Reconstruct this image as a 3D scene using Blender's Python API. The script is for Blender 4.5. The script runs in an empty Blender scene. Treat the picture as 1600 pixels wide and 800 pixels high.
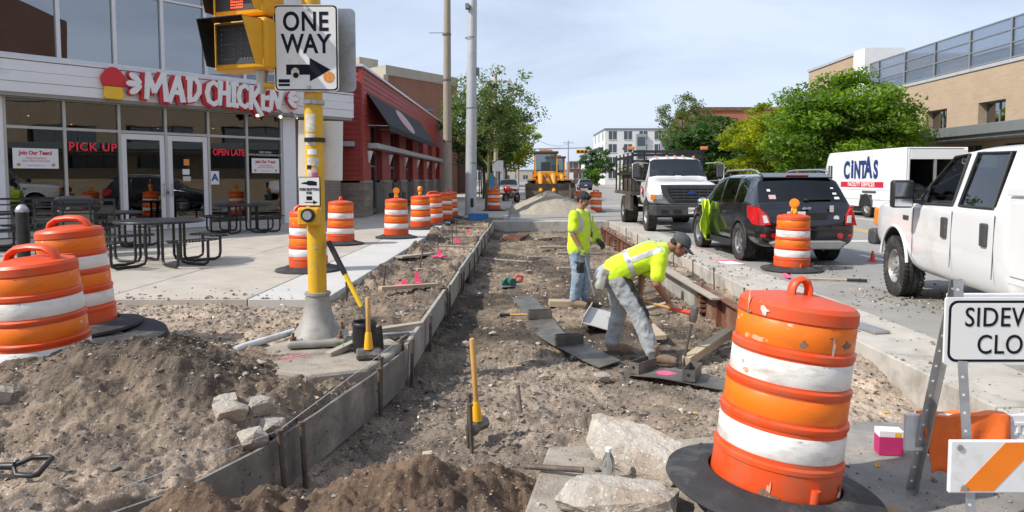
import bpy, bmesh, math, random
import numpy as np
from mathutils import Vector, Matrix, Euler, Quaternion

R = math.radians
PI = math.pi
random.seed(7)
scene = bpy.context.scene
COL = scene.collection

# ------------------------------------------------------------------ camera
cam_data = bpy.data.cameras.new("camera")
cam_data.sensor_width = 36.0
cam_data.lens = 24.75
cam_data.shift_x = -12.0 / 1600.0
cam_data.shift_y = -52.0 / 1600.0
cam_data.clip_start = 0.05
cam_data.clip_end = 6000.0
cam = bpy.data.objects.new("camera", cam_data)
COL.objects.link(cam)
cam.location = (0.0, 0.0, 1.58)
cam.rotation_euler = (R(90.0 - 3.6), 0.0, 0.0)
scene.camera = cam

# ------------------------------------------------------------------ light
SUN_EL = R(43.0)
TO_SUN = Vector((-0.93, -0.36, 0.0)).normalized() * math.cos(SUN_EL) + Vector((0, 0, math.sin(SUN_EL)))
world = bpy.data.worlds.new("World")
scene.world = world
world.use_nodes = True
wn = world.node_tree.nodes
wl = world.node_tree.links
wn.clear()
w_out = wn.new("ShaderNodeOutputWorld")
w_bg = wn.new("ShaderNodeBackground")
w_sky = wn.new("ShaderNodeTexSky")
w_sky.sky_type = 'NISHITA'
w_sky.sun_disc = False
w_sky.sun_elevation = SUN_EL
w_sky.sun_rotation = math.atan2(TO_SUN.x, TO_SUN.y)
w_sky.altitude = 200
w_sky.air_density = 1.0
w_sky.dust_density = 1.6
w_sky.ozone_density = 1.2
# thin high cloud veil, the same all over the dome
w_tc = wn.new("ShaderNodeTexCoord")
w_map = wn.new("ShaderNodeMapping")
w_map.inputs['Scale'].default_value = (1.0, 1.3, 4.2)
w_map.inputs['Rotation'].default_value = (0.15, 0.1, 0.5)
w_n = wn.new("ShaderNodeTexNoise")
w_n.inputs['Scale'].default_value = 1.35
w_n.inputs['Detail'].default_value = 7.0
w_n.inputs['Roughness'].default_value = 0.55
w_n.inputs['Distortion'].default_value = 0.5
w_ramp = wn.new("ShaderNodeValToRGB")
w_ramp.color_ramp.elements[0].position = 0.36
w_ramp.color_ramp.elements[0].color = (0.40, 0.40, 0.40, 1)
w_ramp.color_ramp.elements[1].position = 0.64
w_ramp.color_ramp.elements[1].color = (0.97, 0.97, 0.97, 1)
w_mix = wn.new("ShaderNodeMix")
w_mix.data_type = 'RGBA'
w_mix.inputs['B'].default_value = (7.4, 8.5, 10.5, 1)
wl.new(w_tc.outputs['Generated'], w_map.inputs['Vector'])
wl.new(w_map.outputs['Vector'], w_n.inputs['Vector'])
wl.new(w_n.outputs['Fac'], w_ramp.inputs['Fac'])
wl.new(w_ramp.outputs['Color'], w_mix.inputs['Factor'])
wl.new(w_sky.outputs['Color'], w_mix.inputs['A'])
wl.new(w_mix.outputs['Result'], w_bg.inputs['Color'])
w_bg.inputs['Strength'].default_value = 0.098
wl.new(w_bg.outputs['Background'], w_out.inputs['Surface'])

sun_data = bpy.data.lights.new("sun", 'SUN')
sun_data.energy = 4.4
sun_data.angle = R(0.6)
sun_data.color = (1.0, 0.95, 0.87)
sun = bpy.data.objects.new("sun", sun_data)
COL.objects.link(sun)
sun.rotation_euler = (-TO_SUN).to_track_quat('-Z', 'Y').to_euler()
sun.location = (-40, -15, 40)

scene.view_settings.view_transform = 'Standard'
scene.view_settings.look = 'None'
scene.view_settings.gamma = 1.0
scene.view_settings.use_curve_mapping = False
scene.view_settings.exposure = 0.10
scene.render.engine = 'CYCLES'
scene.cycles.use_denoising = True
scene.cycles.denoiser = 'OPENIMAGEDENOISE'
scene.cycles.denoising_input_passes = 'RGB_ALBEDO_NORMAL'
scene.cycles.denoising_prefilter = 'ACCURATE'
scene.cycles.max_bounces = 8
scene.cycles.transparent_max_bounces = 24
scene.cycles.caustics_reflective = False
scene.cycles.caustics_refractive = False

# ------------------------------------------------------------------ materials
MATS = {}


def _n(nt, t, **kw):
 n = nt.nodes.new(t)
 for k, v in kw.items():
  if k in n.inputs:
   n.inputs[k].default_value = v
  else:
   setattr(n, k, v)
 return n


def mk(name, base, rough=0.6, metal=0.0, var=0.12, scale=6.0, bump=0.0, bscale=80.0, dirt=None, damt=0.45,
  dscale=3.0, coat=0.0, spec=0.5, attr=False, rnd=0.0, stretch=(1, 1, 1), emit=0.0, fleck=None, famt=0.62, fscale=90.0,
  trans=0.0, world=False, detail=6.0, sheen=0.0):
 """procedural surface: two-tone noise, optional stains, flecks and relief"""
 m = bpy.data.materials.new(name)
 m.use_nodes = True
 nt = m.node_tree
 nt.nodes.clear()
 out = _n(nt, "ShaderNodeOutputMaterial")
 b = _n(nt, "ShaderNodeBsdfPrincipled")
 b.inputs['Roughness'].default_value = rough
 b.inputs['Metallic'].default_value = metal
 b.inputs['Specular IOR Level'].default_value = spec
 b.inputs['Coat Weight'].default_value = coat
 b.inputs['Coat Roughness'].default_value = 0.06
 if sheen:
  b.inputs['Sheen Weight'].default_value = sheen
 if trans:
  b.inputs['Transmission Weight'].default_value = trans
 tc = _n(nt, "ShaderNodeTexCoord")
 mp = _n(nt, "ShaderNodeMapping")
 mp.inputs['Scale'].default_value = stretch
 if world:
  g = _n(nt, "ShaderNodeNewGeometry")
  nt.links.new(g.outputs['Position'], mp.inputs['Vector'])
 else:
  nt.links.new(tc.outputs['Object'], mp.inputs['Vector'])
 n1 = _n(nt, "ShaderNodeTexNoise", Scale=scale, Detail=detail, Roughness=0.6)
 nt.links.new(mp.outputs['Vector'], n1.inputs['Vector'])
 mixa = _n(nt, "ShaderNodeMix", data_type='RGBA')
 lo = [max(0.0, c * (1 - var)) for c in base]
 hi = [min(1.0, c * (1 + var)) for c in base]
 mixa.inputs['A'].default_value = (*lo, 1)
 mixa.inputs['B'].default_value = (*hi, 1)
 rp = _n(nt, "ShaderNodeMapRange")
 rp.inputs['From Min'].default_value = 0.3
 rp.inputs['From Max'].default_value = 0.7
 nt.links.new(n1.outputs['Fac'], rp.inputs['Value'])
 nt.links.new(rp.outputs['Result'], mixa.inputs['Factor'])
 col = mixa.outputs['Result']
 if dirt is not None:
  n2 = _n(nt, "ShaderNodeTexNoise", Scale=dscale, Detail=9.0, Roughness=0.68)
  nt.links.new(mp.outputs['Vector'], n2.inputs['Vector'])
  r2 = _n(nt, "ShaderNodeMapRange")
  r2.inputs['From Min'].default_value = 0.62 - 0.3 * damt
  r2.inputs['From Max'].default_value = 0.82 - 0.3 * damt
  nt.links.new(n2.outputs['Fac'], r2.inputs['Value'])
  md = _n(nt, "ShaderNodeMix", data_type='RGBA')
  md.inputs['B'].default_value = (*dirt, 1)
  nt.links.new(r2.outputs['Result'], md.inputs['Factor'])
  nt.links.new(col, md.inputs['A'])
  col = md.outputs['Result']
 if fleck is not None:
  n3 = _n(nt, "ShaderNodeTexNoise", Scale=fscale, Detail=3.0, Roughness=0.6)
  nt.links.new(mp.outputs['Vector'], n3.inputs['Vector'])
  r3 = _n(nt, "ShaderNodeMapRange")
  r3.inputs['From Min'].default_value = famt
  r3.inputs['From Max'].default_value = famt + 0.06
  nt.links.new(n3.outputs['Fac'], r3.inputs['Value'])
  mf = _n(nt, "ShaderNodeMix", data_type='RGBA')
  mf.inputs['B'].default_value = (*fleck, 1)
  nt.links.new(r3.outputs['Result'], mf.inputs['Factor'])
  nt.links.new(col, mf.inputs['A'])
  col = mf.outputs['Result']
 if attr:
  at = _n(nt, "ShaderNodeAttribute", attribute_name="Col")
  mm = _n(nt, "ShaderNodeMix", data_type='RGBA', blend_type='MULTIPLY')
  mm.inputs['Factor'].default_value = 1.0
  nt.links.new(col, mm.inputs['A'])
  nt.links.new(at.outputs['Color'], mm.inputs['B'])
  col = mm.outputs['Result']
 if rnd:
  oi = _n(nt, "ShaderNodeObjectInfo")
  rr = _n(nt, "ShaderNodeMapRange")
  rr.inputs['To Min'].default_value = 1 - rnd
  rr.inputs['To Max'].default_value = 1 + rnd
  nt.links.new(oi.outputs['Random'], rr.inputs['Value'])
  hs = _n(nt, "ShaderNodeHueSaturation")
  nt.links.new(rr.outputs['Result'], hs.inputs['Value'])
  nt.links.new(col, hs.inputs['Color'])
  col = hs.outputs['Color']
 nt.links.new(col, b.inputs['Base Color'])
 if emit:
  nt.links.new(col, b.inputs['Emission Color'])
  b.inputs['Emission Strength'].default_value = emit
 if bump:
  nb = _n(nt, "ShaderNodeTexNoise", Scale=bscale, Detail=5.0, Roughness=0.65)
  nt.links.new(mp.outputs['Vector'], nb.inputs['Vector'])
  bp = _n(nt, "ShaderNodeBump", Strength=bump, Distance=0.02)
  nt.links.new(nb.outputs['Fac'], bp.inputs['Height'])
  nt.links.new(bp.outputs['Normal'], b.inputs['Normal'])
 nt.links.new(b.outputs['BSDF'], out.inputs['Surface'])
 MATS[name] = m
 return m


def mk_glass(name, tint, ior=1.55, rough=0.0, boost=1.0):
 m = bpy.data.materials.new(name)
 m.use_nodes = True
 nt = m.node_tree
 nt.nodes.clear()
 out = _n(nt, "ShaderNodeOutputMaterial")
 tr = _n(nt, "ShaderNodeBsdfTransparent", Color=(*tint, 1))
 gl = _n(nt, "ShaderNodeBsdfGlossy", Roughness=rough)
 gl.inputs['Color'].default_value = (0.95, 0.97, 1.0, 1)
 nz = _n(nt, "ShaderNodeTexNoise", Scale=0.9, Detail=2.0)
 bp = _n(nt, "ShaderNodeBump", Strength=0.03, Distance=0.05)
 nt.links.new(nz.outputs['Fac'], bp.inputs['Height'])
 nt.links.new(bp.outputs['Normal'], gl.inputs['Normal'])
 fr = _n(nt, "ShaderNodeFresnel", IOR=ior)
 mu = _n(nt, "ShaderNodeMath", operation='MULTIPLY_ADD', use_clamp=True)
 mu.inputs[1].default_value = boost
 mu.inputs[2].default_value = 0.02
 nt.links.new(fr.outputs['Fac'], mu.inputs[0])
 mx = _n(nt, "ShaderNodeMixShader")
 nt.links.new(mu.outputs['Value'], mx.inputs['Fac'])
 nt.links.new(tr.outputs['BSDF'], mx.inputs[1])
 nt.links.new(gl.outputs['BSDF'], mx.inputs[2])
 nt.links.new(mx.outputs['Shader'], out.inputs['Surface'])
 MATS[name] = m
 return m


def mk_leaf(name, c1, c2, c3):
 """leaf: colour differs from leaf clump to leaf clump (mesh attribute), light passes through"""
 m = bpy.data.materials.new(name)
 m.use_nodes = True
 nt = m.node_tree
 nt.nodes.clear()
 out = _n(nt, "ShaderNodeOutputMaterial")
 at = _n(nt, "ShaderNodeAttribute", attribute_name="leafrnd")
 rp = _n(nt, "ShaderNodeValToRGB")
 e = rp.color_ramp.elements
 e[0].position = 0.1
 e[0].color = (*c1, 1)
 e[1].position = 0.95
 e[1].color = (*c3, 1)
 k = e.new(0.55)
 k.color = (*c2, 1)
 nt.links.new(at.outputs['Fac'], rp.inputs['Fac'])
 d = _n(nt, "ShaderNodeBsdfPrincipled", Roughness=0.5)
 t = _n(nt, "ShaderNodeBsdfTranslucent")
 hs = _n(nt, "ShaderNodeHueSaturation", Value=1.5, Saturation=1.15)
 nt.links.new(rp.outputs['Color'], d.inputs['Base Color'])
 nt.links.new(rp.outputs['Color'], hs.inputs['Color'])
 nt.links.new(hs.outputs['Color'], t.inputs['Color'])
 mx = _n(nt, "ShaderNodeMixShader", Fac=0.5)
 nt.links.new(d.outputs['BSDF'], mx.inputs[1])
 nt.links.new(t.outputs['BSDF'], mx.inputs[2])
 nt.links.new(mx.outputs['Shader'], out.inputs['Surface'])
 MATS[name] = m
 return m


M = MATS


# ------------------------------------------------------------------ mesh helpers
class MB:
 """collects shapes for one mesh object"""

 def __init__(s):
  s.v, s.f, s.m = [], [], []

 def add(s, vs, fs, mi=0, X=None):
  o = len(s.v)
  if X is not None:
   vs = [X @ Vector(p) for p in vs]
  s.v.extend([tuple(p) for p in vs])
  for f in fs:
   s.f.append(tuple(i + o for i in f))
   s.m.append(mi)
  return s

 def box(s, c, d, mi=0, rot=None, X=None):
  x, y, z = d[0] / 2, d[1] / 2, d[2] / 2
  vs = [Vector((sx * x, sy * y, sz * z)) for sz in (-1, 1) for sy in (-1, 1) for sx in (-1, 1)]
  if rot is not None:
   e = Euler(rot).to_matrix()
   vs = [e @ p for p in vs]
  vs = [p + Vector(c) for p in vs]
  return s.add(vs, [(0, 2, 3, 1), (4, 5, 7, 6), (0, 1, 5, 4), (2, 6, 7, 3), (0, 4, 6, 2), (1, 3, 7, 5)], mi, X)

 def bx(s, x0, x1, y0, y1, z0, z1, mi=0, X=None):
  return s.box(((x0 + x1) / 2, (y0 + y1) / 2, (z0 + z1) / 2), (x1 - x0, y1 - y0, z1 - z0), mi, None, X)

 def beam(s, p0, p1, w, h, mi=0, up=(0, 0, 1), X=None):
  """square bar from p0 to p1, w sideways, h along up"""
  p0, p1 = Vector(p0), Vector(p1)
  d = (p1 - p0).normalized()
  u = Vector(up)
  sd = d.cross(u)
  if sd.length < 1e-4:
   sd = d.cross(Vector((1, 0, 0)))
  sd.normalize()
  u = sd.cross(d)
  vs = []
  for p in (p0, p1):
   for a, b in ((-1, -1), (1, -1), (1, 1), (-1, 1)):
    vs.append(p + sd * (a * w / 2) + u * (b * h / 2))
  return s.add(vs, [(3, 2, 1, 0), (4, 5, 6, 7), (0, 1, 5, 4), (1, 2, 6, 5), (2, 3, 7, 6), (3, 0, 4, 7)], mi, X)

 def tube(s, pts, r, n=10, mi=0, caps=True, X=None, closed=False):
  pts = [Vector(p) for p in pts]
  k = len(pts)
  rs = r if isinstance(r, (list, tuple)) else [r] * k
  vs, fs = [], []
  prev = None
  for i, p in enumerate(pts):
   if closed:
    d = pts[(i + 1) % k] - pts[i - 1]
   else:
    d = pts[min(i + 1, k - 1)] - pts[max(i - 1, 0)]
   d.normalize()
   if prev is None:
    a = Vector((0, 0, 1)) if abs(d.z) < 0.9 else Vector((1, 0, 0))
    u = d.cross(a).normalized()
   else:
    u = (prev - d * prev.dot(d)).normalized()
   prev = u
   w = d.cross(u)
   for j in range(n):
    t = 2 * PI * j / n
    vs.append(p + (u * math.cos(t) + w * math.sin(t)) * rs[i])
  m_ = k if closed else k - 1
  for i in range(m_):
   i2 = (i + 1) % k
   for j in range(n):
    j2 = (j + 1) % n
    fs.append((i * n + j, i * n + j2, i2 * n + j2, i2 * n + j))
  if caps and not closed:
   fs.append(tuple(reversed(range(n))))
   fs.append(tuple((k - 1) * n + j for j in range(n)))
  return s.add(vs, fs, mi, X)

 def cyl(s, p0, p1, r0, r1=None, n=16, mi=0, caps=True, X=None):
  return s.tube([p0, p1], [r0, r0 if r1 is None else r1], n, mi, caps, X)

 def lathe(s, prof, n=32, mi=0, X=None, c=(0, 0, 0), cap0=True, cap1=True, a0=0.0, a1=2 * PI):
  full = abs(a1 - a0 - 2 * PI) < 1e-6
  vs, fs = [], []
  k = n if full else n + 1
  for (r, z) in prof:
   for j in range(k):
    t = a0 + (a1 - a0) * j / n
    vs.append((c[0] + r * math.cos(t), c[1] + r * math.sin(t), c[2] + z))
  for i in range(len(prof) - 1):
   for j in range(n):
    j2 = (j + 1) % k
    fs.append((i * k + j, i * k + j2, (i + 1) * k + j2, (i + 1) * k + j))
  if full:
   if cap0:
    fs.append(tuple(reversed(range(k))))
   if cap1:
    fs.append(tuple((len(prof) - 1) * k + j for j in range(k)))
  return s.add(vs, fs, mi, X)

 def prism(s, poly, z0, z1, mi=0, X=None):
  """polygon in local xy, extruded along local z"""
  n = len(poly)
  ar = sum(poly[i][0] * poly[(i + 1) % n][1] - poly[(i + 1) % n][0] * poly[i][1] for i in range(n))
  if ar < 0:
   poly = list(reversed(poly))
  vs = [(p[0], p[1], z0) for p in poly] + [(p[0], p[1], z1) for p in poly]
  fs = [tuple(reversed(range(n))), tuple(range(n, 2 * n))]
  for i in range(n):
   j = (i + 1) % n
   fs.append((i, j, n + j, n + i))
  return s.add(vs, fs, mi, X)

 def ell(s, c, r, rot=None, nu=16, nv=10, mi=0, X=None):
  if not isinstance(r, (list, tuple)):
   r = (r, r, r)
  e = Euler(rot).to_matrix() if rot is not None and not isinstance(rot, Matrix) else rot
  vs, fs = [], []
  vs.append(Vector((0, 0, -r[2])))
  for i in range(1, nv):
   ph = -PI / 2 + PI * i / nv
   for j in range(nu):
    t = 2 * PI * j / nu
    vs.append(Vector((r[0] * math.cos(ph) * math.cos(t), r[1] * math.cos(ph) * math.sin(t), r[2] * math.sin(ph))))
  vs.append(Vector((0, 0, r[2])))
  L = len(vs) - 1
  for j in range(nu):
   fs.append((0, 1 + (j + 1) % nu, 1 + j))
   fs.append((L, L - nu + j, L - nu + (j + 1) % nu))
  for i in range(nv - 2):
   for j in range(nu):
    a = 1 + i * nu
    j2 = (j + 1) % nu
    fs.append((a + j, a + j2, a + nu + j2, a + nu + j))
  if e is not None:
   vs = [e @ p for p in vs]
  vs = [p + Vector(c) for p in vs]
  return s.add(vs, fs, mi, X)

 def quad(s, a, b, c, d, mi=0, X=None):
  return s.add([a, b, c, d], [(0, 1, 2, 3)], mi, X)

 def mesh(s, name, mats, smooth=None):
  me = bpy.data.meshes.new(name)
  me.from_pydata(s.v, [], s.f)
  if not isinstance(mats, (list, tuple)):
   mats = [mats]
  for m in mats:
   me.materials.append(M[m] if isinstance(m, str) else m)
  if len(mats) > 1:
   me.polygons.foreach_set('material_index', s.m)
  if smooth is not None:
   me.polygons.foreach_set('use_smooth', [True] * len(me.polygons))
   me.update()
   me.set_sharp_from_angle(angle=R(smooth))
  me.update()
  return me

 def build(s, name, mats, parent=None, smooth=None, bevel=0.0, bseg=2, loc=None, rot=None, sub=0):
  o = bpy.data.objects.new(name, s.mesh(name, mats, smooth))
  COL.objects.link(o)
  if parent is not None:
   o.parent = parent
  if loc is not None:
   o.location = loc
  if rot is not None:
   o.rotation_euler = rot
  if bevel:
   b = o.modifiers.new('bevel', 'BEVEL')
   b.width = bevel
   b.segments = bseg
   b.limit_method = 'ANGLE'
   b.angle_limit = R(35)
   b.harden_normals = False
  if sub:
   d = o.modifiers.new('sub', 'SUBSURF')
   d.levels = sub
   d.render_levels = sub
  return o


def tag(o, label, cat, group=None):
 o['label'] = label
 o['category'] = cat
 if group:
  o['group'] = group
 return o


def kind(o, k):
 o['kind'] = k
 return o


def thing(name, label, cat, loc=(0, 0, 0), rz=0.0, group=None, rot=None):
 o = bpy.data.objects.new(name, None)
 o.empty_display_size = 0.2
 COL.objects.link(o)
 o.location = loc
 o.rotation_euler = rot if rot is not None else (0, 0, rz)
 return tag(o, label, cat, group)


def kids(o):
 return [c for c in ALLKIDS.get(o.name, [])]


ALLKIDS = {}


def copy_tree(o, parent=None):
 c = o.copy()
 COL.objects.link(c)
 c.parent = parent
 for ch in o.children:
  copy_tree(ch, c)
 return c


def put(o, loc, rz=0.0, label=None, rot=None, group=None, sc=None):
 o.location = loc
 o.rotation_euler = rot if rot is not None else (0, 0, rz)
 if label:
  o['label'] = label
 if group:
  o['group'] = group
 if sc:
  o.scale = sc if isinstance(sc, (list, tuple)) else (sc, sc, sc)
 return o


def apply_mods(o):
 dg = bpy.context.evaluated_depsgraph_get()
 me = bpy.data.meshes.new_from_object(o.evaluated_get(dg), depsgraph=dg)
 old = o.data
 o.modifiers.clear()
 o.data = me
 me.name = o.name
 return o


def text_mesh(body, size=1.0, ext=0.002, off=0.0, shear=0.0, align='CENTER', space=1.0, sx=1.0, line=1.0):
 """flat lettering as mesh data, in local xy, facing +z"""
 cu = bpy.data.curves.new("lettering", 'FONT')
 cu.body = body
 cu.size = size
 cu.extrude = ext
 cu.offset = off
 cu.shear = shear
 cu.align_x = align
 cu.align_y = 'CENTER'
 cu.space_character = space
 cu.space_line = line
 cu.resolution_u = 4
 o = bpy.data.objects.new("lettering", cu)
 COL.objects.link(o)
 bpy.context.view_layer.update()
 dg = bpy.context.evaluated_depsgraph_get()
 me = bpy.data.meshes.new_from_object(o.evaluated_get(dg), depsgraph=dg)
 bpy.data.objects.remove(o)
 bpy.data.curves.remove(cu)
 if sx != 1.0:
  me.transform(Matrix.Diagonal((sx, 1, 1, 1)))
 return me


def lettering(body, mat, size, parent, loc, rot=(R(90), 0, 0), name='lettering', **kw):
 me = text_mesh(body, size, **kw)
 me.materials.clear()
 me.materials.append(M[mat])
 o = bpy.data.objects.new(name, me)
 COL.objects.link(o)
 o.parent = parent
 o.location = loc
 o.rotation_euler = rot
 return o


# numpy value noise ------------------------------------------------------
def _hash(ix, iy, seed):
 h = (ix.astype(np.int64) * 374761393 + iy.astype(np.int64) * 668265263 + seed * 1442695041) & 0x7fffffff
 h = ((h ^ (h >> 13)) * 1274126177) & 0x7fffffff
 return ((h ^ (h >> 16)) & 0xffff) / 65535.0


def vnoise(x, y, seed=0):
 ix, iy = np.floor(x), np.floor(y)
 fx, fy = x - ix, y - iy
 fx = fx * fx * fx * (fx * (fx * 6 - 15) + 10)
 fy = fy * fy * fy * (fy * (fy * 6 - 15) + 10)
 a = _hash(ix, iy, seed)
 b = _hash(ix + 1, iy, seed)
 c = _hash(ix, iy + 1, seed)
 d = _hash(ix + 1, iy + 1, seed)
 return (a + (b - a) * fx + (c - a) * fy + (a - b - c + d) * fx * fy) * 2 - 1


def fbm(x, y, oct=4, seed=0, gain=0.5):
 t, a = 0, 1.0
 for i in range(oct):
  ca, sa = math.cos(0.6 * i), math.sin(0.6 * i)
  t = t + a * vnoise(x * ca - y * sa + 17.3 * i, x * sa + y * ca - 9.1 * i, seed + i)
  x, y = x * 2.03, y * 2.03
  a *= gain
 return t


def sstep(a, b, x):
 t = np.clip((x - a) / (b - a), 0, 1)
 return t * t * (3 - 2 * t)


def jitter_rock(seed, nsub=1, rough=0.35, flat=(1, 1, 1)):
 """angular stone: convex hull of random points, size about 1"""
 rng = random.Random(seed)
 bm = bmesh.new()
 n = 10 if nsub < 2 else 22
 for i in range(n):
  d = Vector((rng.gauss(0, 1), rng.gauss(0, 1), rng.gauss(0, 1))).normalized()
  r = 0.5 * (1 - rough * rng.random())
  bm.verts.new(Vector((d.x * r * flat[0], d.y * r * flat[1], d.z * r * flat[2])))
 res = bmesh.ops.convex_hull(bm, input=bm.verts)
 bmesh.ops.delete(bm, geom=[v for v in bm.verts if not v.link_faces], context='VERTS')
 return bm


def rock_data(seed, **kw):
 bm = jitter_rock(seed, **kw)
 bmesh.ops.triangulate(bm, faces=bm.faces)
 bm.verts.index_update()
 v = np.array([tuple(p.co) for p in bm.verts])
 f = np.array([[q.index for q in fc.verts] for fc in bm.faces])
 bm.free()
 return v, f


def big_mesh(name, v, f, mats, cols=None, smooth=False):
 """numpy triangles/quads to an object"""
 me = bpy.data.meshes.new(name)
 nv, nf, k = len(v), len(f), f.shape[1]
 me.vertices.add(nv)
 me.vertices.foreach_set('co', np.ascontiguousarray(v, dtype=np.float32).ravel())
 me.loops.add(nf * k)
 me.loops.foreach_set('vertex_index', np.ascontiguousarray(f, dtype=np.int32).ravel())
 me.polygons.add(nf)
 me.polygons.foreach_set('loop_start', np.arange(0, nf * k, k, dtype=np.int32))
 me.polygons.foreach_set('loop_total', np.full(nf, k, dtype=np.int32))
 me.polygons.foreach_set('use_smooth', np.full(nf, smooth, dtype=bool))
 for m in (mats if isinstance(mats, (list, tuple)) else [mats]):
  me.materials.append(M[m])
 me.update(calc_edges=True)
 if cols is not None:
  a = me.attributes.new('Col', 'FLOAT_COLOR', 'POINT')
  c4 = np.ones((nv, 4), dtype=np.float32)
  c4[:, :3] = cols
  a.data.foreach_set('color', c4.ravel())
 me.validate()
 o = bpy.data.objects.new(name, me)
 COL.objects.link(o)
 return o
# ------------------------------------------------------------------ surface list
mk('concrete', (0.47, 0.44, 0.392), 0.9, var=0.12, scale=3, bump=0.25, bscale=90, dirt=(0.22, 0.19, 0.155), damt=0.35, dscale=1.6, fleck=(0.55, 0.52, 0.47), famt=0.66, fscale=120)
mk('concrete_new', (0.53, 0.515, 0.485), 0.88, var=0.07, scale=2.5, bump=0.12, bscale=120, dirt=(0.44, 0.41, 0.36), damt=0.4, dscale=1.3)
mk('concrete_walk', (0.44, 0.395, 0.335), 0.9, var=0.1, scale=2.2, bump=0.15, bscale=110, dirt=(0.30, 0.265, 0.22), damt=0.35, dscale=0.9, rnd=0.07)
mk('concrete_dirty', (0.36, 0.315, 0.26), 0.92, var=0.2, scale=5, bump=0.5, bscale=60, dirt=(0.17, 0.135, 0.10), damt=0.5, dscale=2.6, fleck=(0.52, 0.49, 0.44), famt=0.62, fscale=70)
mk('broken_concrete', (0.44, 0.395, 0.34), 0.95, var=0.22, scale=9, bump=0.9, bscale=45, dirt=(0.33, 0.25, 0.175), damt=0.55, dscale=4, fleck=(0.66, 0.63, 0.58), famt=0.63, fscale=60)
mk('asphalt', (0.29, 0.28, 0.262), 0.88, var=0.12, scale=1.2, bump=0.2, bscale=160, dirt=(0.37, 0.345, 0.305), damt=0.35, dscale=0.7, fleck=(0.19, 0.185, 0.175), famt=0.63, fscale=3.0, world=True)
mk('asphalt_patch', (0.235, 0.225, 0.21), 0.9, var=0.16, scale=4, bump=0.35, bscale=90, dirt=(0.40, 0.37, 0.32), damt=0.5, dscale=1.8, fleck=(0.42, 0.40, 0.37), famt=0.66, fscale=90, world=True)
mk('dirt', (0.165, 0.127, 0.094), 0.97, var=0.5, scale=5.0, bump=1.0, bscale=30, attr=True, fleck=(0.285, 0.236, 0.182), famt=0.60, fscale=48, world=True, detail=9)
mk('form_dark', (0.19, 0.18, 0.165), 0.8, 0.1, var=0.25, scale=4, bump=0.25, bscale=50, dirt=(0.36, 0.34, 0.305), damt=0.45, dscale=2.2, fleck=(0.10, 0.09, 0.08), famt=0.62, fscale=20)
mk('cast_grey', (0.36, 0.345, 0.32), 0.6, 0.15, var=0.16, scale=7, bump=0.1, bscale=30, dirt=(0.24, 0.22, 0.19), damt=0.45, dscale=5, fleck=(0.55, 0.36, 0.06), famt=0.66, fscale=6)
mk('stone', (0.345, 0.295, 0.24), 0.93, var=0.2, scale=14, bump=0.5, bscale=60, attr=True)
mk('stone_piece', (0.40, 0.36, 0.31), 0.93, var=0.25, scale=9, bump=0.6, bscale=50, rnd=0.3)
mk('gravel', (0.36, 0.315, 0.25), 0.95, var=0.25, scale=14, bump=0.9, bscale=26, fleck=(0.47, 0.42, 0.35), famt=0.58, fscale=26)
mk('earth', (0.20, 0.18, 0.13), 0.95, var=0.3, scale=0.4, world=True)
mk('wood', (0.47, 0.37, 0.25), 0.8, var=0.2, scale=3, bump=0.2, bscale=40, stretch=(1, 12, 12), dirt=(0.27, 0.22, 0.165), damt=0.4, dscale=1.5)
mk('wood_grey', (0.43, 0.38, 0.31), 0.88, var=0.2, scale=4, bump=0.3, bscale=30, stretch=(1, 10, 10), dirt=(0.24, 0.20, 0.155), damt=0.45, dscale=2)
mk('form_board', (0.335, 0.315, 0.285), 0.85, var=0.14, scale=3, bump=0.25, bscale=40, dirt=(0.47, 0.445, 0.40), damt=0.45, dscale=2.5, fleck=(0.20, 0.175, 0.15), famt=0.64, fscale=14)
mk('steel_form', (0.15, 0.14, 0.125), 0.55, 0.45, var=0.3, scale=5, bump=0.15, bscale=50, dirt=(0.30, 0.265, 0.22), damt=0.42, dscale=3.0)
mk('rust', (0.20, 0.085, 0.05), 0.8, 0.2, var=0.3, scale=6, bump=0.3, bscale=60, dirt=(0.30, 0.225, 0.175), damt=0.45, dscale=4)
mk('iron_stake', (0.13, 0.105, 0.085), 0.7, 0.5, var=0.3, scale=12, bump=0.3, bscale=90, dirt=(0.25, 0.2, 0.15), damt=0.4, dscale=9)
mk('galv', (0.46, 0.47, 0.475), 0.42, 0.75, var=0.12, scale=10, dirt=(0.33, 0.33, 0.32), damt=0.4, dscale=6)
mk('grey_paint', (0.49, 0.505, 0.515), 0.45, 0.2, var=0.05, scale=3, dirt=(0.37, 0.37, 0.36), damt=0.3, dscale=2)
mk('drum_orange', (0.74, 0.078, 0.012), 0.42, var=0.08, scale=4, dirt=(0.46, 0.11, 0.05), damt=0.5, dscale=4, fleck=(0.72, 0.33, 0.20), famt=0.715, fscale=22, bump=0.03, bscale=14, spec=0.45)
mk('band_orange', (0.88, 0.185, 0.008), 0.38, var=0.05, scale=6, dirt=(0.60, 0.15, 0.03), damt=0.22, dscale=9, fleck=(0.80, 0.50, 0.36), famt=0.655, fscale=8, stretch=(1, 1, 2.2))
mk('band_white', (0.80, 0.79, 0.765), 0.4, var=0.04, scale=6, dirt=(0.50, 0.45, 0.39), damt=0.42, dscale=5, fleck=(0.38, 0.33, 0.28), famt=0.685, fscale=13, stretch=(1, 1, 3))
mk('rubber', (0.032, 0.033, 0.036), 0.75, var=0.25, scale=9, bump=0.25, bscale=40, dirt=(0.12, 0.11, 0.10), damt=0.28, dscale=5, fleck=(0.45, 0.45, 0.43), famt=0.745, fscale=30)
mk('tyre', (0.028, 0.027, 0.026), 0.8, var=0.2, scale=10, bump=0.2, bscale=40, dirt=(0.10, 0.09, 0.078), damt=0.35, dscale=6)
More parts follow.
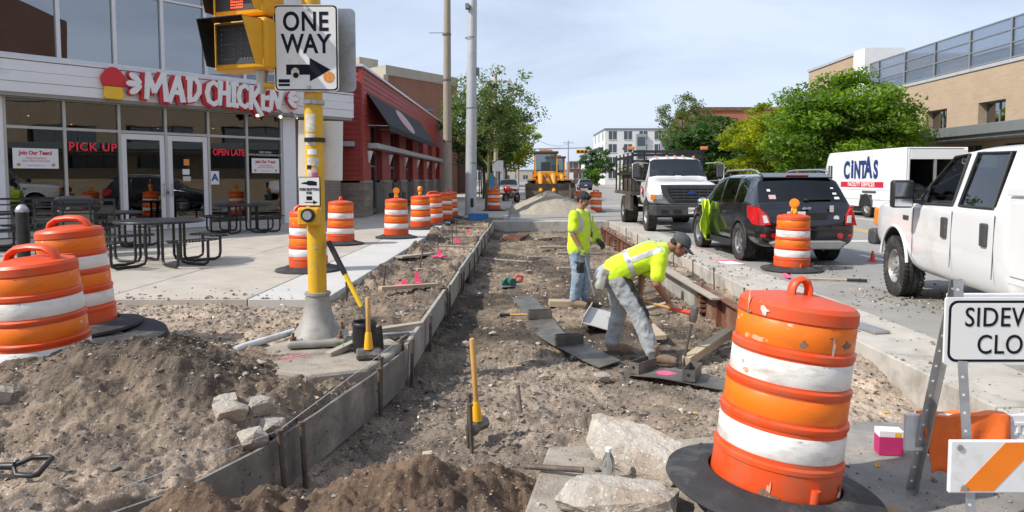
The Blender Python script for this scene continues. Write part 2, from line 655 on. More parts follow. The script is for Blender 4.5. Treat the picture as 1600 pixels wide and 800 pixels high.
mk('lamp_amber', (0.95, 0.30, 0.015), 0.2, var=0.1, scale=20, coat=0.6)
mk('yellow_paint', (0.76, 0.44, 0.022), 0.4, var=0.06, scale=5, dirt=(0.52, 0.34, 0.10), damt=0.3, dscale=7, fleck=(0.60, 0.56, 0.48), famt=0.72, fscale=9, bump=0.04, bscale=30)
mk('signal_yellow', (0.80, 0.40, 0.012), 0.4, var=0.08, scale=6, dirt=(0.48, 0.27, 0.05), damt=0.3, dscale=5)
mk('black_plastic', (0.018, 0.018, 0.019), 0.45, var=0.2, scale=8)
mk('black_metal', (0.022, 0.023, 0.025), 0.38, 0.1, var=0.2, scale=9, dirt=(0.07, 0.065, 0.06), damt=0.25, dscale=8)
mk('led_off', (0.05, 0.05, 0.052), 0.5, var=0.2, scale=60)
mk('led_red', (1.0, 0.10, 0.03), 0.4, var=0.05, emit=1.6)
mk('sign_white', (0.80, 0.80, 0.79), 0.42, var=0.03, scale=4, dirt=(0.62, 0.60, 0.56), damt=0.22, dscale=6)
mk('sign_black', (0.010, 0.012, 0.020), 0.6, var=0.1, spec=0.15)
mk('sign_blue', (0.015, 0.06, 0.22), 0.5, var=0.1)
mk('sticker_pink', (0.75, 0.10, 0.28), 0.5, var=0.3, scale=60)
mk('sticker_pale', (0.62, 0.57, 0.50), 0.6, var=0.3, scale=40)
mk('sticker_orange', (0.75, 0.28, 0.06), 0.5, var=0.35, scale=70)
mk('white_panel', (0.80, 0.80, 0.81), 0.5, var=0.03, scale=1.2, dirt=(0.52, 0.51, 0.50), damt=0.25, dscale=1.2)
mk('white_frame', (0.72, 0.725, 0.74), 0.4, 0.1, var=0.04, scale=3)
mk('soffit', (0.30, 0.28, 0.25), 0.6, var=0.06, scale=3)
mk('alu_frame', (0.50, 0.485, 0.455), 0.42, 0.3, var=0.05, scale=3)
mk('dark_frame', (0.06, 0.06, 0.065), 0.4, 0.3, var=0.1)
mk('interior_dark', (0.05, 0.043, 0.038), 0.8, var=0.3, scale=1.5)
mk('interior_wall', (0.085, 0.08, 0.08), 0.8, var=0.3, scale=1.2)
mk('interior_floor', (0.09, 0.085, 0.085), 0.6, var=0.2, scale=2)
mk('red_letter', (0.62, 0.025, 0.035), 0.4, var=0.05)
mk('red_glow', (0.72, 0.025, 0.05), 0.5, var=0.1, emit=0.10)
mk('yellow_letter', (0.85, 0.50, 0.03), 0.4, var=0.05)
mk('siding_red', (0.37, 0.046, 0.036), 0.6, var=0.1, scale=2, bump=0.06, bscale=60, dirt=(0.33, 0.085, 0.065), damt=0.3, dscale=1.0, rnd=0.07)
mk('siding_cream', (0.62, 0.58, 0.52), 0.6, var=0.06)
mk('block_taupe', (0.265, 0.222, 0.185), 0.9, var=0.16, scale=5, bump=0.4, bscale=60, attr=True)
mk('mortar', (0.36, 0.33, 0.29), 0.95, var=0.1)
mk('awning_cloth', (0.022, 0.022, 0.027), 0.8, var=0.2, scale=3)
mk('brick_brown', (0.285, 0.135, 0.085), 0.9, var=0.16, scale=1.2, bump=0.2, bscale=12, dirt=(0.22, 0.115, 0.08), damt=0.4, dscale=0.4)
mk('brick_orange', (0.43, 0.14, 0.07), 0.9, var=0.16, scale=1.0, bump=0.2, bscale=12)
mk('concrete_frame', (0.45, 0.40, 0.33), 0.9, var=0.08, scale=0.8, dirt=(0.36, 0.32, 0.27), damt=0.3, dscale=0.5)
mk('screen_metal', (0.27, 0.285, 0.30), 0.5, 0.3, var=0.06, scale=2)
mk('trim_grey', (0.20, 0.215, 0.22), 0.55, 0.2, var=0.08, scale=2)
mk('house_grey', (0.32, 0.33, 0.34), 0.8, var=0.1, scale=0.6)
mk('white_stucco', (0.70, 0.70, 0.69), 0.85, var=0.05, scale=0.4)
mk('bark', (0.13, 0.11, 0.08), 0.95, var=0.3, scale=12, stretch=(6, 6, 1), bump=0.6, bscale=30)
mk('bark_moss', (0.17, 0.16, 0.09), 0.95, var=0.3, scale=12, stretch=(6, 6, 1), bump=0.6, bscale=30)
mk('pole_wood', (0.36, 0.31, 0.25), 0.9, var=0.2, scale=5, stretch=(8, 8, 0.6), bump=0.3, bscale=30)
mk('car_black', (0.012, 0.014, 0.017), 0.16, 0.1, var=0.1, coat=1.0, scale=3)
mk('car_white', (0.76, 0.76, 0.765), 0.28, var=0.025, scale=1.5, coat=0.7, dirt=(0.60, 0.575, 0.54), damt=0.18, dscale=1.4)
mk('van_white', (0.76, 0.765, 0.77), 0.38, var=0.03, scale=1.0, coat=0.3, dirt=(0.60, 0.58, 0.55), damt=0.2, dscale=1.8)
mk('trim_black', (0.022, 0.023, 0.024), 0.6, var=0.15, scale=9)
mk('trim_charcoal', (0.055, 0.057, 0.06), 0.5, var=0.15, scale=9, dirt=(0.13, 0.12, 0.11), damt=0.25, dscale=5)
mk('bumper_grey', (0.30, 0.30, 0.30), 0.5, var=0.08, scale=5)
mk('chrome', (0.68, 0.69, 0.70), 0.14, 1.0, var=0.04)
mk('alloy', (0.52, 0.53, 0.54), 0.28, 0.85, var=0.06)
mk('steel_rim', (0.42, 0.415, 0.40), 0.45, 0.4, var=0.15, scale=9, dirt=(0.28, 0.23, 0.18), damt=0.45, dscale=8)
mk('lens_red', (0.55, 0.010, 0.014), 0.12, var=0.1, coat=1.0)
mk('lens_clear', (0.62, 0.62, 0.62), 0.15, var=0.1, coat=1.0)
mk('lens_smoke', (0.30, 0.31, 0.31), 0.12, var=0.15, coat=1.0)
mk('lens_amber', (0.75, 0.22, 0.015), 0.15, var=0.1, coat=1.0)
mk('car_inside', (0.035, 0.034, 0.033), 0.8, var=0.2)
mk('seat_grey', (0.20, 0.19, 0.18), 0.85, var=0.15)
mk('truck_dirt', (0.075, 0.066, 0.056), 0.75, 0.2, var=0.3, scale=5, dirt=(0.22, 0.18, 0.14), damt=0.4, dscale=4)
mk('machine_yellow', (0.74, 0.335, 0.025), 0.5, var=0.1, scale=2, dirt=(0.42, 0.25, 0.10), damt=0.35, dscale=2)
mk('bucket_steel', (0.125, 0.098, 0.078), 0.6, 0.4, var=0.25, scale=3, dirt=(0.24, 0.19, 0.145), damt=0.45, dscale=2)
mk('logo_blue', (0.012, 0.038, 0.17), 0.4, var=0.04)
mk('logo_red', (0.56, 0.012, 0.045), 0.4, var=0.04)
mk('hi_vis', (0.62, 0.86, 0.012), 0.75, var=0.07, scale=5, bump=0.15, bscale=28, sheen=0.3)
mk('hi_vis_mesh', (0.52, 0.72, 0.03), 0.8, var=0.10, scale=8, bump=0.2, bscale=60, sheen=0.3)
mk('tape_silver', (0.52, 0.53, 0.53), 0.35, 0.1, var=0.12, scale=24, bump=0.1, bscale=60)
mk('denim', (0.235, 0.315, 0.40), 0.9, var=0.28, scale=9, bump=0.25, bscale=50, dirt=(0.40, 0.46, 0.51), damt=0.42, dscale=5, sheen=0.2)
mk('denim_pale', (0.37, 0.395, 0.405), 0.9, var=0.12, scale=8, bump=0.25, bscale=45, dirt=(0.25, 0.235, 0.20), damt=0.30, dscale=3.0, sheen=0.2)
mk('boot_tan', (0.23, 0.155, 0.10), 0.8, var=0.2, scale=14, bump=0.25, bscale=60, dirt=(0.40, 0.31, 0.235), damt=0.25, dscale=8)
mk('boot_sole', (0.10, 0.075, 0.058), 0.85, var=0.2, scale=14)
mk('skin_tan', (0.36, 0.185, 0.115), 0.55, var=0.10, scale=16, spec=0.4)
mk('skin_brown', (0.30, 0.145, 0.085), 0.52, var=0.12, scale=16, spec=0.45)
mk('hair_black', (0.012, 0.010, 0.009), 0.6, var=0.3, scale=60, bump=0.5, bscale=120)
mk('cap_grey', (0.075, 0.080, 0.085), 0.9, var=0.25, scale=30, bump=0.2, bscale=90)
mk('glove_green', (0.26, 0.32, 0.10), 0.85, var=0.15, scale=12)
mk('glove_dark', (0.055, 0.06, 0.035), 0.85, var=0.2, scale=12)
mk('belt_dark', (0.03, 0.035, 0.033), 0.7, var=0.2)
mk('pouch', (0.35, 0.345, 0.31), 0.9, var=0.2, scale=14, bump=0.2, bscale=60)
mk('lens_dark', (0.02, 0.02, 0.022), 0.1, var=0.05, coat=1.0)
mk('handle_wood', (0.60, 0.335, 0.105), 0.45, var=0.14, scale=4, stretch=(6, 6, 1))
mk('grip_yellow', (0.86, 0.45, 0.012), 0.5, var=0.08)
mk('grip_red', (0.78, 0.07, 0.035), 0.5, var=0.1)
mk('tool_steel', (0.19, 0.18, 0.17), 0.5, 0.7, var=0.25, scale=16, dirt=(0.30, 0.26, 0.21), damt=0.4, dscale=9)
mk('tool_yellow', (0.85, 0.55, 0.012), 0.4, var=0.06)
mk('pvc', (0.66, 0.69, 0.71), 0.35, var=0.05, scale=6, dirt=(0.46, 0.43, 0.38), damt=0.4, dscale=5)
mk('flag_pink', (0.95, 0.09, 0.22), 0.6, var=0.08)
mk('paint_pink', (0.85, 0.12, 0.26), 0.9, var=0.2, scale=20)
mk('saw_teal', (0.035, 0.14, 0.125), 0.45, var=0.15, scale=20)
mk('plastic_blue', (0.03, 0.17, 0.42), 0.5, var=0.2, scale=10)
mk('plastic_clear', (0.80, 0.84, 0.86), 0.08, var=0.05, scale=10, trans=0.85)
mk('cloth_orange', (0.88, 0.17, 0.025), 0.55, var=0.12, scale=8, bump=0.2, bscale=20)
mk('board_white', (0.78, 0.785, 0.79), 0.42, var=0.03, scale=6, dirt=(0.60, 0.58, 0.55), damt=0.22, dscale=7)
mk('stripe_orange', (0.92, 0.23, 0.012), 0.4, var=0.05, scale=9)
mk('slab_rubble', (0.50, 0.455, 0.39), 0.95, var=0.2, scale=8, bump=0.9, bscale=40, dirt=(0.30, 0.225, 0.16), damt=0.5, dscale=3.5, fleck=(0.66, 0.63, 0.58), famt=0.60, fscale=50)
mk('carton_pink', (0.50, 0.03, 0.15), 0.6, var=0.1, scale=14)
mk('carton_white', (0.80, 0.79, 0.80), 0.6, var=0.05)
mk('paper', (0.80, 0.80, 0.80), 0.8, var=0.03)
mk('cardboard', (0.38, 0.25, 0.14), 0.9, var=0.15, scale=9)
mk('string', (0.74, 0.74, 0.72), 0.7, var=0.05)
mk('moto_red', (0.62, 0.02, 0.02), 0.25, var=0.1, coat=0.8)
mk('bin_stone', (0.30, 0.25, 0.19), 0.9, var=0.35, scale=60, bump=0.5, bscale=70)
mk('leaf_litter', (0.62, 0.32, 0.06), 0.8, var=0.3, scale=3)
mk('teal_bin', (0.05, 0.22, 0.23), 0.5, var=0.15)
mk('lane_paint', (0.70, 0.69, 0.66), 0.8, var=0.12, scale=5, world=True)
mk('lane_yellow', (0.62, 0.38, 0.06), 0.8, var=0.15, scale=5, world=True)
mk_glass('shop_glass', (0.50, 0.53, 0.53), 1.55, 0.0, 1.25)
mk_glass('sky_glass', (0.22, 0.27, 0.31), 1.9, 0.0, 2.8)
mk_glass('auto_glass', (0.42, 0.48, 0.47), 1.55, 0.0, 1.2)
mk_glass('privacy_glass', (0.05, 0.055, 0.06), 1.5, 0.0, 1.0)
mk_glass('haze_screen', (0.72, 0.75, 0.79), 1.3, 0.3, 0.6)
mk('far_glass', (0.06, 0.075, 0.09), 0.1, var=0.2, scale=0.5, spec=0.8)
mk_leaf('leaf_green', (0.060, 0.115, 0.018), (0.135, 0.235, 0.030), (0.26, 0.37, 0.055))
mk_leaf('leaf_dark', (0.034, 0.075, 0.020), (0.062, 0.125, 0.030), (0.105, 0.19, 0.042))
mk_leaf('leaf_yellow', (0.15, 0.20, 0.014), (0.29, 0.34, 0.020), (0.46, 0.46, 0.030))
mk_leaf('leaf_grey', (0.085, 0.125, 0.040), (0.15, 0.20, 0.062), (0.22, 0.27, 0.09))
def mk_brick(name, c1, c2, mort, bw=0.21, bh=0.075, var=0.25, bump=0.4, stain=None):
 """running-bond brick for walls too far off to build brick by brick"""
 m = bpy.data.materials.new(name)
 m.use_nodes = True
 nt = m.node_tree
 nt.nodes.clear()
 out = _n(nt, "ShaderNodeOutputMaterial")
 b = _n(nt, "ShaderNodeBsdfPrincipled", Roughness=0.92)
 tc = _n(nt, "ShaderNodeTexCoord")
 sp = _n(nt, "ShaderNodeSeparateXYZ")
 ad = _n(nt, "ShaderNodeMath", operation='ADD')
 cb = _n(nt, "ShaderNodeCombineXYZ")
 nt.links.new(tc.outputs['Object'], sp.inputs['Vector'])
 nt.links.new(sp.outputs['X'], ad.inputs[0])
 nt.links.new(sp.outputs['Y'], ad.inputs[1])
 nt.links.new(ad.outputs['Value'], cb.inputs['X'])
 nt.links.new(sp.outputs['Z'], cb.inputs['Y'])
 br = _n(nt, "ShaderNodeTexBrick")
 br.inputs['Scale'].default_value = 1.0
 br.inputs['Brick Width'].default_value = bw
 br.inputs['Row Height'].default_value = bh
 br.inputs['Mortar Size'].default_value = 0.006
 br.inputs['Color1'].default_value = (*c1, 1)
 br.inputs['Color2'].default_value = (*c2, 1)
 br.inputs['Mortar'].default_value = (*mort, 1)
 nt.links.new(cb.outputs['Vector'], br.inputs['Vector'])
 nz = _n(nt, "ShaderNodeTexNoise", Scale=0.5, Detail=8.0, Roughness=0.65)
 nt.links.new(tc.outputs['Object'], nz.inputs['Vector'])
 mr = _n(nt, "ShaderNodeMapRange")
 mr.inputs['From Min'].default_value = 0.3
 mr.inputs['From Max'].default_value = 0.7
 mr.inputs['To Min'].default_value = 1 - var
 mr.inputs['To Max'].default_value = 1 + var * 0.6
 nt.links.new(nz.outputs['Fac'], mr.inputs['Value'])
 hs = _n(nt, "ShaderNodeHueSaturation")
 nt.links.new(mr.outputs['Result'], hs.inputs['Value'])
 nt.links.new(br.outputs['Color'], hs.inputs['Color'])
 nt.links.new(hs.outputs['Color'], b.inputs['Base Color'])
 bp = _n(nt, "ShaderNodeBump", Strength=bump, Distance=0.01)
 bp.invert = True
 nt.links.new(br.outputs['Fac'], bp.inputs['Height'])
 nt.links.new(bp.outputs['Normal'], b.inputs['Normal'])
 nt.links.new(b.outputs['BSDF'], out.inputs['Surface'])
 MATS[name] = m


mk_brick('wall_brick_tan', (0.47, 0.35, 0.245), (0.43, 0.315, 0.215), (0.50, 0.41, 0.32), 0.40, 0.10, 0.10)
mk_brick('wall_brick_taupe', (0.25, 0.205, 0.17), (0.215, 0.175, 0.145), (0.33, 0.29, 0.25), 0.30, 0.10, 0.12)
mk_brick('wall_brick_brown', (0.33, 0.145, 0.085), (0.27, 0.115, 0.07), (0.34, 0.25, 0.19), 0.24, 0.09, 0.15)
mk_brick('wall_brick_orange', (0.50, 0.155, 0.065), (0.42, 0.125, 0.055), (0.45, 0.30, 0.22), 0.24, 0.09, 0.15)
mk_brick('wall_brick_dark', (0.17, 0.075, 0.055), (0.13, 0.06, 0.045), (0.2, 0.15, 0.12), 0.24, 0.09, 0.15)
# ------------------------------------------------------------------ ground, trench, pavements
FORM_Y = [2.6, 3.0, 3.44, 3.95, 4.54, 5.41, 6.4, 7.2, 30.0]
FORM_X = [-2.6, -2.1, -1.72, -1.49, -1.34, -1.19, -1.06, -1.05, -0.96]
WALK_X = -2.35
CURB_X = 3.30
WALK2_X = -0.62


def formx(y):
 return np.interp(y, FORM_Y, FORM_X)


def gauss(x, y, cx, cy, sx, sy, a=0.0):
 dx, dy = x - cx, y - cy
 u = dx * math.cos(a) + dy * math.sin(a)
 v = -dx * math.sin(a) + dy * math.cos(a)
 return np.exp(-0.5 * ((u / sx) ** 2 + (v / sy) ** 2))


def terrain(x, y, fine=True):
 x = np.asarray(x, dtype=float)
 y = np.asarray(y, dtype=float)
 fx = formx(y)
 rough = fbm(x * 1.3, y * 1.3, 3, 3)
 trench = -0.385 + 0.030 * rough + 0.022 * fbm(x * 4.1, y * 4.1, 3, 11)
 trench = trench + 0.09 * np.exp(-np.maximum(x - fx, 0) / 0.22) * (0.6 + 0.6 * fbm(x * 2.2, y * 2.2, 2, 31))
 trench = trench + 0.06 * sstep(2.1, 2.6, x) * sstep(9.0, 6.5, y) + 0.17 * sstep(2.66, 2.76, x) * sstep(5.6, 6.6, y)
 trench = trench + 0.07 * gauss(x, y, 1.6, 5.2, 1.1, 0.5)
 trench = trench + 0.02 * np.maximum(0, fbm(x * 0.9 + 4, y * 7.0, 2, 55))
 left = -0.035 + 0.03 * rough + 0.03 * fbm(x * 3.3, y * 3.3, 3, 21)
 clods = np.maximum(0, fbm(x * 1.8 + 3, y * 1.1, 3, 71) - 0.15)
 left = left + 0.10 * gauss(x, y, -1.95, 2.95, 0.5, 0.3)
 left = left + 0.16 * clods * sstep(8.5, 10.5, y)
 left = left + 0.07 * sstep(-1.9, -2.4, x) * sstep(6.6, 7.4, y)
 t = sstep(-0.07, 0.0, x - fx)
 z = left * (1 - t) + trench * t
 # heap on the left
 m = 0.34 * gauss(x, y, -3.25, 4.25, 1.3, 0.70, 0.25) + 0.20 * gauss(x, y, -2.45, 5.0, 0.75, 0.62)
 m = m + 0.10 * gauss(x, y, -3.9, 6.0, 0.8, 0.6)
 m = m * (1 + 0.10 * fbm(x * 1.9, y * 1.9, 3, 41)) + (0.032 * fbm(x * 3.1, y * 3.1, 3, 45) + 0.014 * fbm(x * 13, y * 13, 3, 47) + 0.016 * np.abs(fbm(x * 26, y * 26, 2, 48))) * sstep(0.03, 0.2, m)
 z = z + m * (1 - sstep(-0.25, 0.0, x - fx))
 # dug-out by the footing
 z = z - 0.20 * gauss(x, y, -1.72, 5.35, 0.34, 0.24) * (1 - t)
 # loose heap in front of the trench
 hp = 0.22 * gauss(x, y, -0.40, 3.85, 0.36, 0.28, 0.3) + 0.30 * gauss(x, y, -1.05, 3.22, 0.72, 0.27, 0.5) + 0.20 * gauss(x, y, -0.25, 3.25, 0.45, 0.30) + 0.30 * gauss(x, y, -1.52, 3.06, 0.45, 0.17, 0.6)
 hp = hp * (1 + 0.16 * fbm(x * 3.1, y * 3.1, 3, 61)) + (0.03 * fbm(x * 5, y * 5, 3, 65) + 0.014 * fbm(x * 15, y * 15, 3, 67) + 0.016 * np.abs(fbm(x * 28, y * 28, 2, 68))) * sstep(0.03, 0.15, hp)
 z = z + hp * t
 # the slab in front lies on firm ground
 z = np.where((x > 0.05) & (y < 4.3), np.minimum(z, -0.10 - 0.2 * sstep(4.1, 4.3, y)), z)
 # sunk below the pavement
 s = sstep(WALK_X + 0.02, WALK_X - 0.14, x) * sstep(8.46, 8.62, y)
 z = z * (1 - s) + (-0.12) * s
 s2 = sstep(-5.1, -6.2, x) * sstep(6.6, 7.0, y)
 z = z * (1 - s2) + (-0.12) * s2
 # right of the kerb face and behind the far end
 z = np.where(x > CURB_X + 0.05, -0.45, z)
 if fine:
  z = z + 0.014 * fbm(x * 14, y * 14, 3, 81) + 0.009 * fbm(x * 40, y * 40, 2, 91) + 0.02 * np.maximum(0, fbm(x * 7, y * 7, 3, 95) - 0.35)
 return z


def ground_tint(x, y):
 fx = formx(y)
 t = sstep(-0.07, 0.0, x - fx)
 n = fbm(x * 0.8, y * 0.8, 4, 101)
 n2 = fbm(x * 3.0, y * 3.0, 3, 111)
 g = np.ones_like(x)
 near = sstep(8.8, 6.4, y) * sstep(0.1 - 1.2, 0.6, x - fx)
 far_l = sstep(1.2, 0.2, x - fx)
 g_tr = 0.82 + 0.92 * near + 0.55 * sstep(2.0, 2.8, x) - 0.22 * far_l + 0.75 * n + 0.25 * n2
 g_l = 1.30 + 0.5 * n + 0.25 * n2
 gravel = sstep(6.0, 6.7, y) * sstep(8.9, 8.4, y) * sstep(-1.9, -2.3, x)
 g_l = g_l + 0.75 * gravel - 0.50 * gauss(x, y, -2.6, 4.75, 1.3, 0.5) + 0.25 * gauss(x, y, -2.4, 3.4, 1.2, 0.45)
 g = g_l * (1 - t) + g_tr * t
 heap = np.clip(1.3 * gauss(x, y, -0.40, 3.8, 0.42, 0.32, 0.3) + 1.3 * gauss(x, y, -1.05, 3.25, 0.8, 0.36, 0.5), 0, 1) * t
 g = g * (1 - heap) + (0.62 + 0.15 * n2) * heap
 g = np.clip(g, 0.38, 2.6)
 warm = 0.5 + 0.5 * n2
 col = np.stack([g * (1.02 + 0.03 * warm), g * (1.0), g * (0.98 - 0.05 * warm)], axis=-1)
 col[..., 0] *= 1 + 0.18 * heap
 col[..., 2] *= 1 - 0.14 * heap
 grey = np.clip(near * t + gravel + 0.8 * (1 - t) * gauss(x, y, -2.4, 3.4, 1.5, 0.7), 0, 1)
 col[..., 2] *= 1 + 0.14 * grey
 col[..., 1] *= 1 + 0.05 * grey
 return col


def nonuni(a, b, n, f):
 u = np.linspace(0, 1, n)
 return f(u)


NX, NY = 640, 640
ys = 2.3 * (26.2 / 2.3) ** np.linspace(0, 1, NY)
xs = np.concatenate([np.linspace(-8.0, -3.6, 110, endpoint=False), np.linspace(-3.6, 0.6, 370, endpoint=False), np.linspace(0.6, 3.42, 160)])
GX, GY = np.meshgrid(xs, ys)
GZ = terrain(GX, GY)
vv = np.stack([GX, GY, GZ], axis=-1).reshape(-1, 3)
ii = np.arange(NY * len(xs)).reshape(NY, len(xs))
ff = np.stack([ii[:-1, :-1], ii[:-1, 1:], ii[1:, 1:], ii[1:, :-1]], axis=-1).reshape(-1, 4)
dirt_ground = big_mesh('dirt_ground', vv, ff, 'dirt', ground_tint(GX, GY).reshape(-1, 3), smooth=True)
kind(dirt_ground, 'structure')


def zt(x, y):
 return float(terrain(np.array([x]), np.array([y]), False)[0])


# loose gravel, far too many to count
rng = np.random.default_rng(5)
N = 76000
u = rng.random(N)
py = 2.9 / (1 - u * (1 - 2.9 / 25.0))
px = rng.random(N) * 8.6 - 5.3
fxx = formx(py)
intr = px > fxx
dens = np.where(intr, 0.40 + 0.45 * sstep(9, 6, py) + 0.35 * sstep(1.9, 2.6, px) + 0.45 * fbm(px * 1.4, py * 1.4, 2, 201),
    0.58 + 0.3 * fbm(px * 1.4, py * 1.4, 2, 211))
dens = dens + np.where((~intr) & (px < -2.0) & (py > 6.1), 0.8, 0.0)
heapm = np.clip(gauss(px, py, -0.40, 3.8, 0.42, 0.32, 0.3) + gauss(px, py, -1.05, 3.25, 0.8, 0.36, 0.5), 0, 1) * intr
dens = dens * (1 - 0.7 * heapm)
keep = rng.random(N) < dens
keep &= ~((px > 0.08) & (py < 4.25) & (rng.random(len(px)) < 0.86)) & ~((px < WALK_X + 0.03) & (py > 8.45)) & (px < CURB_X - 0.03)
keep &= ~((np.abs(px - fxx) < 0.05))
keep &= ~((px > -2.45) & (px < -1.08) & (py > 5.85) & (py < 7.0))
keep &= ~((px < -5.0) & (py > 6.6))
px, py = px[keep], py[keep]
ex = np.concatenate([rng.normal(5.2, 0.45, 500), 3.32 + 0.9 * rng.random(600) ** 2, -5.2 + 2.85 * rng.random(170), 4.6 + 1.2 * rng.random(250)])
ey = np.concatenate([rng.normal(9.1, 0.55, 500), 4.2 + 14 * rng.random(600) ** 1.6, 8.47 + 0.9 * rng.random(170) ** 4, 10.5 + 5 * rng.random(250)])
ez = np.concatenate([np.zeros(1100), np.full(170, 0.12), np.zeros(250)])
px, py = np.concatenate([px, ex]), np.concatenate([py, ey])
N = len(px)
size = np.clip(py * 0.0028 * np.exp(rng.normal(0, 0.65, N)), 0.006, 0.08)
protos = [rock_data(300 + i, rough=0.4, flat=(1, 0.85, 0.62)) for i in range(7)]
which = rng.integers(0, len(protos), N)
pz = terrain(px, py)
pz = np.where((px > 0.08) & (py < 4.25), np.where(px < 1.76, -0.02, -0.035), pz)
pz[-len(ez):] = ez
V, Fc, Cc, off = [], [], [], 0
for k, (rv, rf) in enumerate(protos):
 idx = np.where(which == k)[0]
 a = rng.random(len(idx)) * 2 * PI
 b = rng.normal(0, 0.5, len(idx))
 ca, sa, cb, sb = np.cos(a), np.sin(a), np.cos(b), np.sin(b)
 p = rv[None, :, :] * size[idx][:, None, None] * (0.8 + 0.5 * rng.random((len(idx), 1, 3)))
 x1 = p[..., 0]
 y1 = p[..., 1] * cb[:, None] - p[..., 2] * sb[:, None]
 z1 = p[..., 1] * sb[:, None] + p[..., 2] * cb[:, None]
 x2 = x1 * ca[:, None] - y1 * sa[:, None] + px[idx][:, None]
 y2 = x1 * sa[:, None] + y1 * ca[:, None] + py[idx][:, None]
 z2 = z1 + (pz[idx] + 0.12 * size[idx])[:, None]
 V.append(np.stack([x2, y2, z2], -1).reshape(-1, 3))
 Fc.append((rf[None] + (np.arange(len(idx)) * len(rv))[:, None, None]).reshape(-1, 3) + off)
 br = np.exp(rng.normal(-0.35, 0.45, len(idx)))
 wm = rng.normal(0, 0.05, len(idx))
 c = np.stack([br * (1 + wm), br, br * (1 - wm)], -1)
 Cc.append(np.repeat(c, len(rv), axis=0))
 off += len(idx) * len(rv)
gravel = big_mesh('loose_gravel', np.concatenate(V), np.concatenate(Fc), 'stone', np.concatenate(Cc))
kind(gravel, 'stuff')
gravel['label'] = 'loose gravel and stone chips strewn over the dug earth'

# stones big enough to pick out one by one: parts of the ground
stone_me = []
for i in range(9):
 bm = jitter_rock(500 + i, nsub=2, rough=0.42, flat=(1, 0.8, 0.55))
 me = bpy.data.meshes.new('stone')
 bm.to_mesh(me)
 bm.free()
 me.materials.append(M['stone_piece'])
 stone_me.append(me)
rs = random.Random(11)
cnt = 0
while cnt < 235:
 yy = 3.2 / (1 - rs.random() * (1 - 3.2 / 17.0))
 xx = rs.uniform(-4.2, 3.15)
 fx_ = float(formx(yy))
 if abs(xx - fx_) < 0.14 or (xx > 0.0 and yy < 4.35) or (xx < -2.2 and yy > 8.3) or (-2.5 < xx < -1.0 and 5.8 < yy < 7.1):
  continue
 if xx < fx_ and yy < 5.5 and rs.random() < 0.45:
  continue
 if abs(xx + 0.7) < 0.9 and yy < 4.6 and rs.random() < 0.7:
  continue
 s = yy * 0.0095 * math.exp(rs.gauss(0, 0.36))
 s = max(0.03, min(0.17, s))
 o = bpy.data.objects.new('stone', stone_me[rs.randrange(9)])
 COL.objects.link(o)
 o.parent = dirt_ground
 o.location = (xx, yy, zt(xx, yy) + 0.12 * s)
 o.rotation_euler = (rs.gauss(0, 0.35), rs.gauss(0, 0.35), rs.uniform(0, 6.28))
 k = rs.uniform(0.8, 1.25)
 o.scale = (s * k, s / k, s * rs.uniform(0.7, 1.1))
 cnt += 1

# wide ground sheet under everything, to the horizon
b = MB()
b.bx(-3000, 3000, -500, 4500, -0.9, -0.75)
kind(b.build('ground', 'earth'), 'structure')

# ---- carriageway on the right and the street beyond the dig
b = MB()
b.bx(CURB_X + 0.82, 16.8, -8, 26.0, -0.5, -0.004)
b.bx(WALK2_X + 0.12, 16.8, 26.6, 420, -0.5, -0.004)
b.bx(CURB_X + 0.82, 16.8, 26.0, 26.6, -0.5, -0.004)
b.bx(-60, WALK2_X + 0.12, 78, 92, -0.5, -0.004)
b.bx(16.8, 80, 78, 92, -0.5, -0.004)
road = kind(b.build('road', 'asphalt'), 'structure')
rs = random.Random(3)
y = 2.2
while y < 26.0:
 L = rs.choice([2.6, 3.0, 3.2])
 b = MB()
 b.bx(CURB_X, CURB_X + 0.815, 0, L - 0.014, -0.5, 0.0)
 b.build('kerb_slab', 'concrete', road, bevel=0.012, loc=(rs.uniform(-0.006, 0.006), y, rs.uniform(-0.004, 0.004)))
 y += L
b = MB()
b.bx(WALK_X + 0.15, CURB_X - 0.01, 25.9, 26.59, -0.5, 0.004)
b.build('kerb_slab', 'concrete', road, bevel=0.015)
# painted lines
for (x0, x1, y0, y1, mt) in [(10.2, 10.34, 8, 40, 'lane_yellow'), (10.5, 10.64, 8, 40, 'lane_yellow'), (7.0, 7.12, 18, 21, 'lane_paint'),
        (7.0, 7.12, 26, 29, 'lane_paint'), (7.0, 7.12, 34, 37, 'lane_paint'), (13.4, 13.52, 20, 40, 'lane_paint'),
        (10.2, 10.34, 42, 76, 'lane_yellow'), (3.4, 16.5, 40.5, 40.9, 'lane_paint'), (7.0, 7.12, 11.5, 14.5, 'lane_paint'), (5.6, 10.0, 17.6, 17.9, 'lane_paint')]:
 b = MB()
 b.bx(x0, x1, y0, y1, -0.003, 0.0015)
 b.build('lane_marking', mt, road)

# ---- left pavement, cast in panels
b = MB()
b.bx(-40, WALK_X - 0.02, 8.52, 26.6, -0.5, 0.085)
b.bx(-40, WALK2_X - 0.02, 26.6, 78, -0.5, 0.085)
walk = kind(b.build('pavement', 'concrete_dirty'), 'structure')
rs = random.Random(9)
panel_cache = {}


def panel(x0, x1, y0, y1, mt, top=0.12):
 w, d = round(x1 - x0, 3), round(y1 - y0, 3)
 k = (w, d, mt)
 if k not in panel_cache:
  bb = MB()
  bb.bx(0.006, w - 0.006, 0.006, d - 0.006, -0.30, 0.0)
  panel_cache[k] = bb.mesh('paving_slab', mt)
 o = bpy.data.objects.new('paving_slab', panel_cache[k])
 COL.objects.link(o)
 o.parent = walk
 o.location = (x0, y0, top + rs.uniform(-0.002, 0.002))
 bv = o.modifiers.new('bevel', 'BEVEL')
 bv.width = 0.008
 bv.segments = 1
 return o


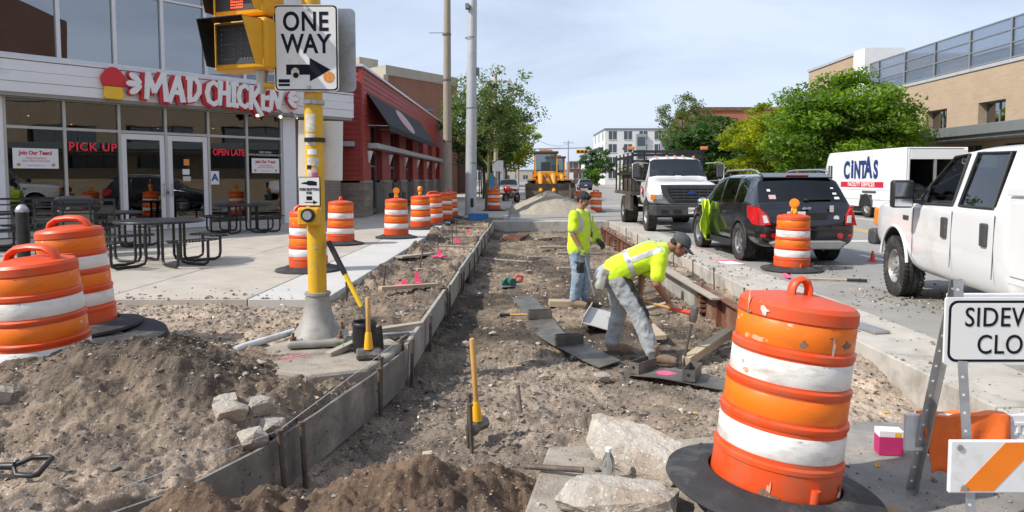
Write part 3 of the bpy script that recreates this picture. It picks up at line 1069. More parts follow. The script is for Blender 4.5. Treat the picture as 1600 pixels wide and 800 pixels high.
y = 8.45
while y < 26.4:
 panel(WALK_X - 0.95, WALK_X, y, y + 1.5, 'concrete_new')
 y += 1.5
for i in range(11):
 for j in range(10):
  panel(-3.3 - 1.8 * (i + 1), -3.3 - 1.8 * i, 8.45 + 1.8 * j, 8.45 + 1.8 * (j + 1), 'concrete_walk')
for j in range(14):
 panel(-5.9, -3.3, 26.45 + 3.6 * j, 26.45 + 3.6 * (j + 1), 'concrete_walk')
 panel(-3.3, WALK2_X, 26.62 + 3.6 * j, 26.62 + 3.6 * (j + 1), 'concrete_walk')
b = MB()
b.bx(WALK2_X, WALK2_X + 0.15, 26.6, 78, -0.5, 0.11)
b.build('kerb', 'concrete', walk)
# right pavement
b = MB()
b.bx(16.8, 24, -20, 78, -0.5, 0.12)
b.bx(16.8, 40, 92, 400, -0.5, 0.12)
rw = kind(b.build('far_pavement', 'concrete_walk'), 'structure')
b = MB()
b.bx(-40, WALK2_X + 0.1, 92, 400, -0.5, 0.12)
kind(b.build('far_pavement', 'concrete_walk'), 'structure')

# ---- broken slab the near drum stands on, and the asphalt patch beside it
b = MB()
b.prism([(-0.06, 2.0), (0.02, 3.3), (0.17, 4.12), (0.75, 4.20), (1.3, 4.32), (1.78, 4.26), (1.74, 2.0)], -0.4, -0.02)
s = b.build('broken_slab', 'concrete_dirty', bevel=0.02)
kind(s, 'structure')
b = MB()
b.prism([(1.75, 2.0), (1.79, 4.27), (2.3, 4.62), (2.9, 4.55), (3.29, 4.3), (3.29, 2.0)], -0.45, -0.035)
s = b.build('asphalt_patch', 'asphalt_patch', bevel=0.02)
kind(s, 'structure')
# ------------------------------------------------------------------ corner restaurant
SH_RZ = math.atan2(0.76, 0.65)
SH_O = Vector((-12.65, 17.1, 0.12))
SH_D = Vector((0.65, 0.76, 0)).normalized()
SH_N = Vector((0.76, -0.65, 0)).normalized()


def SH(s, out, z):
 p = SH_O + SH_D * s + SH_N * out
 return (p.x, p.y, z)


shop = thing('restaurant_building', 'two-storey glass-fronted corner restaurant with white siding fascia and double doors', 'building', SH_O, SH_RZ)
MUL = [0.177, 1.458, 2.76, 3.98, 5.21, 6.42, 7.60]
Z0 = 0.0
TR, TOP = 2.73, 3.44      # transom and head, above the pavement
# rooms behind the glass
b = MB()
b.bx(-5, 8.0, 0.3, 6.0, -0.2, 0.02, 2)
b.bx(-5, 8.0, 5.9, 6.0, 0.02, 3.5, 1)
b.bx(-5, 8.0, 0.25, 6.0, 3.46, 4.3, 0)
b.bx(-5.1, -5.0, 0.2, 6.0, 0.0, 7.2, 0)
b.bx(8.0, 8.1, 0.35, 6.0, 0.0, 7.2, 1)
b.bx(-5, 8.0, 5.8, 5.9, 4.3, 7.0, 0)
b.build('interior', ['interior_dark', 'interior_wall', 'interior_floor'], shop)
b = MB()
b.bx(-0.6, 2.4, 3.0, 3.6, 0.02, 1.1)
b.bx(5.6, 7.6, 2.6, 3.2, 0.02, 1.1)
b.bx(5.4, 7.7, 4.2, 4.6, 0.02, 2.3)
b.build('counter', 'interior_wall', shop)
b = MB()
b.bx(-5.4, 8.6, -0.12, 6.2, 6.95, 7.45)
b.bx(-5.4, 8.9, -0.35, 6.4, 7.45, 7.6)
b.build('roof', 'white_panel', shop, bevel=0.01)
b = MB()
b.bx(-5, -0.45, 0.0, 0.3, 0.0, 3.5)
b.bx(-5, -0.45, 0.02, 0.3, 4.33, 6.95)
b.build('wall', 'white_panel', shop)
b = MB()
b.bx(-0.45, 0.14, -0.06, 0.3, 0.0, 3.46)
b.build('column', 'white_panel', shop, bevel=0.01)
b = MB()
b.bx(7.64, 8.09, -0.06, 0.3, 0.0, 3.46)
b.build('column', 'white_panel', shop, bevel=0.01)
# fascia of three boards with dark joints, and soffit
for i in range(3):
 b = MB()
 b.bx(-5, 10.2, -0.34 - 0.012 * (i % 2), 0.0, 3.55 + 0.26 * i, 3.55 + 0.26 * i + 0.252)
 b.build('fascia_board', 'white_panel', shop, bevel=0.006)
b = MB()
b.bx(-5, 10.2, -0.36, 0.05, 4.34, 4.40)
b.build('fascia_cap', 'white_frame', shop)
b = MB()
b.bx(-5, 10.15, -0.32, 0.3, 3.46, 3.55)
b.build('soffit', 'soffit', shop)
# brick return
b = MB()
b.bx(8.09, 10.1, 0.35, 1.2, 0.0, 3.46)
b.bx(8.1, 9.6, 0.4, 4.0, 4.40, 5.3)
b.build('brick_wall', 'wall_brick_taupe', shop)
# glazing
b = MB()
b.bx(0.14, 7.64, 0.02, 0.16, 0.0, 0.14)
b.build('sill', 'alu_frame', shop)
for s in MUL:
 b = MB()
 b.bx(s - 0.035, s + 0.035, -0.03, 0.13, 0.14, TOP)
 b.build('mullion', 'alu_frame', shop)
for i in range(6):
 a, c = MUL[i] + 0.035, MUL[i + 1] - 0.035
 b = MB()
 b.bx(a, c, -0.02, 0.12, TR - 0.035, TR + 0.035)
 b.build('transom', 'alu_frame', shop)
 b = MB()
 b.bx(a, c, 0.04, 0.055, TR + 0.035, TOP)
 b.build('pane', 'shop_glass', shop)
 if i in (2, 3):
  continue
 b = MB()
 b.bx(a, c, 0.04, 0.055, 0.14, TR - 0.035)
 b.build('pane', 'shop_glass', shop)
b = MB()
b.bx(0.14, 7.64, -0.03, 0.13, TOP, TOP + 0.03)
b.build('head_rail', 'alu_frame', shop)
for i in (2, 3):
 a, c = MUL[i] + 0.04, MUL[i + 1] - 0.04
 d = MB()
 d.bx(a, a + 0.13, -0.01, 0.06, 0.02, 2.68)
 d.bx(c - 0.13, c, -0.01, 0.06, 0.02, 2.68)
 d.bx(a + 0.13, c - 0.13, -0.01, 0.06, 0.02, 0.30)
 d.bx(a + 0.13, c - 0.13, -0.01, 0.06, 2.53, 2.68)
 door = d.build('door', 'white_frame', shop, bevel=0.004)
 b = MB()
 b.bx(a + 0.13, c - 0.13, 0.018, 0.03, 0.30, 2.53)
 b.build('pane', 'shop_glass', door)
 hx = c - 0.07 if i == 2 else a + 0.07
 b = MB()
 b.tube([(hx, -0.01, 0.95), (hx, -0.07, 0.95), (hx, -0.07, 1.30), (hx, -0.01, 1.30)], 0.012, 8)
 b.build('handle', 'galv', door, smooth=40)
b = MB()
b.box((MUL[3], -0.06, 1.05), (0.06, 0.03, 0.08))
b.tube([(MUL[3] - 0.02, -0.06, 1.09), (MUL[3] - 0.02, -0.06, 1.14), (MUL[3] + 0.02, -0.06, 1.14), (MUL[3] + 0.02, -0.06, 1.09)], 0.006, 6)
b.build('padlock', 'tool_steel', shop)
# upper storey
UM = [-0.2, 1.40, 2.72, 3.96, 5.19, 6.40, 7.58]
b = MB()
b.bx(-0.45, 7.7, -0.08, 0.12, 4.40, 4.52)
b.build('sill', 'white_frame', shop)
for s in UM:
 b = MB()
 b.bx(s - 0.045, s + 0.045, -0.04, 0.13, 4.52, 6.95)
 b.build('mullion', 'white_frame', shop)
for i in range(6):
 b = MB()
 b.bx(UM[i] + 0.045, UM[i + 1] - 0.045, 0.04, 0.055, 4.52, 6.44)
 b.build('pane', 'sky_glass', shop)
 b = MB()
 b.bx(UM[i] + 0.045, UM[i + 1] - 0.045, 0.04, 0.055, 6.50, 6.95)
 b.build('pane', 'sky_glass', shop)
 b = MB()
 b.bx(UM[i] + 0.045, UM[i + 1] - 0.045, -0.02, 0.12, 6.44, 6.50)
 b.build('transom', 'white_frame', shop)
b = MB()
b.bx(7.63, 8.6, -0.02, 6.0, 4.40, 6.95)
b.build('wall', 'wall_brick_taupe', shop)
# railing seen through the upper glass
b = MB()
for k in range(9):
 b.cyl((k - 0.4, 0.9, 4.3), (k - 0.4, 0.9, 5.35), 0.02, n=6)
b.cyl((-0.5, 0.9, 5.35), (7.8, 0.9, 5.35), 0.025, n=6)
b.cyl((-0.5, 0.9, 4.9), (7.8, 0.9, 4.9), 0.015, n=6)
b.build('railing', 'galv', shop)

# ---- raised sign lettering, hand-brushed capitals
GL = {
 'M': (1.05, [[(0.0, -0.02), (0.10, 1.0)], [(0.10, 1.0), (0.36, 0.28)], [(0.36, 0.28), (0.80, 1.05)], [(0.80, 1.05), (0.90, -0.06)]]),
 'A': (0.80, [[(-0.02, -0.05), (0.42, 1.02)], [(0.42, 1.02), (0.62, 0.0)], [(0.14, 0.36), (0.60, 0.34)]]),
 'D': (0.75, [[(0.14, 0.0), (0.18, 0.98)], [(0.05, 0.98), (0.45, 0.98), (0.64, 0.72), (0.62, 0.40), (0.40, 0.08), (0.10, 0.02)]]),
 'C': (0.62, [[(0.58, 0.86), (0.40, 1.0), (0.16, 0.86), (0.04, 0.48), (0.14, 0.12), (0.38, 0.0), (0.56, 0.10)]]),
 'H': (0.62, [[(0.06, 0.0), (0.12, 1.0)], [(0.50, -0.04), (0.54, 1.04)], [(0.08, 0.50), (0.54, 0.54)]]),
 'I': (0.40, [[(0.18, 0.0), (0.20, 1.0)], [(0.0, 0.98), (0.38, 1.0)], [(0.0, 0.02), (0.36, 0.0)]]),
 'K': (0.66, [[(0.08, 0.0), (0.14, 1.02)], [(0.60, 1.0), (0.14, 0.44)], [(0.20, 0.50), (0.66, -0.28)]]),
 'E': (0.54, [[(0.10, 0.0), (0.12, 1.0)], [(0.06, 0.97), (0.52, 1.02)], [(0.10, 0.50), (0.42, 0.54)], [(0.06, 0.02), (0.48, -0.04)]]),
 'N': (0.78, [[(0.02, -0.04), (0.14, 0.94)], [(0.14, 0.94), (0.48, 0.06)], [(0.48, 0.06), (0.70, 1.10)]]),
}


def ribbon(bb, pts, w, z0, z1, mi, k):
 """brush stroke: thick polyline with pressed ends, extruded"""
 P = [Vector((p[0], p[1])) for p in pts]
 L, Rr = [], []
 for i, p in enumerate(P):
  d = (P[min(i + 1, len(P) - 1)] - P[max(i - 1, 0)]).normalized()
  nn = Vector((-d.y, d.x))
  ww = w * (0.42 if i == 0 else (0.56 if i == len(P) - 1 else 0.5))
  e = d * (-w * 0.28 if i == 0 else (w * 0.28 if i == len(P) - 1 else 0))
  L.append(p + nn * ww + e)
  Rr.append(p - nn * ww + e)
 poly = [(q.x, q.y) for q in L] + [(q.x, q.y) for q in reversed(Rr)]
 bb.prism(poly, z0, z1 + 0.0015 * k, mi)


sign = thing('shop_sign', 'raised white and red brush-lettered shop name across the white fascia', 'sign', SH(3.28, 0.40, 3.75), SH_RZ)
HT = 0.64
x = 0.0
word = 'MAD CHICKEN'
tot = sum(0.30 if ch == ' ' else GL[ch][0] for ch in word)
scx = 4.15 / (tot * HT)
for n_, ch in enumerate(word):
 if ch == ' ':
  x += 0.22 * HT * scx
  continue
 w_, strokes = GL[ch]
 dy = [0.02, 0.0, 0.03, 0, -0.02, 0.0, 0.0, -0.02, -0.05, -0.03, 0.0][n_]
 for (o_, mi, dpt, nm, ex) in (((-0.07, -0.05), 'red_letter', (0.0, 0.12), 'letter_shadow', 0.045), ((0, 0), 'sign_white', (0.13, 0.17), 'letter', 0.0)):
  bb = MB()
  for k, st in enumerate(strokes):
   ribbon(bb, [((p[0] * scx) * HT + o_[0] * 0.8, p[1] * HT + o_[1] * 0.6 + dy) for p in st], 0.138 + ex, dpt[0], dpt[1], 0, k)
  bb.build(nm, mi, sign, loc=(x, 0, 0), rot=(R(90), 0, 0))
 x += w_ * HT * scx
for (px_, sg) in ((-0.06, -1), (4.22, 1)):
 for a in (-38, 0, 38):
  bb = MB()
  aa = R(a) + (PI if sg < 0 else 0)
  cx_, cy_ = 0.25 * math.cos(aa), 0.25 * math.sin(aa)
  for (mi, gz, g) in ((1, (0.0, 0.10), 1.25), (0, (0.11, 0.15), 1.0)):
   poly = []
   for j in range(14):
    t = 2 * PI * j / 14
    ex, ey = 0.19 * g * math.cos(t), 0.078 * g * math.sin(t) * (1 + 0.35 * math.cos(t))
    poly.append((cx_ + ex * math.cos(aa) - ey * math.sin(aa), cy_ + ex * math.sin(aa) + ey * math.cos(aa)))
   bb.prism(poly, gz[0], gz[1], mi)
  bb.build('petal', ['sign_white', 'red_letter'], sign, loc=(px_, 0, 0.36), rot=(R(90), 0, 0))
plaque = thing('sign_plaque', 'plain red and yellow rounded plaque on the fascia before the shop name', 'sign', SH(2.50, 0.38, 4.02), SH_RZ)
bb = MB()
bb.prism([(0.30 * math.cos(t) * (1.0 if math.sin(t) < 0.5 else 0.9), 0.14 + 0.34 * math.sin(t)) for t in [PI * j / 16 for j in range(17)]] + [(-0.26, -0.02), (0.26, -0.02)], 0, 0.10)
bb.build('upper_panel', 'red_letter', plaque, rot=(R(90), 0, 0), bevel=0.015)
bb = MB()
bb.prism([(-0.22, -0.03), (0.22, -0.03), (0.25, -0.30), (0.20, -0.36), (-0.20, -0.36), (-0.25, -0.30)], 0, 0.10)
bb.build('lower_panel', 'yellow_letter', plaque, rot=(R(90), 0, 0), bevel=0.02)

mk('lamp_warm', (1.0, 0.72, 0.38), 0.4, var=0.02, emit=6.0)
for i, (s, aim, lb) in enumerate([(6.55, -0.5, 'below the third-last letter of the shop name'), (7.35, -0.7, 'below the last letter of the shop name'), (7.72, 0.7, 'right of the shop name, aimed along the wall')]):
 sp = thing('spotlight', 'small floodlight with lit bulb ' + lb, 'lamp', SH(s, 0.36, 3.66), SH_RZ, 'floodlights under the restaurant fascia')
 bb = MB()
 bb.tube([(0, 0.06, 0.05), (0, -0.10, 0.02), (0.03 * aim, -0.18, -0.05)], 0.014, 8)
 bb.build('arm', 'black_metal', sp, smooth=40)
 bb = MB()
 q = Vector((aim * 0.8, -0.3, -0.7)).normalized()
 c0 = Vector((0.03 * aim, -0.18, -0.05))
 bb.tube([c0, c0 + q * 0.05, c0 + q * 0.15], [0.03, 0.045, 0.065], 12, caps=False)
 bb.build('shade', 'galv', sp, smooth=40)
 bb = MB()
 bb.ell(c0 + q * 0.12, 0.04, nu=10, nv=6)
 bb.build('bulb', 'lamp_warm', sp, smooth=60)
# ceiling pendants inside, lit
for (s, d_, z_, lb) in [(6.05, 1.4, 3.05, 'above OPEN LATE'), (4.6, 2.0, 3.0, 'above the right-hand door'), (2.3, 2.2, 3.0, 'above PICK UP'), (1.0, 1.2, 3.1, 'above the left hiring poster')]:
 p_ = thing('pendant_lamp', 'small lit red pendant lamp inside the restaurant ' + lb, 'lamp', SH(s, -d_, z_ + 0.12), SH_RZ, 'pendant lamps inside the restaurant')
 bb = MB()
 bb.lathe([(0.02, 0.14), (0.06, 0.12), (0.11, 0.0), (0.10, 0.0), (0.05, 0.10)], 14)
 bb.cyl((0, 0, 0.13), (0, 0, 0.48), 0.006, n=6)
 bb.build('shade', 'red_letter', p_, smooth=40)
 bb = MB()
 bb.ell((0, 0, 0.03), 0.035, nu=8, nv=6)
 bb.build('bulb', 'lamp_warm', p_, smooth=60)


# posters, window lettering
def poster(s, z, w, h, label):
 p_ = thing('poster', label, 'poster', SH(s, 0.035, z), SH_RZ)
 bb = MB()
 bb.bx(-w / 2, w / 2, 0.0, 0.006, -h / 2, h / 2)
 bb.build('sheet', 'paper', p_)
 lettering('Join Our Team!', 'red_letter', h * 0.27, p_, (0, -0.002, h * 0.27), sx=min(1.0, 0.80 * w / (h * 0.27 * 7.0)) * 1.0, off=0.006, ext=0.001)
 lettering('Hiring all positions\n(Part Time or Full Time)', 'red_letter', h * 0.14, p_, (0, -0.002, -h * 0.05), sx=0.85, ext=0.001)
 lettering('Apply in person or at', 'red_letter', h * 0.09, p_, (0, -0.002, -h * 0.34), sx=0.9, ext=0.001)
 for sx_ in (-1, 1):
  bb = MB()
  bb.cyl((sx_ * w * 0.38, -0.001, -h * 0.32), (sx_ * w * 0.38, -0.003, -h * 0.32), h * 0.09, n=12)
  bb.build('printed_dot', 'sticker_orange', p_)


poster(0.80, 2.08, 0.98, 0.50, 'white hiring poster with red print in the window left of PICK UP')
poster(7.02, 1.98, 0.94, 0.46, 'white hiring poster with red print in the window right of OPEN LATE')
t_ = thing('window_lettering', 'red PICK UP lettering on the window beside the double doors', 'lettering', SH(2.10, 0.035, 2.40), SH_RZ)
lettering('PICK UP', 'red_glow', 0.29, t_, (0, 0, 0), off=0.006, ext=0.002, space=1.12)
t_ = thing('window_lettering', 'red OPEN LATE lettering on the window beside the lettered placard', 'lettering', SH(5.82, 0.035, 2.36), SH_RZ)
lettering('OPEN LATE', 'red_glow', 0.27, t_, (0, 0, 0), off=0.008, ext=0.002, sx=0.72)
t_ = thing('window_placard', 'small white placard with a blue letter A low in the window', 'placard', SH(5.36, 0.04, 1.60), SH_RZ)
bb = MB()
bb.bx(-0.13, 0.13, 0, 0.006, -0.2, 0.2)
bb.build('sheet', 'paper', t_)
lettering('A', 'sign_blue', 0.30, t_, (0, -0.002, 0.0), off=0.01, ext=0.001)
t_ = thing('window_lettering', 'small pale web address lettering on the window above the right hiring poster', 'lettering', SH(7.02, 0.035, 2.36), SH_RZ)
lettering('2022 MENU\nWWW.MADCHICKENUSA.COM', 'paper', 0.085, t_, (0, 0, 0), ext=0.001)
t_ = thing('door_notices', 'cluster of small notices taped inside the right door glass', 'notice', SH(4.55, -0.010, 1.75), SH_RZ)
for (dx, dz, w, h, mt) in [(0, 0.30, 0.16, 0.18, 'sticker_orange'), (-0.02, 0.02, 0.2, 0.16, 'paper'), (0.0, -0.18, 0.22, 0.14, 'sticker_pale')]:
 bb = MB()
 bb.bx(dx - w / 2, dx + w / 2, 0, 0.004, dz - h / 2, dz + h / 2)
 bb.build('notice', mt, t_)

# ------------------------------------------------------------------ red clapboard building along the street
RX = -5.86
RY0, RY1, RZT = 26.3, 53.7, 5.70
red = thing('red_building', 'low dark red clapboard shop building with masonry base and grey ledge', 'building', (RX, RY0, 0.12))
red.location = (0, 0, 0)
BAY = [(27.8 + 4.3 * i, 30.1 + 4.3 * i) for i in range(6)]
PIER = []
y_ = RY0
for a, c in BAY:
 PIER.append((y_, a))
 y_ = c
PIER.append((y_, RY1))
b = MB()
b.bx(-13, -7.6, RY0 + 0.6, RY1 - 0.02, 0.1, 5.5)
b.bx(-7.6, RX - 0.02, RY0 + 0.6, RY1 - 0.02, 5.2, 5.5)
b.build('interior', 'interior_dark', red)
b = MB()
for a, c in PIER:
 b.bx(RX - 0.55, RX - 0.015, a, c, 1.50, 3.78)
b.bx(RX - 0.55, RX - 0.015, RY0 + 0.01, RY1, 3.78, RZT)
b.bx(-9.4, RX - 0.55, RY0 + 0.015, RY0 + 0.4, 1.5, RZT)
b.bx(-9.4, -9.0, RY0 + 0.4, RY1, 0.1, RZT)
b.build('wall', 'siding_red', red)
# clapboards: street side above the openings
def lap(bb, p0, p1, h, t=0.022):
 """one lapped board between p0 and p1 (bottom edge), facing outward to the right of travel"""
 p0, p1 = Vector(p0), Vector(p1)
 d = (p1 - p0).normalized()
 n = Vector((d.y, -d.x, 0))
 up = Vector((0, 0, h))
 vs = [p0, p1, p1 + n * t, p0 + n * t, p0 + up, p1 + up, p1 + up + n * 0.004, p0 + up + n * 0.004]
 bb.add(vs, [(0, 1, 2, 3)[::-1], (3, 2, 6, 7), (4, 7, 6, 5), (0, 3, 7, 4), (1, 5, 6, 2), (0, 4, 5, 1)])


bh = 0.192
for i in range(10):
 z = 3.78 + bh * i
 for (a, c) in ((RY0, 35.2), (35.21, 44.6), (44.61, RY1)):
  bb = MB()
  lap(bb, (RX - 0.014, c, z), (RX - 0.014, a, z), bh)
  for k in range(len(bb.f)):
   bb.f[k] = tuple(reversed(bb.f[k]))
  vs = [Vector(v) for v in bb.v]
  bb.v = [(2 * (RX - 0.014) - v.x, v.y, v.z) for v in vs]
  bb.build('clapboard', 'siding_red', red)
for a, c in PIER:
 for i in range(12):
  z = 1.50 + bh * i
  if 2.70 < z < 2.95 or z > 3.70:
   continue
  bb = MB()
  hh = min(bh, 3.78 - z)
  bb.bx(RX - 0.014, RX + 0.006, a, c, z, z + hh - 0.012)
  bb.build('clapboard', 'siding_red', red)
for i in range(22):
 z = 1.50 + bh * i
 bb = MB()
 x1 = RX + 0.01
 x0 = -6.9 if 1.4 < z < 2.7 else -9.4
 vs = [(x0, RY0 - 0.022, z), (x1, RY0 - 0.022, z), (x1, RY0 - 0.003, z + bh - 0.004), (x0, RY0 - 0.003, z + bh - 0.004),
   (x0, RY0 + 0.012, z), (x1, RY0 + 0.012, z), (x1, RY0 + 0.012, z + bh - 0.004), (x0, RY0 + 0.012, z + bh - 0.004)]
 bb.add(vs, [(0, 1, 2, 3), (5, 4, 7, 6), (0, 4, 5, 1), (3, 2, 6, 7), (0, 3, 7, 4), (1, 5, 6, 2)])
 bb.build('clapboard', 'siding_red', red)
b = MB()
b.bx(RX - 0.08, RX + 0.035, RY0 - 0.045, RY0 + 0.10, 1.50, RZT)
b.build('corner_trim', 'siding_red', red)
b = MB()
b.bx(RX - 0.6, RX + 0.09, RY0 - 0.09, RY1 + 0.1, RZT, RZT + 0.09)
b.bx(-9.5, RX - 0.6, RY0 - 0.09, RY0 + 0.4, RZT, RZT + 0.09)
b.build('coping', 'white_frame', red)
# ledge canopies
for a, c in zip([RY0 + 0.9] + [BAY[i][1] + 1.0 for i in range(5)], [BAY[i][1] + 0.98 for i in range(5)] + [RY1]):
 b = MB()
 b.bx(RX + 0.008, RX + 0.42, a, c, 2.74, 2.94)
 b.build('ledge', 'grey_paint', red, bevel=0.01)
b = MB()
b.bx(-9.3, RX - 0.25, RY0 - 0.36, RY0 - 0.024, 2.76, 2.94)
b.build('ledge', 'grey_paint', red, bevel=0.01)
# block masonry under the boards
rs = random.Random(21)


def blocks(bb, x0, x1, y0, y1, z0, z1, axis, cols, bw=0.40, bhh=0.20):
 r = 0
 z = z0
 while z < z1 - 0.02:
  zt_ = min(z + bhh, z1)
  p = (x0 if axis == 'x' else y0) - (bw / 2 if r % 2 else 0)
  end = x1 if axis == 'x' else y1
  beg = x0 if axis == 'x' else y0
  while p < end - 0.01:
   a, c = max(p, beg), min(p + bw, end)
   if c - a > 0.03:
    pr = rs.uniform(0, 0.006)
    n0 = len(bb.v)
    if axis == 'y':
     bb.bx(x0, x1 + pr, a + 0.006, c - 0.006, z + 0.006, zt_ - 0.006)
    else:
     bb.bx(a + 0.006, c - 0.006, y0 - pr, y1, z + 0.006, zt_ - 0.006)
    g = rs.uniform(0.75, 1.25)
    cols.extend([(g * 1.02, g, g * 0.97)] * (len(bb.v) - n0))
   p += bw
  z += bhh
  r += 1


for a, c in PIER:
 bb, cols = MB(), []
 blocks(bb, RX - 0.1, RX + 0.06, a, c, 0.12, 1.42, 'y', cols)
 o = bb.build('masonry_base', 'block_taupe', red)
 at = o.data.attributes.new('Col', 'FLOAT_COLOR', 'POINT')
 at.data.foreach_set('color', [v for q in cols for v in (*q, 1.0)])
 kind(o, 'stuff')
 b = MB()
 b.bx(RX - 0.55, RX + 0.045, a + 0.004, c - 0.004, 0.1, 1.415)
 b.build('mortar_core', 'mortar', red)
 b = MB()
 b.bx(RX - 0.1, RX + 0.08, a, c, 1.42, 1.50)
 b.build('base_cap', 'block_plain' if 'block_plain' in M else 'mortar', red)
bb, cols = MB(), []
blocks(bb, -9.4, RX + 0.06, RY0 - 0.07, RY0 + 0.1, 0.12, 1.42, 'x', cols)
o = bb.build('masonry_base', 'block_taupe', red)
at = o.data.attributes.new('Col', 'FLOAT_COLOR', 'POINT')
at.data.foreach_set('color', [v for q in cols for v in (*q, 1.0)])
kind(o, 'stuff')
b = MB()
b.bx(-9.4, RX + 0.04, RY0 - 0.05, RY0 + 0.3, 0.1, 1.415)
b.build('mortar_core', 'mortar', red)
# openings
for i, (a, c) in enumerate(BAY):
 b = MB()
 gx = RX - 0.30
 for y0, y1 in ((a, a + 0.09), (c - 0.09, c), ((a + c) / 2 - 0.04, (a + c) / 2 + 0.04)):
  b.bx(gx - 0.03, gx + 0.05, y0, y1, 0.14, 2.74)
 for z0, z1 in ((0.14, 0.32), (2.62, 2.74), (2.05, 2.12)):
  b.bx(gx - 0.025, gx + 0.045, a + 0.09, c - 0.09, z0, z1)
 win = b.build('shopfront_window', 'trim_grey', red)
 for k in range(2):
  y0 = a + 0.09 if k == 0 else (a + c) / 2 + 0.04
  y1 = (a + c) / 2 - 0.04 if k == 0 else c - 0.09
  b = MB()
  b.bx(gx, gx + 0.012, y0, y1, 0.32, 2.05)
  b.build('pane', 'shop_glass', win)
  b = MB()
  b.bx(gx, gx + 0.012, y0, y1, 2.12, 2.62)
  b.build('pane', 'shop_glass', win)
 b = MB()
 for y0, y1 in ((a, a + 0.06), (c - 0.06, c), ((a + c) / 2 - 0.03, (a + c) / 2 + 0.03)):
  b.bx(gx - 0.03, gx + 0.05, y0, y1, 2.98, 3.78)
 for z0, z1 in ((2.98, 3.05), (3.70, 3.78)):
  b.bx(gx - 0.025, gx + 0.045, a + 0.06, c - 0.06, z0, z1)
 win = b.build('clerestory_window', 'trim_grey', red)
 for k in range(2):
  y0 = a + 0.06 if k == 0 else (a + c) / 2 + 0.03
  y1 = (a + c) / 2 - 0.03 if k == 0 else c - 0.06
  b = MB()
  b.bx(gx, gx + 0.012, y0, y1, 3.05, 3.70)
  b.build('pane', 'shop_glass', win)
 b = MB()
 b.bx(RX - 0.55, RX - 0.02, a, c, 2.76, 2.96)
 b.build('lintel', 'siding_red', red)
 b = MB()
 b.lathe([(0.03, 0.0), (0.10, 0.18), (0.17, 0.42), (0.17, 0.46), (0.15, 0.46)], 12, a0=-PI / 2, a1=PI / 2)
 b.build('wall_light', 'sign_white', red, smooth=40, loc=(RX + 0.01, a - 0.45, 2.18))
# front window at the shaded end
b = MB()
b.bx(-8.4, -6.95, RY0 - 0.02, RY0 + 0.05, 0.3, 2.7)
b.build('front_window', 'far_glass', red)
# awning
b = MB()
ya, yb = 27.2, 41.4
p_t, p_b = (RX + 0.02, 4.86), (RX + 0.86, 3.62)
vs = [(p_t[0], ya, p_t[1]), (p_t[0], yb, p_t[1]), (p_b[0], yb, p_b[1]), (p_b[0], ya, p_b[1]),
  (p_t[0], ya, p_t[1] - 0.03), (p_t[0], yb, p_t[1] - 0.03), (p_b[0] - 0.03, yb, p_b[1]), (p_b[0] - 0.03, ya, p_b[1])]
b.add(vs, [(0, 3, 2, 1), (4, 5, 6, 7), (0, 4, 7, 3), (1, 2, 6, 5), (3, 7, 6, 2), (0, 1, 5, 4)])
b.bx(p_b[0] - 0.02, p_b[0] + 0.006, ya + 0.004, yb, p_b[1] - 0.22, p_b[1] - 0.005)
aw = b.build('awning', 'awning_cloth', red)
for k in range(7):
 y_ = ya + 0.02 + (yb - ya - 0.04) * k / 6
 b = MB()
 b.beam((RX + 0.02, y_, 3.62), (p_b[0] - 0.04, y_, 3.60), 0.025, 0.025)
 b.build('awning_strut', 'grey_paint', aw)
b = MB()
sl = Vector((p_b[0] - p_t[0], 0, p_b[1] - p_t[1]))
nrm = Vector((-sl.z, 0, sl.x)).normalized()
if nrm.x < 0:
 nrm = -nrm
cc = Vector(((p_t[0] + p_b[0]) / 2, 33.6, (p_t[1] + p_b[1]) / 2)) + nrm * 0.012
vs = [cc + Vector((0, 1, 0)) * (1.5 * math.cos(2 * PI * j / 28)) + sl.normalized() * (0.66 * math.sin(2 * PI * j / 28)) for j in range(28)]
vs2 = [v + nrm * 0.006 for v in vs]
b.add(vs + vs2, [tuple(range(27, -1, -1)), tuple(range(28, 56))] + [(j, (j + 1) % 28, 28 + (j + 1) % 28, 28 + j) for j in range(28)])
mk('emblem_pink', (0.62, 0.42, 0.43), 0.8, var=0.1)
b.build('awning_emblem', 'emblem_pink', aw)

# ------------------------------------------------------------------ brick block behind, and shops further along
bb_ = thing('brick_building', 'tall brown brick building with pale concrete frame behind the red shop', 'building', (-11.67, 62, 0))
b = MB()
foot = [(0, 0), (5.5, 8.0), (-0.3, 14), (-5.0, 9.0), (-1.75, 2.0)]
b.prism(foot, 0, 10.6)
b.build('wall', 'wall_brick_brown', bb_)
b = MB()
foot2 = [(0.02, -0.06), (5.58, 8.0), (-0.3, 14.1), (-5.1, 9.0), (-1.8, 1.95)]
b.prism(foot2, 10.6, 11.45)
b.beam((-0.02, -0.05, 0), (-0.02, -0.05, 10.6), 0.55, 0.12, up=(0.82, -0.57, 0))
b.prism([(-0.05, -0.08), (-1.80, 1.92), (-1.7, 2.1), (0.05, 0.1)], 0, 10.59)
b.build('concrete_frame', 'concrete_frame', bb_)
b = MB()
b.prism([(-3.4, 5.0), (-2.0, 6.8), (-3.5, 8.5), (-5.0, 6.5)], 11.45, 13.0)
b.build('roof_house', 'concrete_frame', bb_)
for t_ in (0.25, 0.55, 0.8):
 c = Vector((5.5 * t_, 8.0 * t_, 8.0))
 b = MB()
 b.beam(c - Vector((0.45, 0.65, 0)), c + Vector((0.45, 0.65, 0)), 0.2, 0.25, up=(0, 0, 1))
 b.build('vent', 'trim_grey', bb_)
sf = thing('corner_shops', 'dark two-storey shopfront with green awning beyond the brick building', 'building', (-12, 70.5, 0))
b = MB()
b.bx(0, 6.6, 0, 7.4, 0, 6.0)
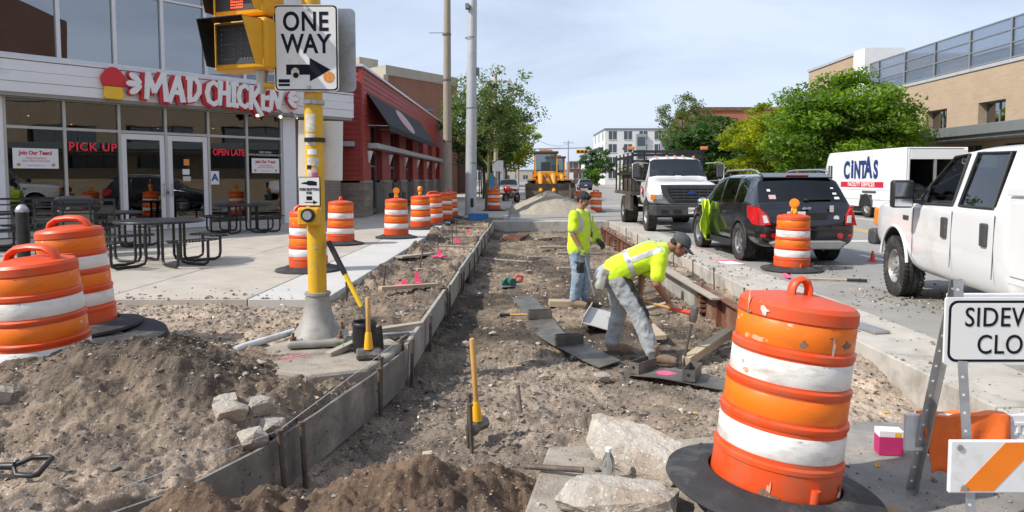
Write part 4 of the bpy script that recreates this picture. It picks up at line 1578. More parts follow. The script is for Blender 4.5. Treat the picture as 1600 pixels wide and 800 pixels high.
b.build('wall', 'wall_brick_dark', sf)
b = MB()
b.bx(-0.1, 6.75, -0.1, 7.5, 6.0, 6.3)
b.build('cornice', 'concrete_frame', sf)
for k in range(4):
 b = MB()
 b.bx(6.58, 6.64, 0.5 + 1.75 * k, 1.7 + 1.75 * k, 3.6, 5.3)
 b.build('window', 'far_glass', sf)
b = MB()
b.bx(6.58, 6.66, 0.3, 7.0, 0.4, 2.6)
b.build('shop_window', 'far_glass', sf)
mk('awning_green', (0.02, 0.10, 0.065), 0.8, var=0.1)
b = MB()
b.add([(6.6, 0.2, 3.3), (6.6, 7.2, 3.3), (7.9, 7.2, 2.5), (7.9, 0.2, 2.5), (6.6, 0.2, 2.5), (6.6, 7.2, 2.5)], [(0, 3, 2, 1), (0, 4, 3), (1, 2, 5), (3, 4, 5, 2), (0, 1, 5, 4)])
b.build('awning', 'awning_green', sf)
# ------------------------------------------------------------------ tan brick building across the street
TX = 23.0
tan = thing('tan_building', 'long tan brick building with roof-top metal screen and dark grey canopy', 'building', (TX, 0, 0))
WY = [(-19, -14.5), (-12.5, -8), (-6, -1.5), (0.5, 5), (7, 11.5), (13.5, 18), (20, 24.5), (26.5, 31.0), (33.6, 35.6), (38.2, 40.2), (42.8, 44.8)]
Y0, Y1 = -22.0, 49.0
b = MB()
b.bx(0.0, 12, Y0, Y1, 5.35, 7.0)
b.bx(0.0, 12, Y0, Y1, 0.1, 2.3)
b.bx(0.0, 12, Y0, Y1, 3.25, 4.05)
yy = Y0
for a, c in WY:
 b.bx(0.0, 0.8, yy, a, 4.05, 5.35)
 yy = c
b.bx(0.0, 0.8, yy, Y1, 4.05, 5.35)
b.bx(0.0, 0.8, Y0, -20, 2.3, 3.25)
for k in range(15):
 b.bx(0.0, 0.8, -20 + 4.6 * k + 3.4, -20 + 4.6 * k + 4.6, 2.3, 3.25)
b.bx(0.85, 12, Y0, Y1, 2.3, 5.36, 1)
b.build('wall', ['wall_brick_tan', 'interior_dark'], tan)
for a, c in WY:
 b = MB()
 n_ = max(2, int(round((c - a) / 1.4)))
 for k in range(n_ + 1):
  y_ = a + (c - a) * k / n_
  b.bx(0.40, 0.50, y_ - 0.04, y_ + 0.04, 4.05, 5.35)
 b.bx(0.40, 0.50, a + 0.04, c - 0.04, 4.05, 4.12)
 b.bx(0.40, 0.50, a + 0.04, c - 0.04, 5.28, 5.35)
 w_ = b.build('window', 'trim_grey', tan)
 for k in range(n_):
  b = MB()
  b.bx(0.44, 0.455, a + (c - a) * k / n_ + 0.04, a + (c - a) * (k + 1) / n_ - 0.04, 4.12, 5.28)
  b.build('pane', 'sky_glass', w_)
for k in range(15):
 b = MB()
 b.bx(0.40, 0.46, -20 + 4.6 * k, -20 + 4.6 * k + 3.4, 2.3, 3.25)
 w_ = b.build('window', 'far_glass', tan)
 b = MB()
 for q in range(4):
  y_ = -20 + 4.6 * k + 3.4 * q / 3
  b.bx(0.34, 0.40, y_ - 0.04, y_ + 0.04, 2.3, 3.25)
 b.build('frame', 'trim_grey', w_)
b = MB()
b.bx(-1.9, -0.01, Y0, 44.0, 3.42, 3.95)
b.bx(-2.05, -1.9, Y0, 44.0, 3.60, 4.06)
b.build('canopy', 'trim_grey', tan, bevel=0.02)
b = MB()
b.bx(-0.06, 12.1, Y0 - 0.05, Y1, 7.0, 7.16)
b.build('coping', 'grey_paint', tan)
# roof screen: framed panels
py_ = Y0
while py_ < Y1 - 0.1:
 for (z0, z1) in ((7.34, 7.98), (8.04, 8.60), (8.66, 9.15)):
  b = MB()
  b.bx(0.30, 0.33, py_ + 0.05, min(py_ + 3.1, Y1) - 0.05, z0, z1)
  b.build('screen_panel', 'haze_screen', tan)
 b = MB()
 b.bx(0.26, 0.38, py_ - 0.05, py_ + 0.05, 7.16, 9.20)
 b.build('screen_post', 'screen_metal', tan)
 py_ += 3.1
for z_ in (7.31, 8.01, 8.63, 9.18):
 b = MB()
 b.bx(0.27, 0.37, Y0, Y1, z_ - 0.03, z_ + 0.03)
 b.build('screen_rail', 'screen_metal', tan)
b = MB()
b.bx(1.2, 1.35, Y0, Y1, 8.0, 8.10)
for k in range(7):
 b.beam((1.2, -15 + 9.3 * k, 7.1), (1.2, -14.2 + 9.3 * k, 9.0), 0.1, 0.1)
 b.beam((1.25, -14.2 + 9.3 * k, 9.0), (1.25, -12.0 + 9.3 * k, 7.2), 0.08, 0.08)
 b.bx(2.0, 5.0, -10 + 9.3 * k, -7 + 9.3 * k, 7.0, 8.3)
b.build('roof_plant', 'screen_metal', tan)
b = MB()
b.bx(-0.02, 8, Y1, 56.6, 0.1, 10.0)
b.build('tower', 'wall_brick_tan', tan)
b = MB()
b.bx(-0.06, 2.6, Y1 - 1.6, Y1 - 0.01, 7.16, 10.25)
b.build('tower_return', 'sign_white', tan)
b = MB()
b.bx(-0.1, 8.1, Y1 - 0.005, 56.7, 10.0, 10.18)
b.build('tower_coping', 'grey_paint', tan)
for z_ in (8.0,):
 b = MB()
 b.bx(-0.05, 0.05, 52.2, 54.2, 7.3, 8.1)
 b.build('window', 'far_glass', tan)


tw = thing('office_block', 'tall tan brick office block mirrored in the restaurant upper windows', 'building', (23.6, -30, 0))
b = MB()
b.bx(0, 14, 0, 27, 9.3, 15.5)
b.bx(0.6, 14, 0, 27, 0, 9.3)
b.build('wall', 'wall_brick_brown', tw)
for i in range(6):
 for z_ in (10.2, 12.9):
  b = MB()
  b.bx(-0.05, 0.05, 1.2 + 4.4 * i, 4.2 + 4.4 * i, z_, z_ + 1.5)
  b.build('window', 'far_glass', tw)


# ------------------------------------------------------------------ buildings further off
def far_block(name, label, loc, dims, wall, win, rows, cols, ww, wh, roof='trim_grey', rz=0.0, sill=1.2, step=3.1, side=True, cap=0.4):
 t = thing(name, label, 'building', loc, rz)
 w, d, h = dims
 bb = MB()
 bb.bx(0, w, 0, d, 0, h)
 bb.build('wall', wall, t)
 bb = MB()
 bb.bx(-0.15, w + 0.15, -0.15, d + 0.15, h, h + cap)
 bb.build('roof', roof, t)
 for r in range(rows):
  for c in range(cols):
   x = w * (c + 0.5) / cols
   z = sill + step * r
   q = MB()
   q.bx(x - ww / 2, x + ww / 2, -0.05, 0.05, z, z + wh)
   wi = q.build('window', win, t)
   q = MB()
   q.bx(x - 0.05, x + 0.05, -0.09, -0.05, z, z + wh)
   q.bx(x - ww / 2 - 0.08, x + ww / 2 + 0.08, -0.11, -0.05, z - 0.12, z)
   q.build('frame', 'white_frame', wi)
  if side:
   for c in range(3):
    y = d * (c + 0.5) / 3
    z = sill + step * r
    q = MB()
    q.bx(-0.05, 0.05, y - ww / 2, y + ww / 2, z, z + wh)
    q.build('window', win, t)
 return t


apt = far_block('apartment_building', 'white four-storey apartment block with dark window bays far down the street', (20.5, 170, 0), (22, 26, 13.2), 'white_stucco', 'far_glass', 4, 6, 1.9, 2.0, 'trim_grey', sill=1.6)
for (x0, x1) in ((7.4, 9.8), (13.2, 15.6)):
 b = MB()
 b.bx(x0, x1, -0.7, -0.12, 2.6, 12.2)
 by = b.build('bay', 'house_grey', apt)
 for k in range(3):
  b = MB()
  b.bx(x0 + 0.3, x1 - 0.3, -0.76, -0.7, 3.2 + 3.1 * k, 5.3 + 3.1 * k)
  b.build('window', 'far_glass', by)
for k in range(4):
 b = MB()
 b.bx(-1.2, -0.05, 3 + 5 * k, 5.2 + 5 * k, 4.2, 5.2)
 b.bx(-1.2, -0.05, 3 + 5 * k, 5.2 + 5 * k, 8.2, 9.2)
 b.build('balcony', 'dark_frame', apt)
ob = far_block('brick_block', 'orange brick building with dark metal parapet behind the trees', (22.0, 84, 0), (20, 18, 9.6), 'wall_brick_orange', 'far_glass', 2, 5, 1.8, 1.8, 'rust', sill=1.5)
b = MB()
b.bx(-1.4, -0.02, -0.5, 10, 7.6, 9.9)
b.build('metal_parapet', 'rust', ob)
far_block('brick_apartments', 'dark red brick apartment building with white window bands far down the street', (14.6, 205, 0), (3.4, 14, 6.2), 'wall_brick_dark', 'far_glass', 2, 2, 1.1, 1.5, 'trim_grey', sill=1.5)
far_block('white_warehouse', 'long pale flat-roofed building at the end of the street', (17.6, 192, 0), (30, 10, 5.6), 'white_stucco', 'far_glass', 1, 6, 2.4, 2.4, 'trim_grey', sill=1.4)
far_block('shop_row', 'low grey shop row at the far end on the left side', (-22, 130, 0), (19, 40, 7), 'house_grey', 'far_glass', 2, 6, 1.8, 1.6, 'trim_grey')
far_block('street_end_block', 'tan building closing the view at the street end', (-8, 330, 0), (60, 20, 5.2), 'concrete_frame', 'far_glass', 1, 14, 2.2, 1.9, 'trim_grey')
gh = thing('gabled_house', 'grey gabled house with white porch beside the far street', 'house', (17.6, 185, 0))
b = MB()
b.prism([(0, 0), (9, 0), (9, 4.2), (4.6, 8.0), (0, 4.2)], 0, 11, X=Matrix.Rotation(R(90), 4, 'X') @ Matrix.Translation((0, 0, -11)))
b.build('wall', 'house_grey', gh)
b = MB()
for (p0, p1) in (((-0.6, 3.8), (4.6, 8.3)), ((9.6, 3.8), (4.6, 8.3))):
 b.beam((p0[0], 5.5, p0[1]), (p1[0], 5.5, p1[1]), 12.0, 0.3, up=(0, 0, 1))
b.build('roof', 'trim_grey', gh)
b = MB()
b.bx(0.5, 9.5, -2.2, 0, 2.6, 3.5)
for x_ in (0.8, 3.6, 6.4, 9.2):
 b.bx(x_ - 0.15, x_ + 0.15, -2.1, -1.8, 0.1, 2.6)
b.build('porch', 'sign_white', gh)
for (x_, z_) in ((2.4, 4.6), (5.4, 4.6), (2.0, 1.0), (5.0, 1.0)):
 b = MB()
 b.bx(x_, x_ + 1.3, -0.06, 0.02, z_, z_ + 1.5)
 b.build('window', 'far_glass', gh)
# ------------------------------------------------------------------ vehicles
def loft_car(secs, glass, root, paint, arches=(), sub=2, glassmat=None, crease=0.75, extra=None, body_name='body'):
 """body shell lofted through cross-sections (y, [(x,z) half profile from keel to roof]); tagged faces become windows"""
 glassmat = glassmat or {}
 k = len(secs[0][1])
 ring = 2 * k - 2
 verts, faces, tags = [], [], []
 for y, prof in secs:
  pts = [(x, y, z) for x, z in prof]
  mir = [(-x, y, z) for x, z in prof[-2:0:-1]]
  verts += pts + mir
 for i in range(len(secs) - 1):
  for j in range(ring):
   j2 = (j + 1) % ring
   faces.append((i * ring + j, i * ring + j2, (i + 1) * ring + j2, (i + 1) * ring + j))
   st = j if j < k - 1 else ring - 1 - j
   tags.append(glass.get((i, st), None))
 n = len(secs) - 1
 # end caps as strips between mirrored points
 for (s, rev) in ((0, False), (n, True)):
  o = s * ring
  for j in range(k - 1):
   a = o + j
   b_ = o + j + 1
   c = o + (ring - j - 1) % ring
   d = o + (ring - j) % ring
   q = []
   for v in (a, b_, c, d):
    if v not in q:
     q.append(v)
   if len(q) >= 3:
    faces.append(tuple(q if rev else reversed(q)))
    tags.append(None)
 names = sorted({t for t in tags if t})
 me = bpy.data.meshes.new(body_name)
 me.from_pydata(verts, [], faces)
 me.materials.append(M[paint])
 gm = {}
 for nm in names:
  gm[nm] = M[glassmat.get(nm, 'auto_glass')].copy()
  me.materials.append(gm[nm])
 me.materials.append(M['trim_black'])
 me.polygons.foreach_set('material_index', [0 if t is None else names.index(t) + 1 for t in tags])
 me.polygons.foreach_set('use_smooth', [True] * len(faces))
 bm = bmesh.new()
 bm.from_mesh(me)
 bmesh.ops.recalc_face_normals(bm, faces=bm.faces)
 cl = bm.edges.layers.float.new('crease_edge')
 for e in bm.edges:
  if len(e.link_faces) == 2 and e.link_faces[0].material_index != e.link_faces[1].material_index:
   e[cl] = crease
 vl = bm.verts.layers.float.new('crease_vert')
 for v in bm.verts:
  mis = {f.material_index for f in v.link_faces}
  if len(mis) > 1:
   v[vl] = crease
 if extra:
  extra(bm, cl)
 bm.to_mesh(me)
 bm.free()
 o = bpy.data.objects.new(body_name, me)
 COL.objects.link(o)
 sd = o.modifiers.new('sub', 'SUBSURF')
 sd.levels = sd.render_levels = sub
 cuts = []
 for (ax, az, ar, wx) in arches:
  for sx in (-1, 1):
   c = MB()
   c.tube([(sx * (wx - 0.32), ax, az), (sx * (wx + 0.3), ax, az)], ar, 28)
   co = c.build('cut', 'trim_black')
   cuts.append(co)
   bo = o.modifiers.new('arch', 'BOOLEAN')
   bo.operation = 'DIFFERENCE'
   bo.object = co
   bo.solver = 'EXACT'
   bo.material_mode = 'TRANSFER'
 bpy.context.view_layer.update()
 apply_mods(o)
 for c in cuts:
  bpy.data.objects.remove(c)
 # split windows off by material
 src = o.data
 mats = [m.name for m in src.materials]
 parts = []
 for nm in names:
  mi = [m.name for m in src.materials].index(gm[nm].name)
  bmw = bmesh.new()
  bmw.from_mesh(src)
  bmesh.ops.delete(bmw, geom=[f for f in bmw.faces if f.material_index != mi], context='FACES')
  if len(bmw.faces) == 0:
   bmw.free()
   continue
  # left and right panes become objects of their own
  sides = [('', None)]
  xs_ = [f.calc_center_median().x for f in bmw.faces]
  if nm.startswith('side') or nm.startswith('quarter'):
   sides = [('l', -1), ('r', 1)]
  for _, sg in sides:
   b2 = bmw.copy()
   if sg:
    bmesh.ops.delete(b2, geom=[f for f in b2.faces if f.calc_center_median().x * sg < 0], context='FACES')
   mw = bpy.data.meshes.new(nm)
   b2.to_mesh(mw)
   b2.free()
   mw.materials.clear()
   mw.materials.append(gm[nm])
   mw.polygons.foreach_set('material_index', [0] * len(mw.polygons))
   w = bpy.data.objects.new(nm.split('.')[0], mw)
   COL.objects.link(w)
   w.parent = root
   parts.append(w)
  bmw.free()
 bmb = bmesh.new()
 bmb.from_mesh(src)
 gi = {[m.name for m in src.materials].index(gm[nm].name) for nm in names}
 bmesh.ops.delete(bmb, geom=[f for f in bmb.faces if f.material_index in gi], context='FACES')
 bmb.to_mesh(src)
 bmb.free()
 src.polygons.foreach_set('use_smooth', [True] * len(src.polygons))
 src.update()
 src.set_sharp_from_angle(angle=R(38))
 o.parent = root
 return o


def wheel(root, x, y, rad, width, side, rim='alloy', style='spoke', rr=0.62, dual=False):
 """tyre with tread grooves and a rim; side = -1 left, 1 right"""
 t = MB()
 w = width / 2
 r = rad
 prof = [(r * rr, -w * 0.86), (r * (rr + 0.06), -w), (r * 0.90, -w * 1.02), (r * 0.965, -w * 0.94), (r, -w * 0.82)]
 for g in (-0.5, 0.0, 0.5):
  prof += [(r, w * g - 0.014), (r * 0.972, w * g - 0.010), (r * 0.972, w * g + 0.010), (r, w * g + 0.014)]
 prof += [(r, w * 0.82), (r * 0.965, w * 0.94), (r * 0.90, w * 1.02), (r * (rr + 0.06), w), (r * rr, w * 0.86)]
 t.lathe(prof, 40, cap0=False, cap1=False)
 for k in range(44):
  a = 2 * PI * k / 44
  for s_ in (-1, 1):
   t.box((math.cos(a) * r * 0.985, math.sin(a) * r * 0.985, s_ * w * 0.80), (0.035, 0.03, w * 0.34), rot=(0, 0, a))
 o = t.build('wheel', 'tyre', root, smooth=45, loc=(x, y, rad), rot=(0, R(90) * side, 0))
 q = MB()
 R1 = r * rr
 if style == 'spoke':
  q.lathe([(R1, -w * 0.86), (R1 * 1.02, w * 0.84), (R1 * 0.95, w * 0.86), (R1 * 0.90, w * 0.60), (R1 * 0.88, -w * 0.5), (0.02, -w * 0.5)], 32, cap0=False)
  for k in range(5):
   a = 2 * PI * k / 5
   X = Matrix.Rotation(a, 4, 'Z')
   q.prism([(0.03, -0.045), (R1 * 0.93, -0.032), (R1 * 0.93, 0.032), (0.03, 0.045)], w * 0.50, w * 0.70, X=X)
  q.lathe([(0.075, w * 0.45), (0.075, w * 0.74), (0.05, w * 0.78), (0.01, w * 0.78)], 18, cap0=False)
 else:
  q.lathe([(R1, -w * 0.86), (R1 * 1.03, w * 0.84), (R1 * 0.97, w * 0.90), (R1 * 0.90, w * 0.70), (R1 * 0.84, w * 0.35), (R1 * 0.60, w * 0.45), (R1 * 0.48, w * 0.62),
     (R1 * 0.46, w * 0.78), (R1 * 0.34, w * 0.80), (R1 * 0.32, w * 1.0), (R1 * 0.26, w * 1.04), (0.005, w * 1.04)], 32, cap0=False)
  for k in range(8):
   a = 2 * PI * k / 8
   q.cyl((math.cos(a) * R1 * 0.42, math.sin(a) * R1 * 0.42, w * 0.75), (math.cos(a) * R1 * 0.42, math.sin(a) * R1 * 0.42, w * 0.98), 0.014, n=6)
 q.build('rim', rim, o, smooth=35)
 if style != 'spoke':
  h = MB()
  for k in range(8):
   a = 2 * PI * (k + 0.5) / 8
   h.cyl((math.cos(a) * R1 * 0.70, math.sin(a) * R1 * 0.70, w * 0.36), (math.cos(a) * R1 * 0.70, math.sin(a) * R1 * 0.70, w * 0.415), R1 * 0.105, n=12)
  hh = h.build('rim_hole', 'black_plastic', o)
  kind(hh, 'stuff')
 return o


# ---- black crossover, seen from behind
suv = thing('parked_car', 'black crossover car parked by the kerb slab, seen from behind', 'car', (5.20, 12.68, 0), R(2.2))
P_ = lambda *a: list(a)


def sec(y, zb, w, zm, zbelt, w5, z5, w6, z6, w7, z7, z8):
 return (y, [(0, zb), (w * 0.80, zb), (w * 0.97, zb + 0.10), (w, zm), (w * 0.985, zbelt), (w5, z5), (w6, z6), (w7, z7), (0, z8)])


SS = [sec(0.00, 0.44, 0.72, 0.56, 0.66, 0.66, 0.69, 0.60, 0.71, 0.45, 0.72, 0.72),
  sec(0.05, 0.36, 0.88, 0.55, 0.74, 0.86, 0.80, 0.82, 0.84, 0.70, 0.86, 0.87),
  sec(0.13, 0.32, 0.92, 0.60, 0.92, 0.90, 1.00, 0.84, 1.04, 0.66, 1.06, 1.07),
  sec(0.19, 0.30, 0.925, 0.62, 0.98, 0.90, 1.06, 0.84, 1.12, 0.70, 1.14, 1.155),
  sec(0.50, 0.26, 0.93, 0.64, 1.03, 0.905, 1.10, 0.745, 1.53, 0.64, 1.57, 1.60),
  sec(0.60, 0.25, 0.93, 0.64, 1.04, 0.905, 1.11, 0.74, 1.57, 0.63, 1.64, 1.675),
  sec(0.78, 0.24, 0.93, 0.64, 1.04, 0.905, 1.11, 0.74, 1.585, 0.63, 1.655, 1.69),
  sec(1.25, 0.22, 0.92, 0.62, 1.03, 0.90, 1.10, 0.745, 1.60, 0.63, 1.665, 1.705),
  sec(1.33, 0.22, 0.92, 0.62, 1.03, 0.90, 1.10, 0.745, 1.60, 0.63, 1.665, 1.705),
  sec(2.12, 0.22, 0.92, 0.60, 1.01, 0.895, 1.08, 0.74, 1.60, 0.63, 1.665, 1.70),
  sec(2.20, 0.22, 0.92, 0.60, 1.01, 0.895, 1.08, 0.74, 1.60, 0.63, 1.665, 1.70),
  sec(2.80, 0.22, 0.92, 0.60, 0.99, 0.89, 1.06, 0.72, 1.54, 0.62, 1.60, 1.63),
  sec(3.45, 0.24, 0.92, 0.62, 0.98, 0.87, 1.05, 0.80, 1.10, 0.62, 1.12, 1.13),
  sec(3.95, 0.26, 0.92, 0.60, 0.94, 0.84, 0.98, 0.74, 1.02, 0.5, 1.03, 1.04),
  sec(4.38, 0.30, 0.86, 0.58, 0.84, 0.76, 0.88, 0.66, 0.90, 0.45, 0.92, 0.93),
  sec(4.55, 0.36, 0.70, 0.54, 0.72, 0.62, 0.76, 0.55, 0.77, 0.4, 0.78, 0.78)]
GL_ = {}
for st in (6, 7):
 GL_[(3, st)] = 'rear_window'
 GL_[(11, st)] = 'windscreen'
GL_[(6, 5)] = 'quarter_window'
GL_[(8, 5)] = 'side_window'
GL_[(10, 5)] = 'side_window.front'
loft_car(SS, GL_, suv, 'car_black', [(0.96, 0.36, 0.42, 0.90), (3.62, 0.36, 0.42, 0.90)], 3,
   {'rear_window': 'privacy_glass', 'side_window': 'privacy_glass', 'quarter_window': 'privacy_glass', 'side_window.front': 'auto_glass', 'windscreen': 'auto_glass'})
b = MB()
b.bx(-0.78, 0.78, 0.5, 3.3, 0.35, 0.8)
b.bx(-0.70, -0.15, 1.5, 1.75, 0.8, 1.35)
b.bx(0.15, 0.70, 1.5, 1.75, 0.8, 1.35)
b.bx(-0.70, -0.15, 2.3, 2.5, 0.8, 1.4)
b.bx(0.15, 0.70, 2.3, 2.5, 0.8, 1.4)
b.bx(-0.86, 0.86, 3.2, 3.5, 0.6, 1.02)
b.build('seats', 'car_inside', suv, bevel=0.03)
for sx in (-1, 1):
 for yy in (0.96, 3.62):
  wheel(suv, sx * 0.815, yy, 0.355, 0.235, sx)
 # tail lamp wraps round the corner
 b = MB()
 b.add([(sx * 0.945, 0.46, 1.05), (sx * 0.95, 0.42, 0.89), (sx * 0.945, 0.20, 0.775), (sx * 0.895, 0.03, 0.75), (sx * 0.70, -0.005, 0.765), (sx * 0.735, 0.035, 0.90), (sx * 0.86, 0.09, 1.06), (sx * 0.935, 0.25, 1.085),
   (sx * 0.84, 0.42, 1.045), (sx * 0.84, 0.40, 0.90), (sx * 0.82, 0.24, 0.79), (sx * 0.76, 0.20, 0.76), (sx * 0.68, 0.20, 0.775), (sx * 0.70, 0.24, 0.90), (sx * 0.74, 0.28, 1.05), (sx * 0.82, 0.34, 1.07)],
   [(0, 1, 2, 7), (7, 2, 3, 6), (6, 3, 4, 5)] + [(i, (i + 1) % 8, 8 + (i + 1) % 8, 8 + i) for i in range(8)])
 tl = b.build('tail_light', 'lens_red', suv, bevel=0.02, bseg=3, smooth=50)
 b = MB()
 b.add([(sx * 0.715, -0.014, 0.78), (sx * 0.80, -0.002, 0.775), (sx * 0.82, 0.032, 0.91), (sx * 0.75, 0.022, 0.91), (sx * 0.715, 0.06, 0.785), (sx * 0.79, 0.06, 0.78), (sx * 0.80, 0.1, 0.91), (sx * 0.75, 0.1, 0.91)],
   [(0, 1, 2, 3), (0, 4, 5, 1), (1, 5, 6, 2), (2, 6, 7, 3), (3, 7, 4, 0)])
 b.build('reverse_lens', 'lens_clear', tl)
 b = MB()
 b.tube([(sx * 0.60, -0.018, 0.545), (sx * 0.60, 0.03, 0.545)], 0.052, 18)
 b.build('fog_light', 'lens_red', suv, smooth=40)
 b = MB()
 b.box((sx * 0.80, 0.03, 0.545), (0.10, 0.05, 0.045), rot=(0, 0, sx * 0.45))
 b.build('reflector', 'lens_red', suv, bevel=0.008)
 # roof rail
 b = MB()
 b.tube([(sx * 0.66, 0.62, 1.655), (sx * 0.665, 0.74, 1.72), (sx * 0.67, 1.0, 1.745), (sx * 0.67, 2.1, 1.745), (sx * 0.665, 2.45, 1.725), (sx * 0.655, 2.6, 1.665)], 0.020, 8)
 b.build('roof_rail', 'galv', suv, smooth=60)
 # mirror
 b = MB()
 b.ell((sx * 1.02, 2.98, 1.07), (0.13, 0.09, 0.085), nu=14, nv=10)
 b.tube([(sx * 0.88, 3.0, 1.02), (sx * 0.98, 3.0, 1.04)], 0.03, 8)
 b.build('wing_mirror', 'chrome' if sx < 0 else 'car_black', suv, smooth=60)
 for yy in (1.62, 2.50):
  b = MB()
  b.tube([(sx * 0.928, yy, 0.90), (sx * 0.955, yy + 0.03, 0.905), (sx * 0.955, yy + 0.17, 0.91), (sx * 0.925, yy + 0.20, 0.91)], 0.014, 8)
  b.build('door_handle', 'car_black', suv, smooth=60)
 # arch and sill trim
 for yy in (0.96, 3.62):
  b = MB()
  pts = [(sx * 0.925, yy + 0.425 * math.cos(t), 0.36 + 0.425 * math.sin(t)) for t in [PI * (-0.06 + 1.12 * j / 18) for j in range(19)]]
  b.tube(pts, 0.022, 8)
  b.build('wheel_arch_trim', 'trim_black', suv, smooth=60)
 b = MB()
 b.beam((sx * 0.915, 1.40, 0.30), (sx * 0.915, 3.20, 0.30), 0.05, 0.12)
 b.build('sill_trim', 'trim_black', suv, bevel=0.015)
 for yy in (1.29, 2.16):
  b = MB()
  b.beam((sx * 0.931, yy, 0.40), (sx * 0.926, yy, 1.02), 0.006, 0.012, up=(0, 1, 0))
  b.build('door_gap', 'trim_black', suv)
b = MB()
b.prism([(-0.56, 0.30), (0.56, 0.30), (0.70, 0.42), (0.60, 0.455), (-0.60, 0.455), (-0.70, 0.42)], -0.05, 0.10, X=Matrix.Translation((0, 0.03, 0)) @ Matrix.Rotation(R(90), 4, 'X'))
b.build('skid_plate', 'bumper_grey', suv, bevel=0.02)
b = MB()
b.bx(-0.72, 0.72, -0.012, 0.05, 0.635, 0.66)
b.build('bumper_step', 'trim_black', suv, bevel=0.006)
b = MB()
b.bx(-0.40, 0.40, 0.028, 0.075, 0.765, 0.80)
b.build('chrome_strip', 'chrome', suv, bevel=0.006)
b = MB()
b.bx(-0.37, 0.37, 0.035, 0.08, 0.83, 0.97)
b.build('plate_recess', 'trim_black', suv, bevel=0.01)
b = MB()
b.box((-0.20, 0.024, 0.90), (0.33, 0.012, 0.165), rot=(R(-6), 0, 0))
lp = b.build('number_plate', 'sign_white', suv)
lettering('FEK-9323', 'sign_black', 0.085, lp, (-0.20, 0.016, 0.895), rot=(R(84), 0, 0), off=0.002, ext=0.001, sx=0.8)
b = MB()
b.prism([(-0.10, -0.012), (-0.05, 0.028), (0.0, 0.012), (0.05, 0.03), (0.10, 0.012), (0.05, -0.028), (0.0, -0.012), (-0.05, -0.03)], 0, 0.015, X=Matrix.Translation((0, 0.070, 1.035)) @ Matrix.Rotation(R(78), 4, 'X'))
b.build('badge', 'chrome', suv, bevel=0.004)
b = MB()
b.beam((0.02, 0.185, 1.20), (0.52, 0.20, 1.215), 0.03, 0.035)
b.ell((0.05, 0.18, 1.19), (0.05, 0.03, 0.03), nu=10, nv=6)
b.build('wiper', 'trim_black', suv)
b = MB()
b.box((0, 0.495, 1.635), (0.42, 0.05, 0.026))
b.build('brake_light', 'lens_red', suv, bevel=0.006)
b = MB()
b.add([(-0.66, 0.44, 1.605), (0.66, 0.44, 1.605), (0.62, 0.72, 1.685), (-0.62, 0.72, 1.685), (-0.66, 0.46, 1.58), (0.66, 0.46, 1.58), (0.62, 0.72, 1.64), (-0.62, 0.72, 1.64)],
  [(0, 1, 2, 3), (4, 7, 6, 5), (0, 4, 5, 1), (1, 5, 6, 2), (3, 7, 4, 0)])
b.build('spoiler', 'car_black', suv, bevel=0.015, smooth=40)
for (x_, z_, w_, h_, mt) in [(-0.56, 1.24, 0.13, 0.09, 'emblem_pink'), (-0.60, 1.36, 0.06, 0.05, 'paper'), (0.62, 1.30, 0.07, 0.04, 'paper'), (0.60, 1.40, 0.05, 0.03, 'paper'), (0.64, 1.22, 0.09, 0.05, 'paper')]:
 b = MB()
 y_ = 0.19 + (z_ - 1.13) * 0.31 / 0.44
 b.box((x_, y_ - 0.012 + 0.02 * 0, z_), (w_, 0.004, h_), rot=(R(-35), 0, 0))
 b.build('sticker', mt, suv)
b = MB()
b.tube([(0.55, 0.045, 0.86), (0.55, 0.055, 0.86)], 0.05, 16)
b.build('sticker', 'sign_white', suv)
b = MB()
b.box((0.46, 0.055, 1.03), (0.07, 0.01, 0.12))
b.build('sticker', 'sticker_pale', suv)

# ---- white crew-cab pickup with service body on the right edge
pk = thing('pickup_truck', 'white crew-cab pickup truck with open front window at the right edge', 'truck', (6.03, 9.30, 0), R(-10))


def psec(y, zb, w, zbelt, w5, z5, w6, z6, w7, z7, z8):
 return (y, [(0, zb), (w * 0.86, zb), (w * 0.945, zb + 0.13), (w * 1.0, 0.745), (w * 0.995, 1.02), (w * 0.985, zbelt), (w5, z5), (w6, z6), (w7, z7), (0, z8)])


PS = [psec(1.02, 0.66, 0.80, 1.10, 0.70, 1.13, 0.64, 1.15, 0.5, 1.16, 1.16),
  psec(0.96, 0.56, 0.94, 1.16, 0.86, 1.20, 0.80, 1.22, 0.6, 1.23, 1.23),
  psec(0.60, 0.46, 0.995, 1.20, 0.93, 1.25, 0.86, 1.27, 0.6, 1.29, 1.30),
  psec(-0.30, 0.42, 1.0, 1.22, 0.95, 1.27, 0.88, 1.30, 0.6, 1.33, 1.34),
  psec(-0.62, 0.37, 1.0, 1.22, 0.955, 1.27, 0.90, 1.32, 0.6, 1.345, 1.355),
  psec(-0.70, 0.36, 1.0, 1.22, 0.955, 1.265, 0.91, 1.36, 0.62, 1.38, 1.39),
  psec(-0.86, 0.36, 1.0, 1.22, 0.955, 1.262, 0.885, 1.46, 0.66, 1.49, 1.50),
  psec(-1.34, 0.36, 1.0, 1.235, 0.955, 1.275, 0.79, 1.83, 0.66, 1.88, 1.90),
  psec(-1.70, 0.36, 1.0, 1.235, 0.955, 1.275, 0.78, 1.855, 0.67, 1.925, 1.955),
  psec(-1.86, 0.36, 1.0, 1.235, 0.955, 1.275, 0.78, 1.86, 0.67, 1.93, 1.96),
  psec(-2.66, 0.36, 1.0, 1.235, 0.955, 1.275, 0.78, 1.85, 0.67, 1.92, 1.95),
  psec(-2.98, 0.36, 1.0, 1.235, 0.95, 1.275, 0.78, 1.83, 0.67, 1.89, 1.92),
  psec(-3.08, 0.37, 0.98, 1.22, 0.92, 1.26, 0.76, 1.79, 0.62, 1.84, 1.86)]
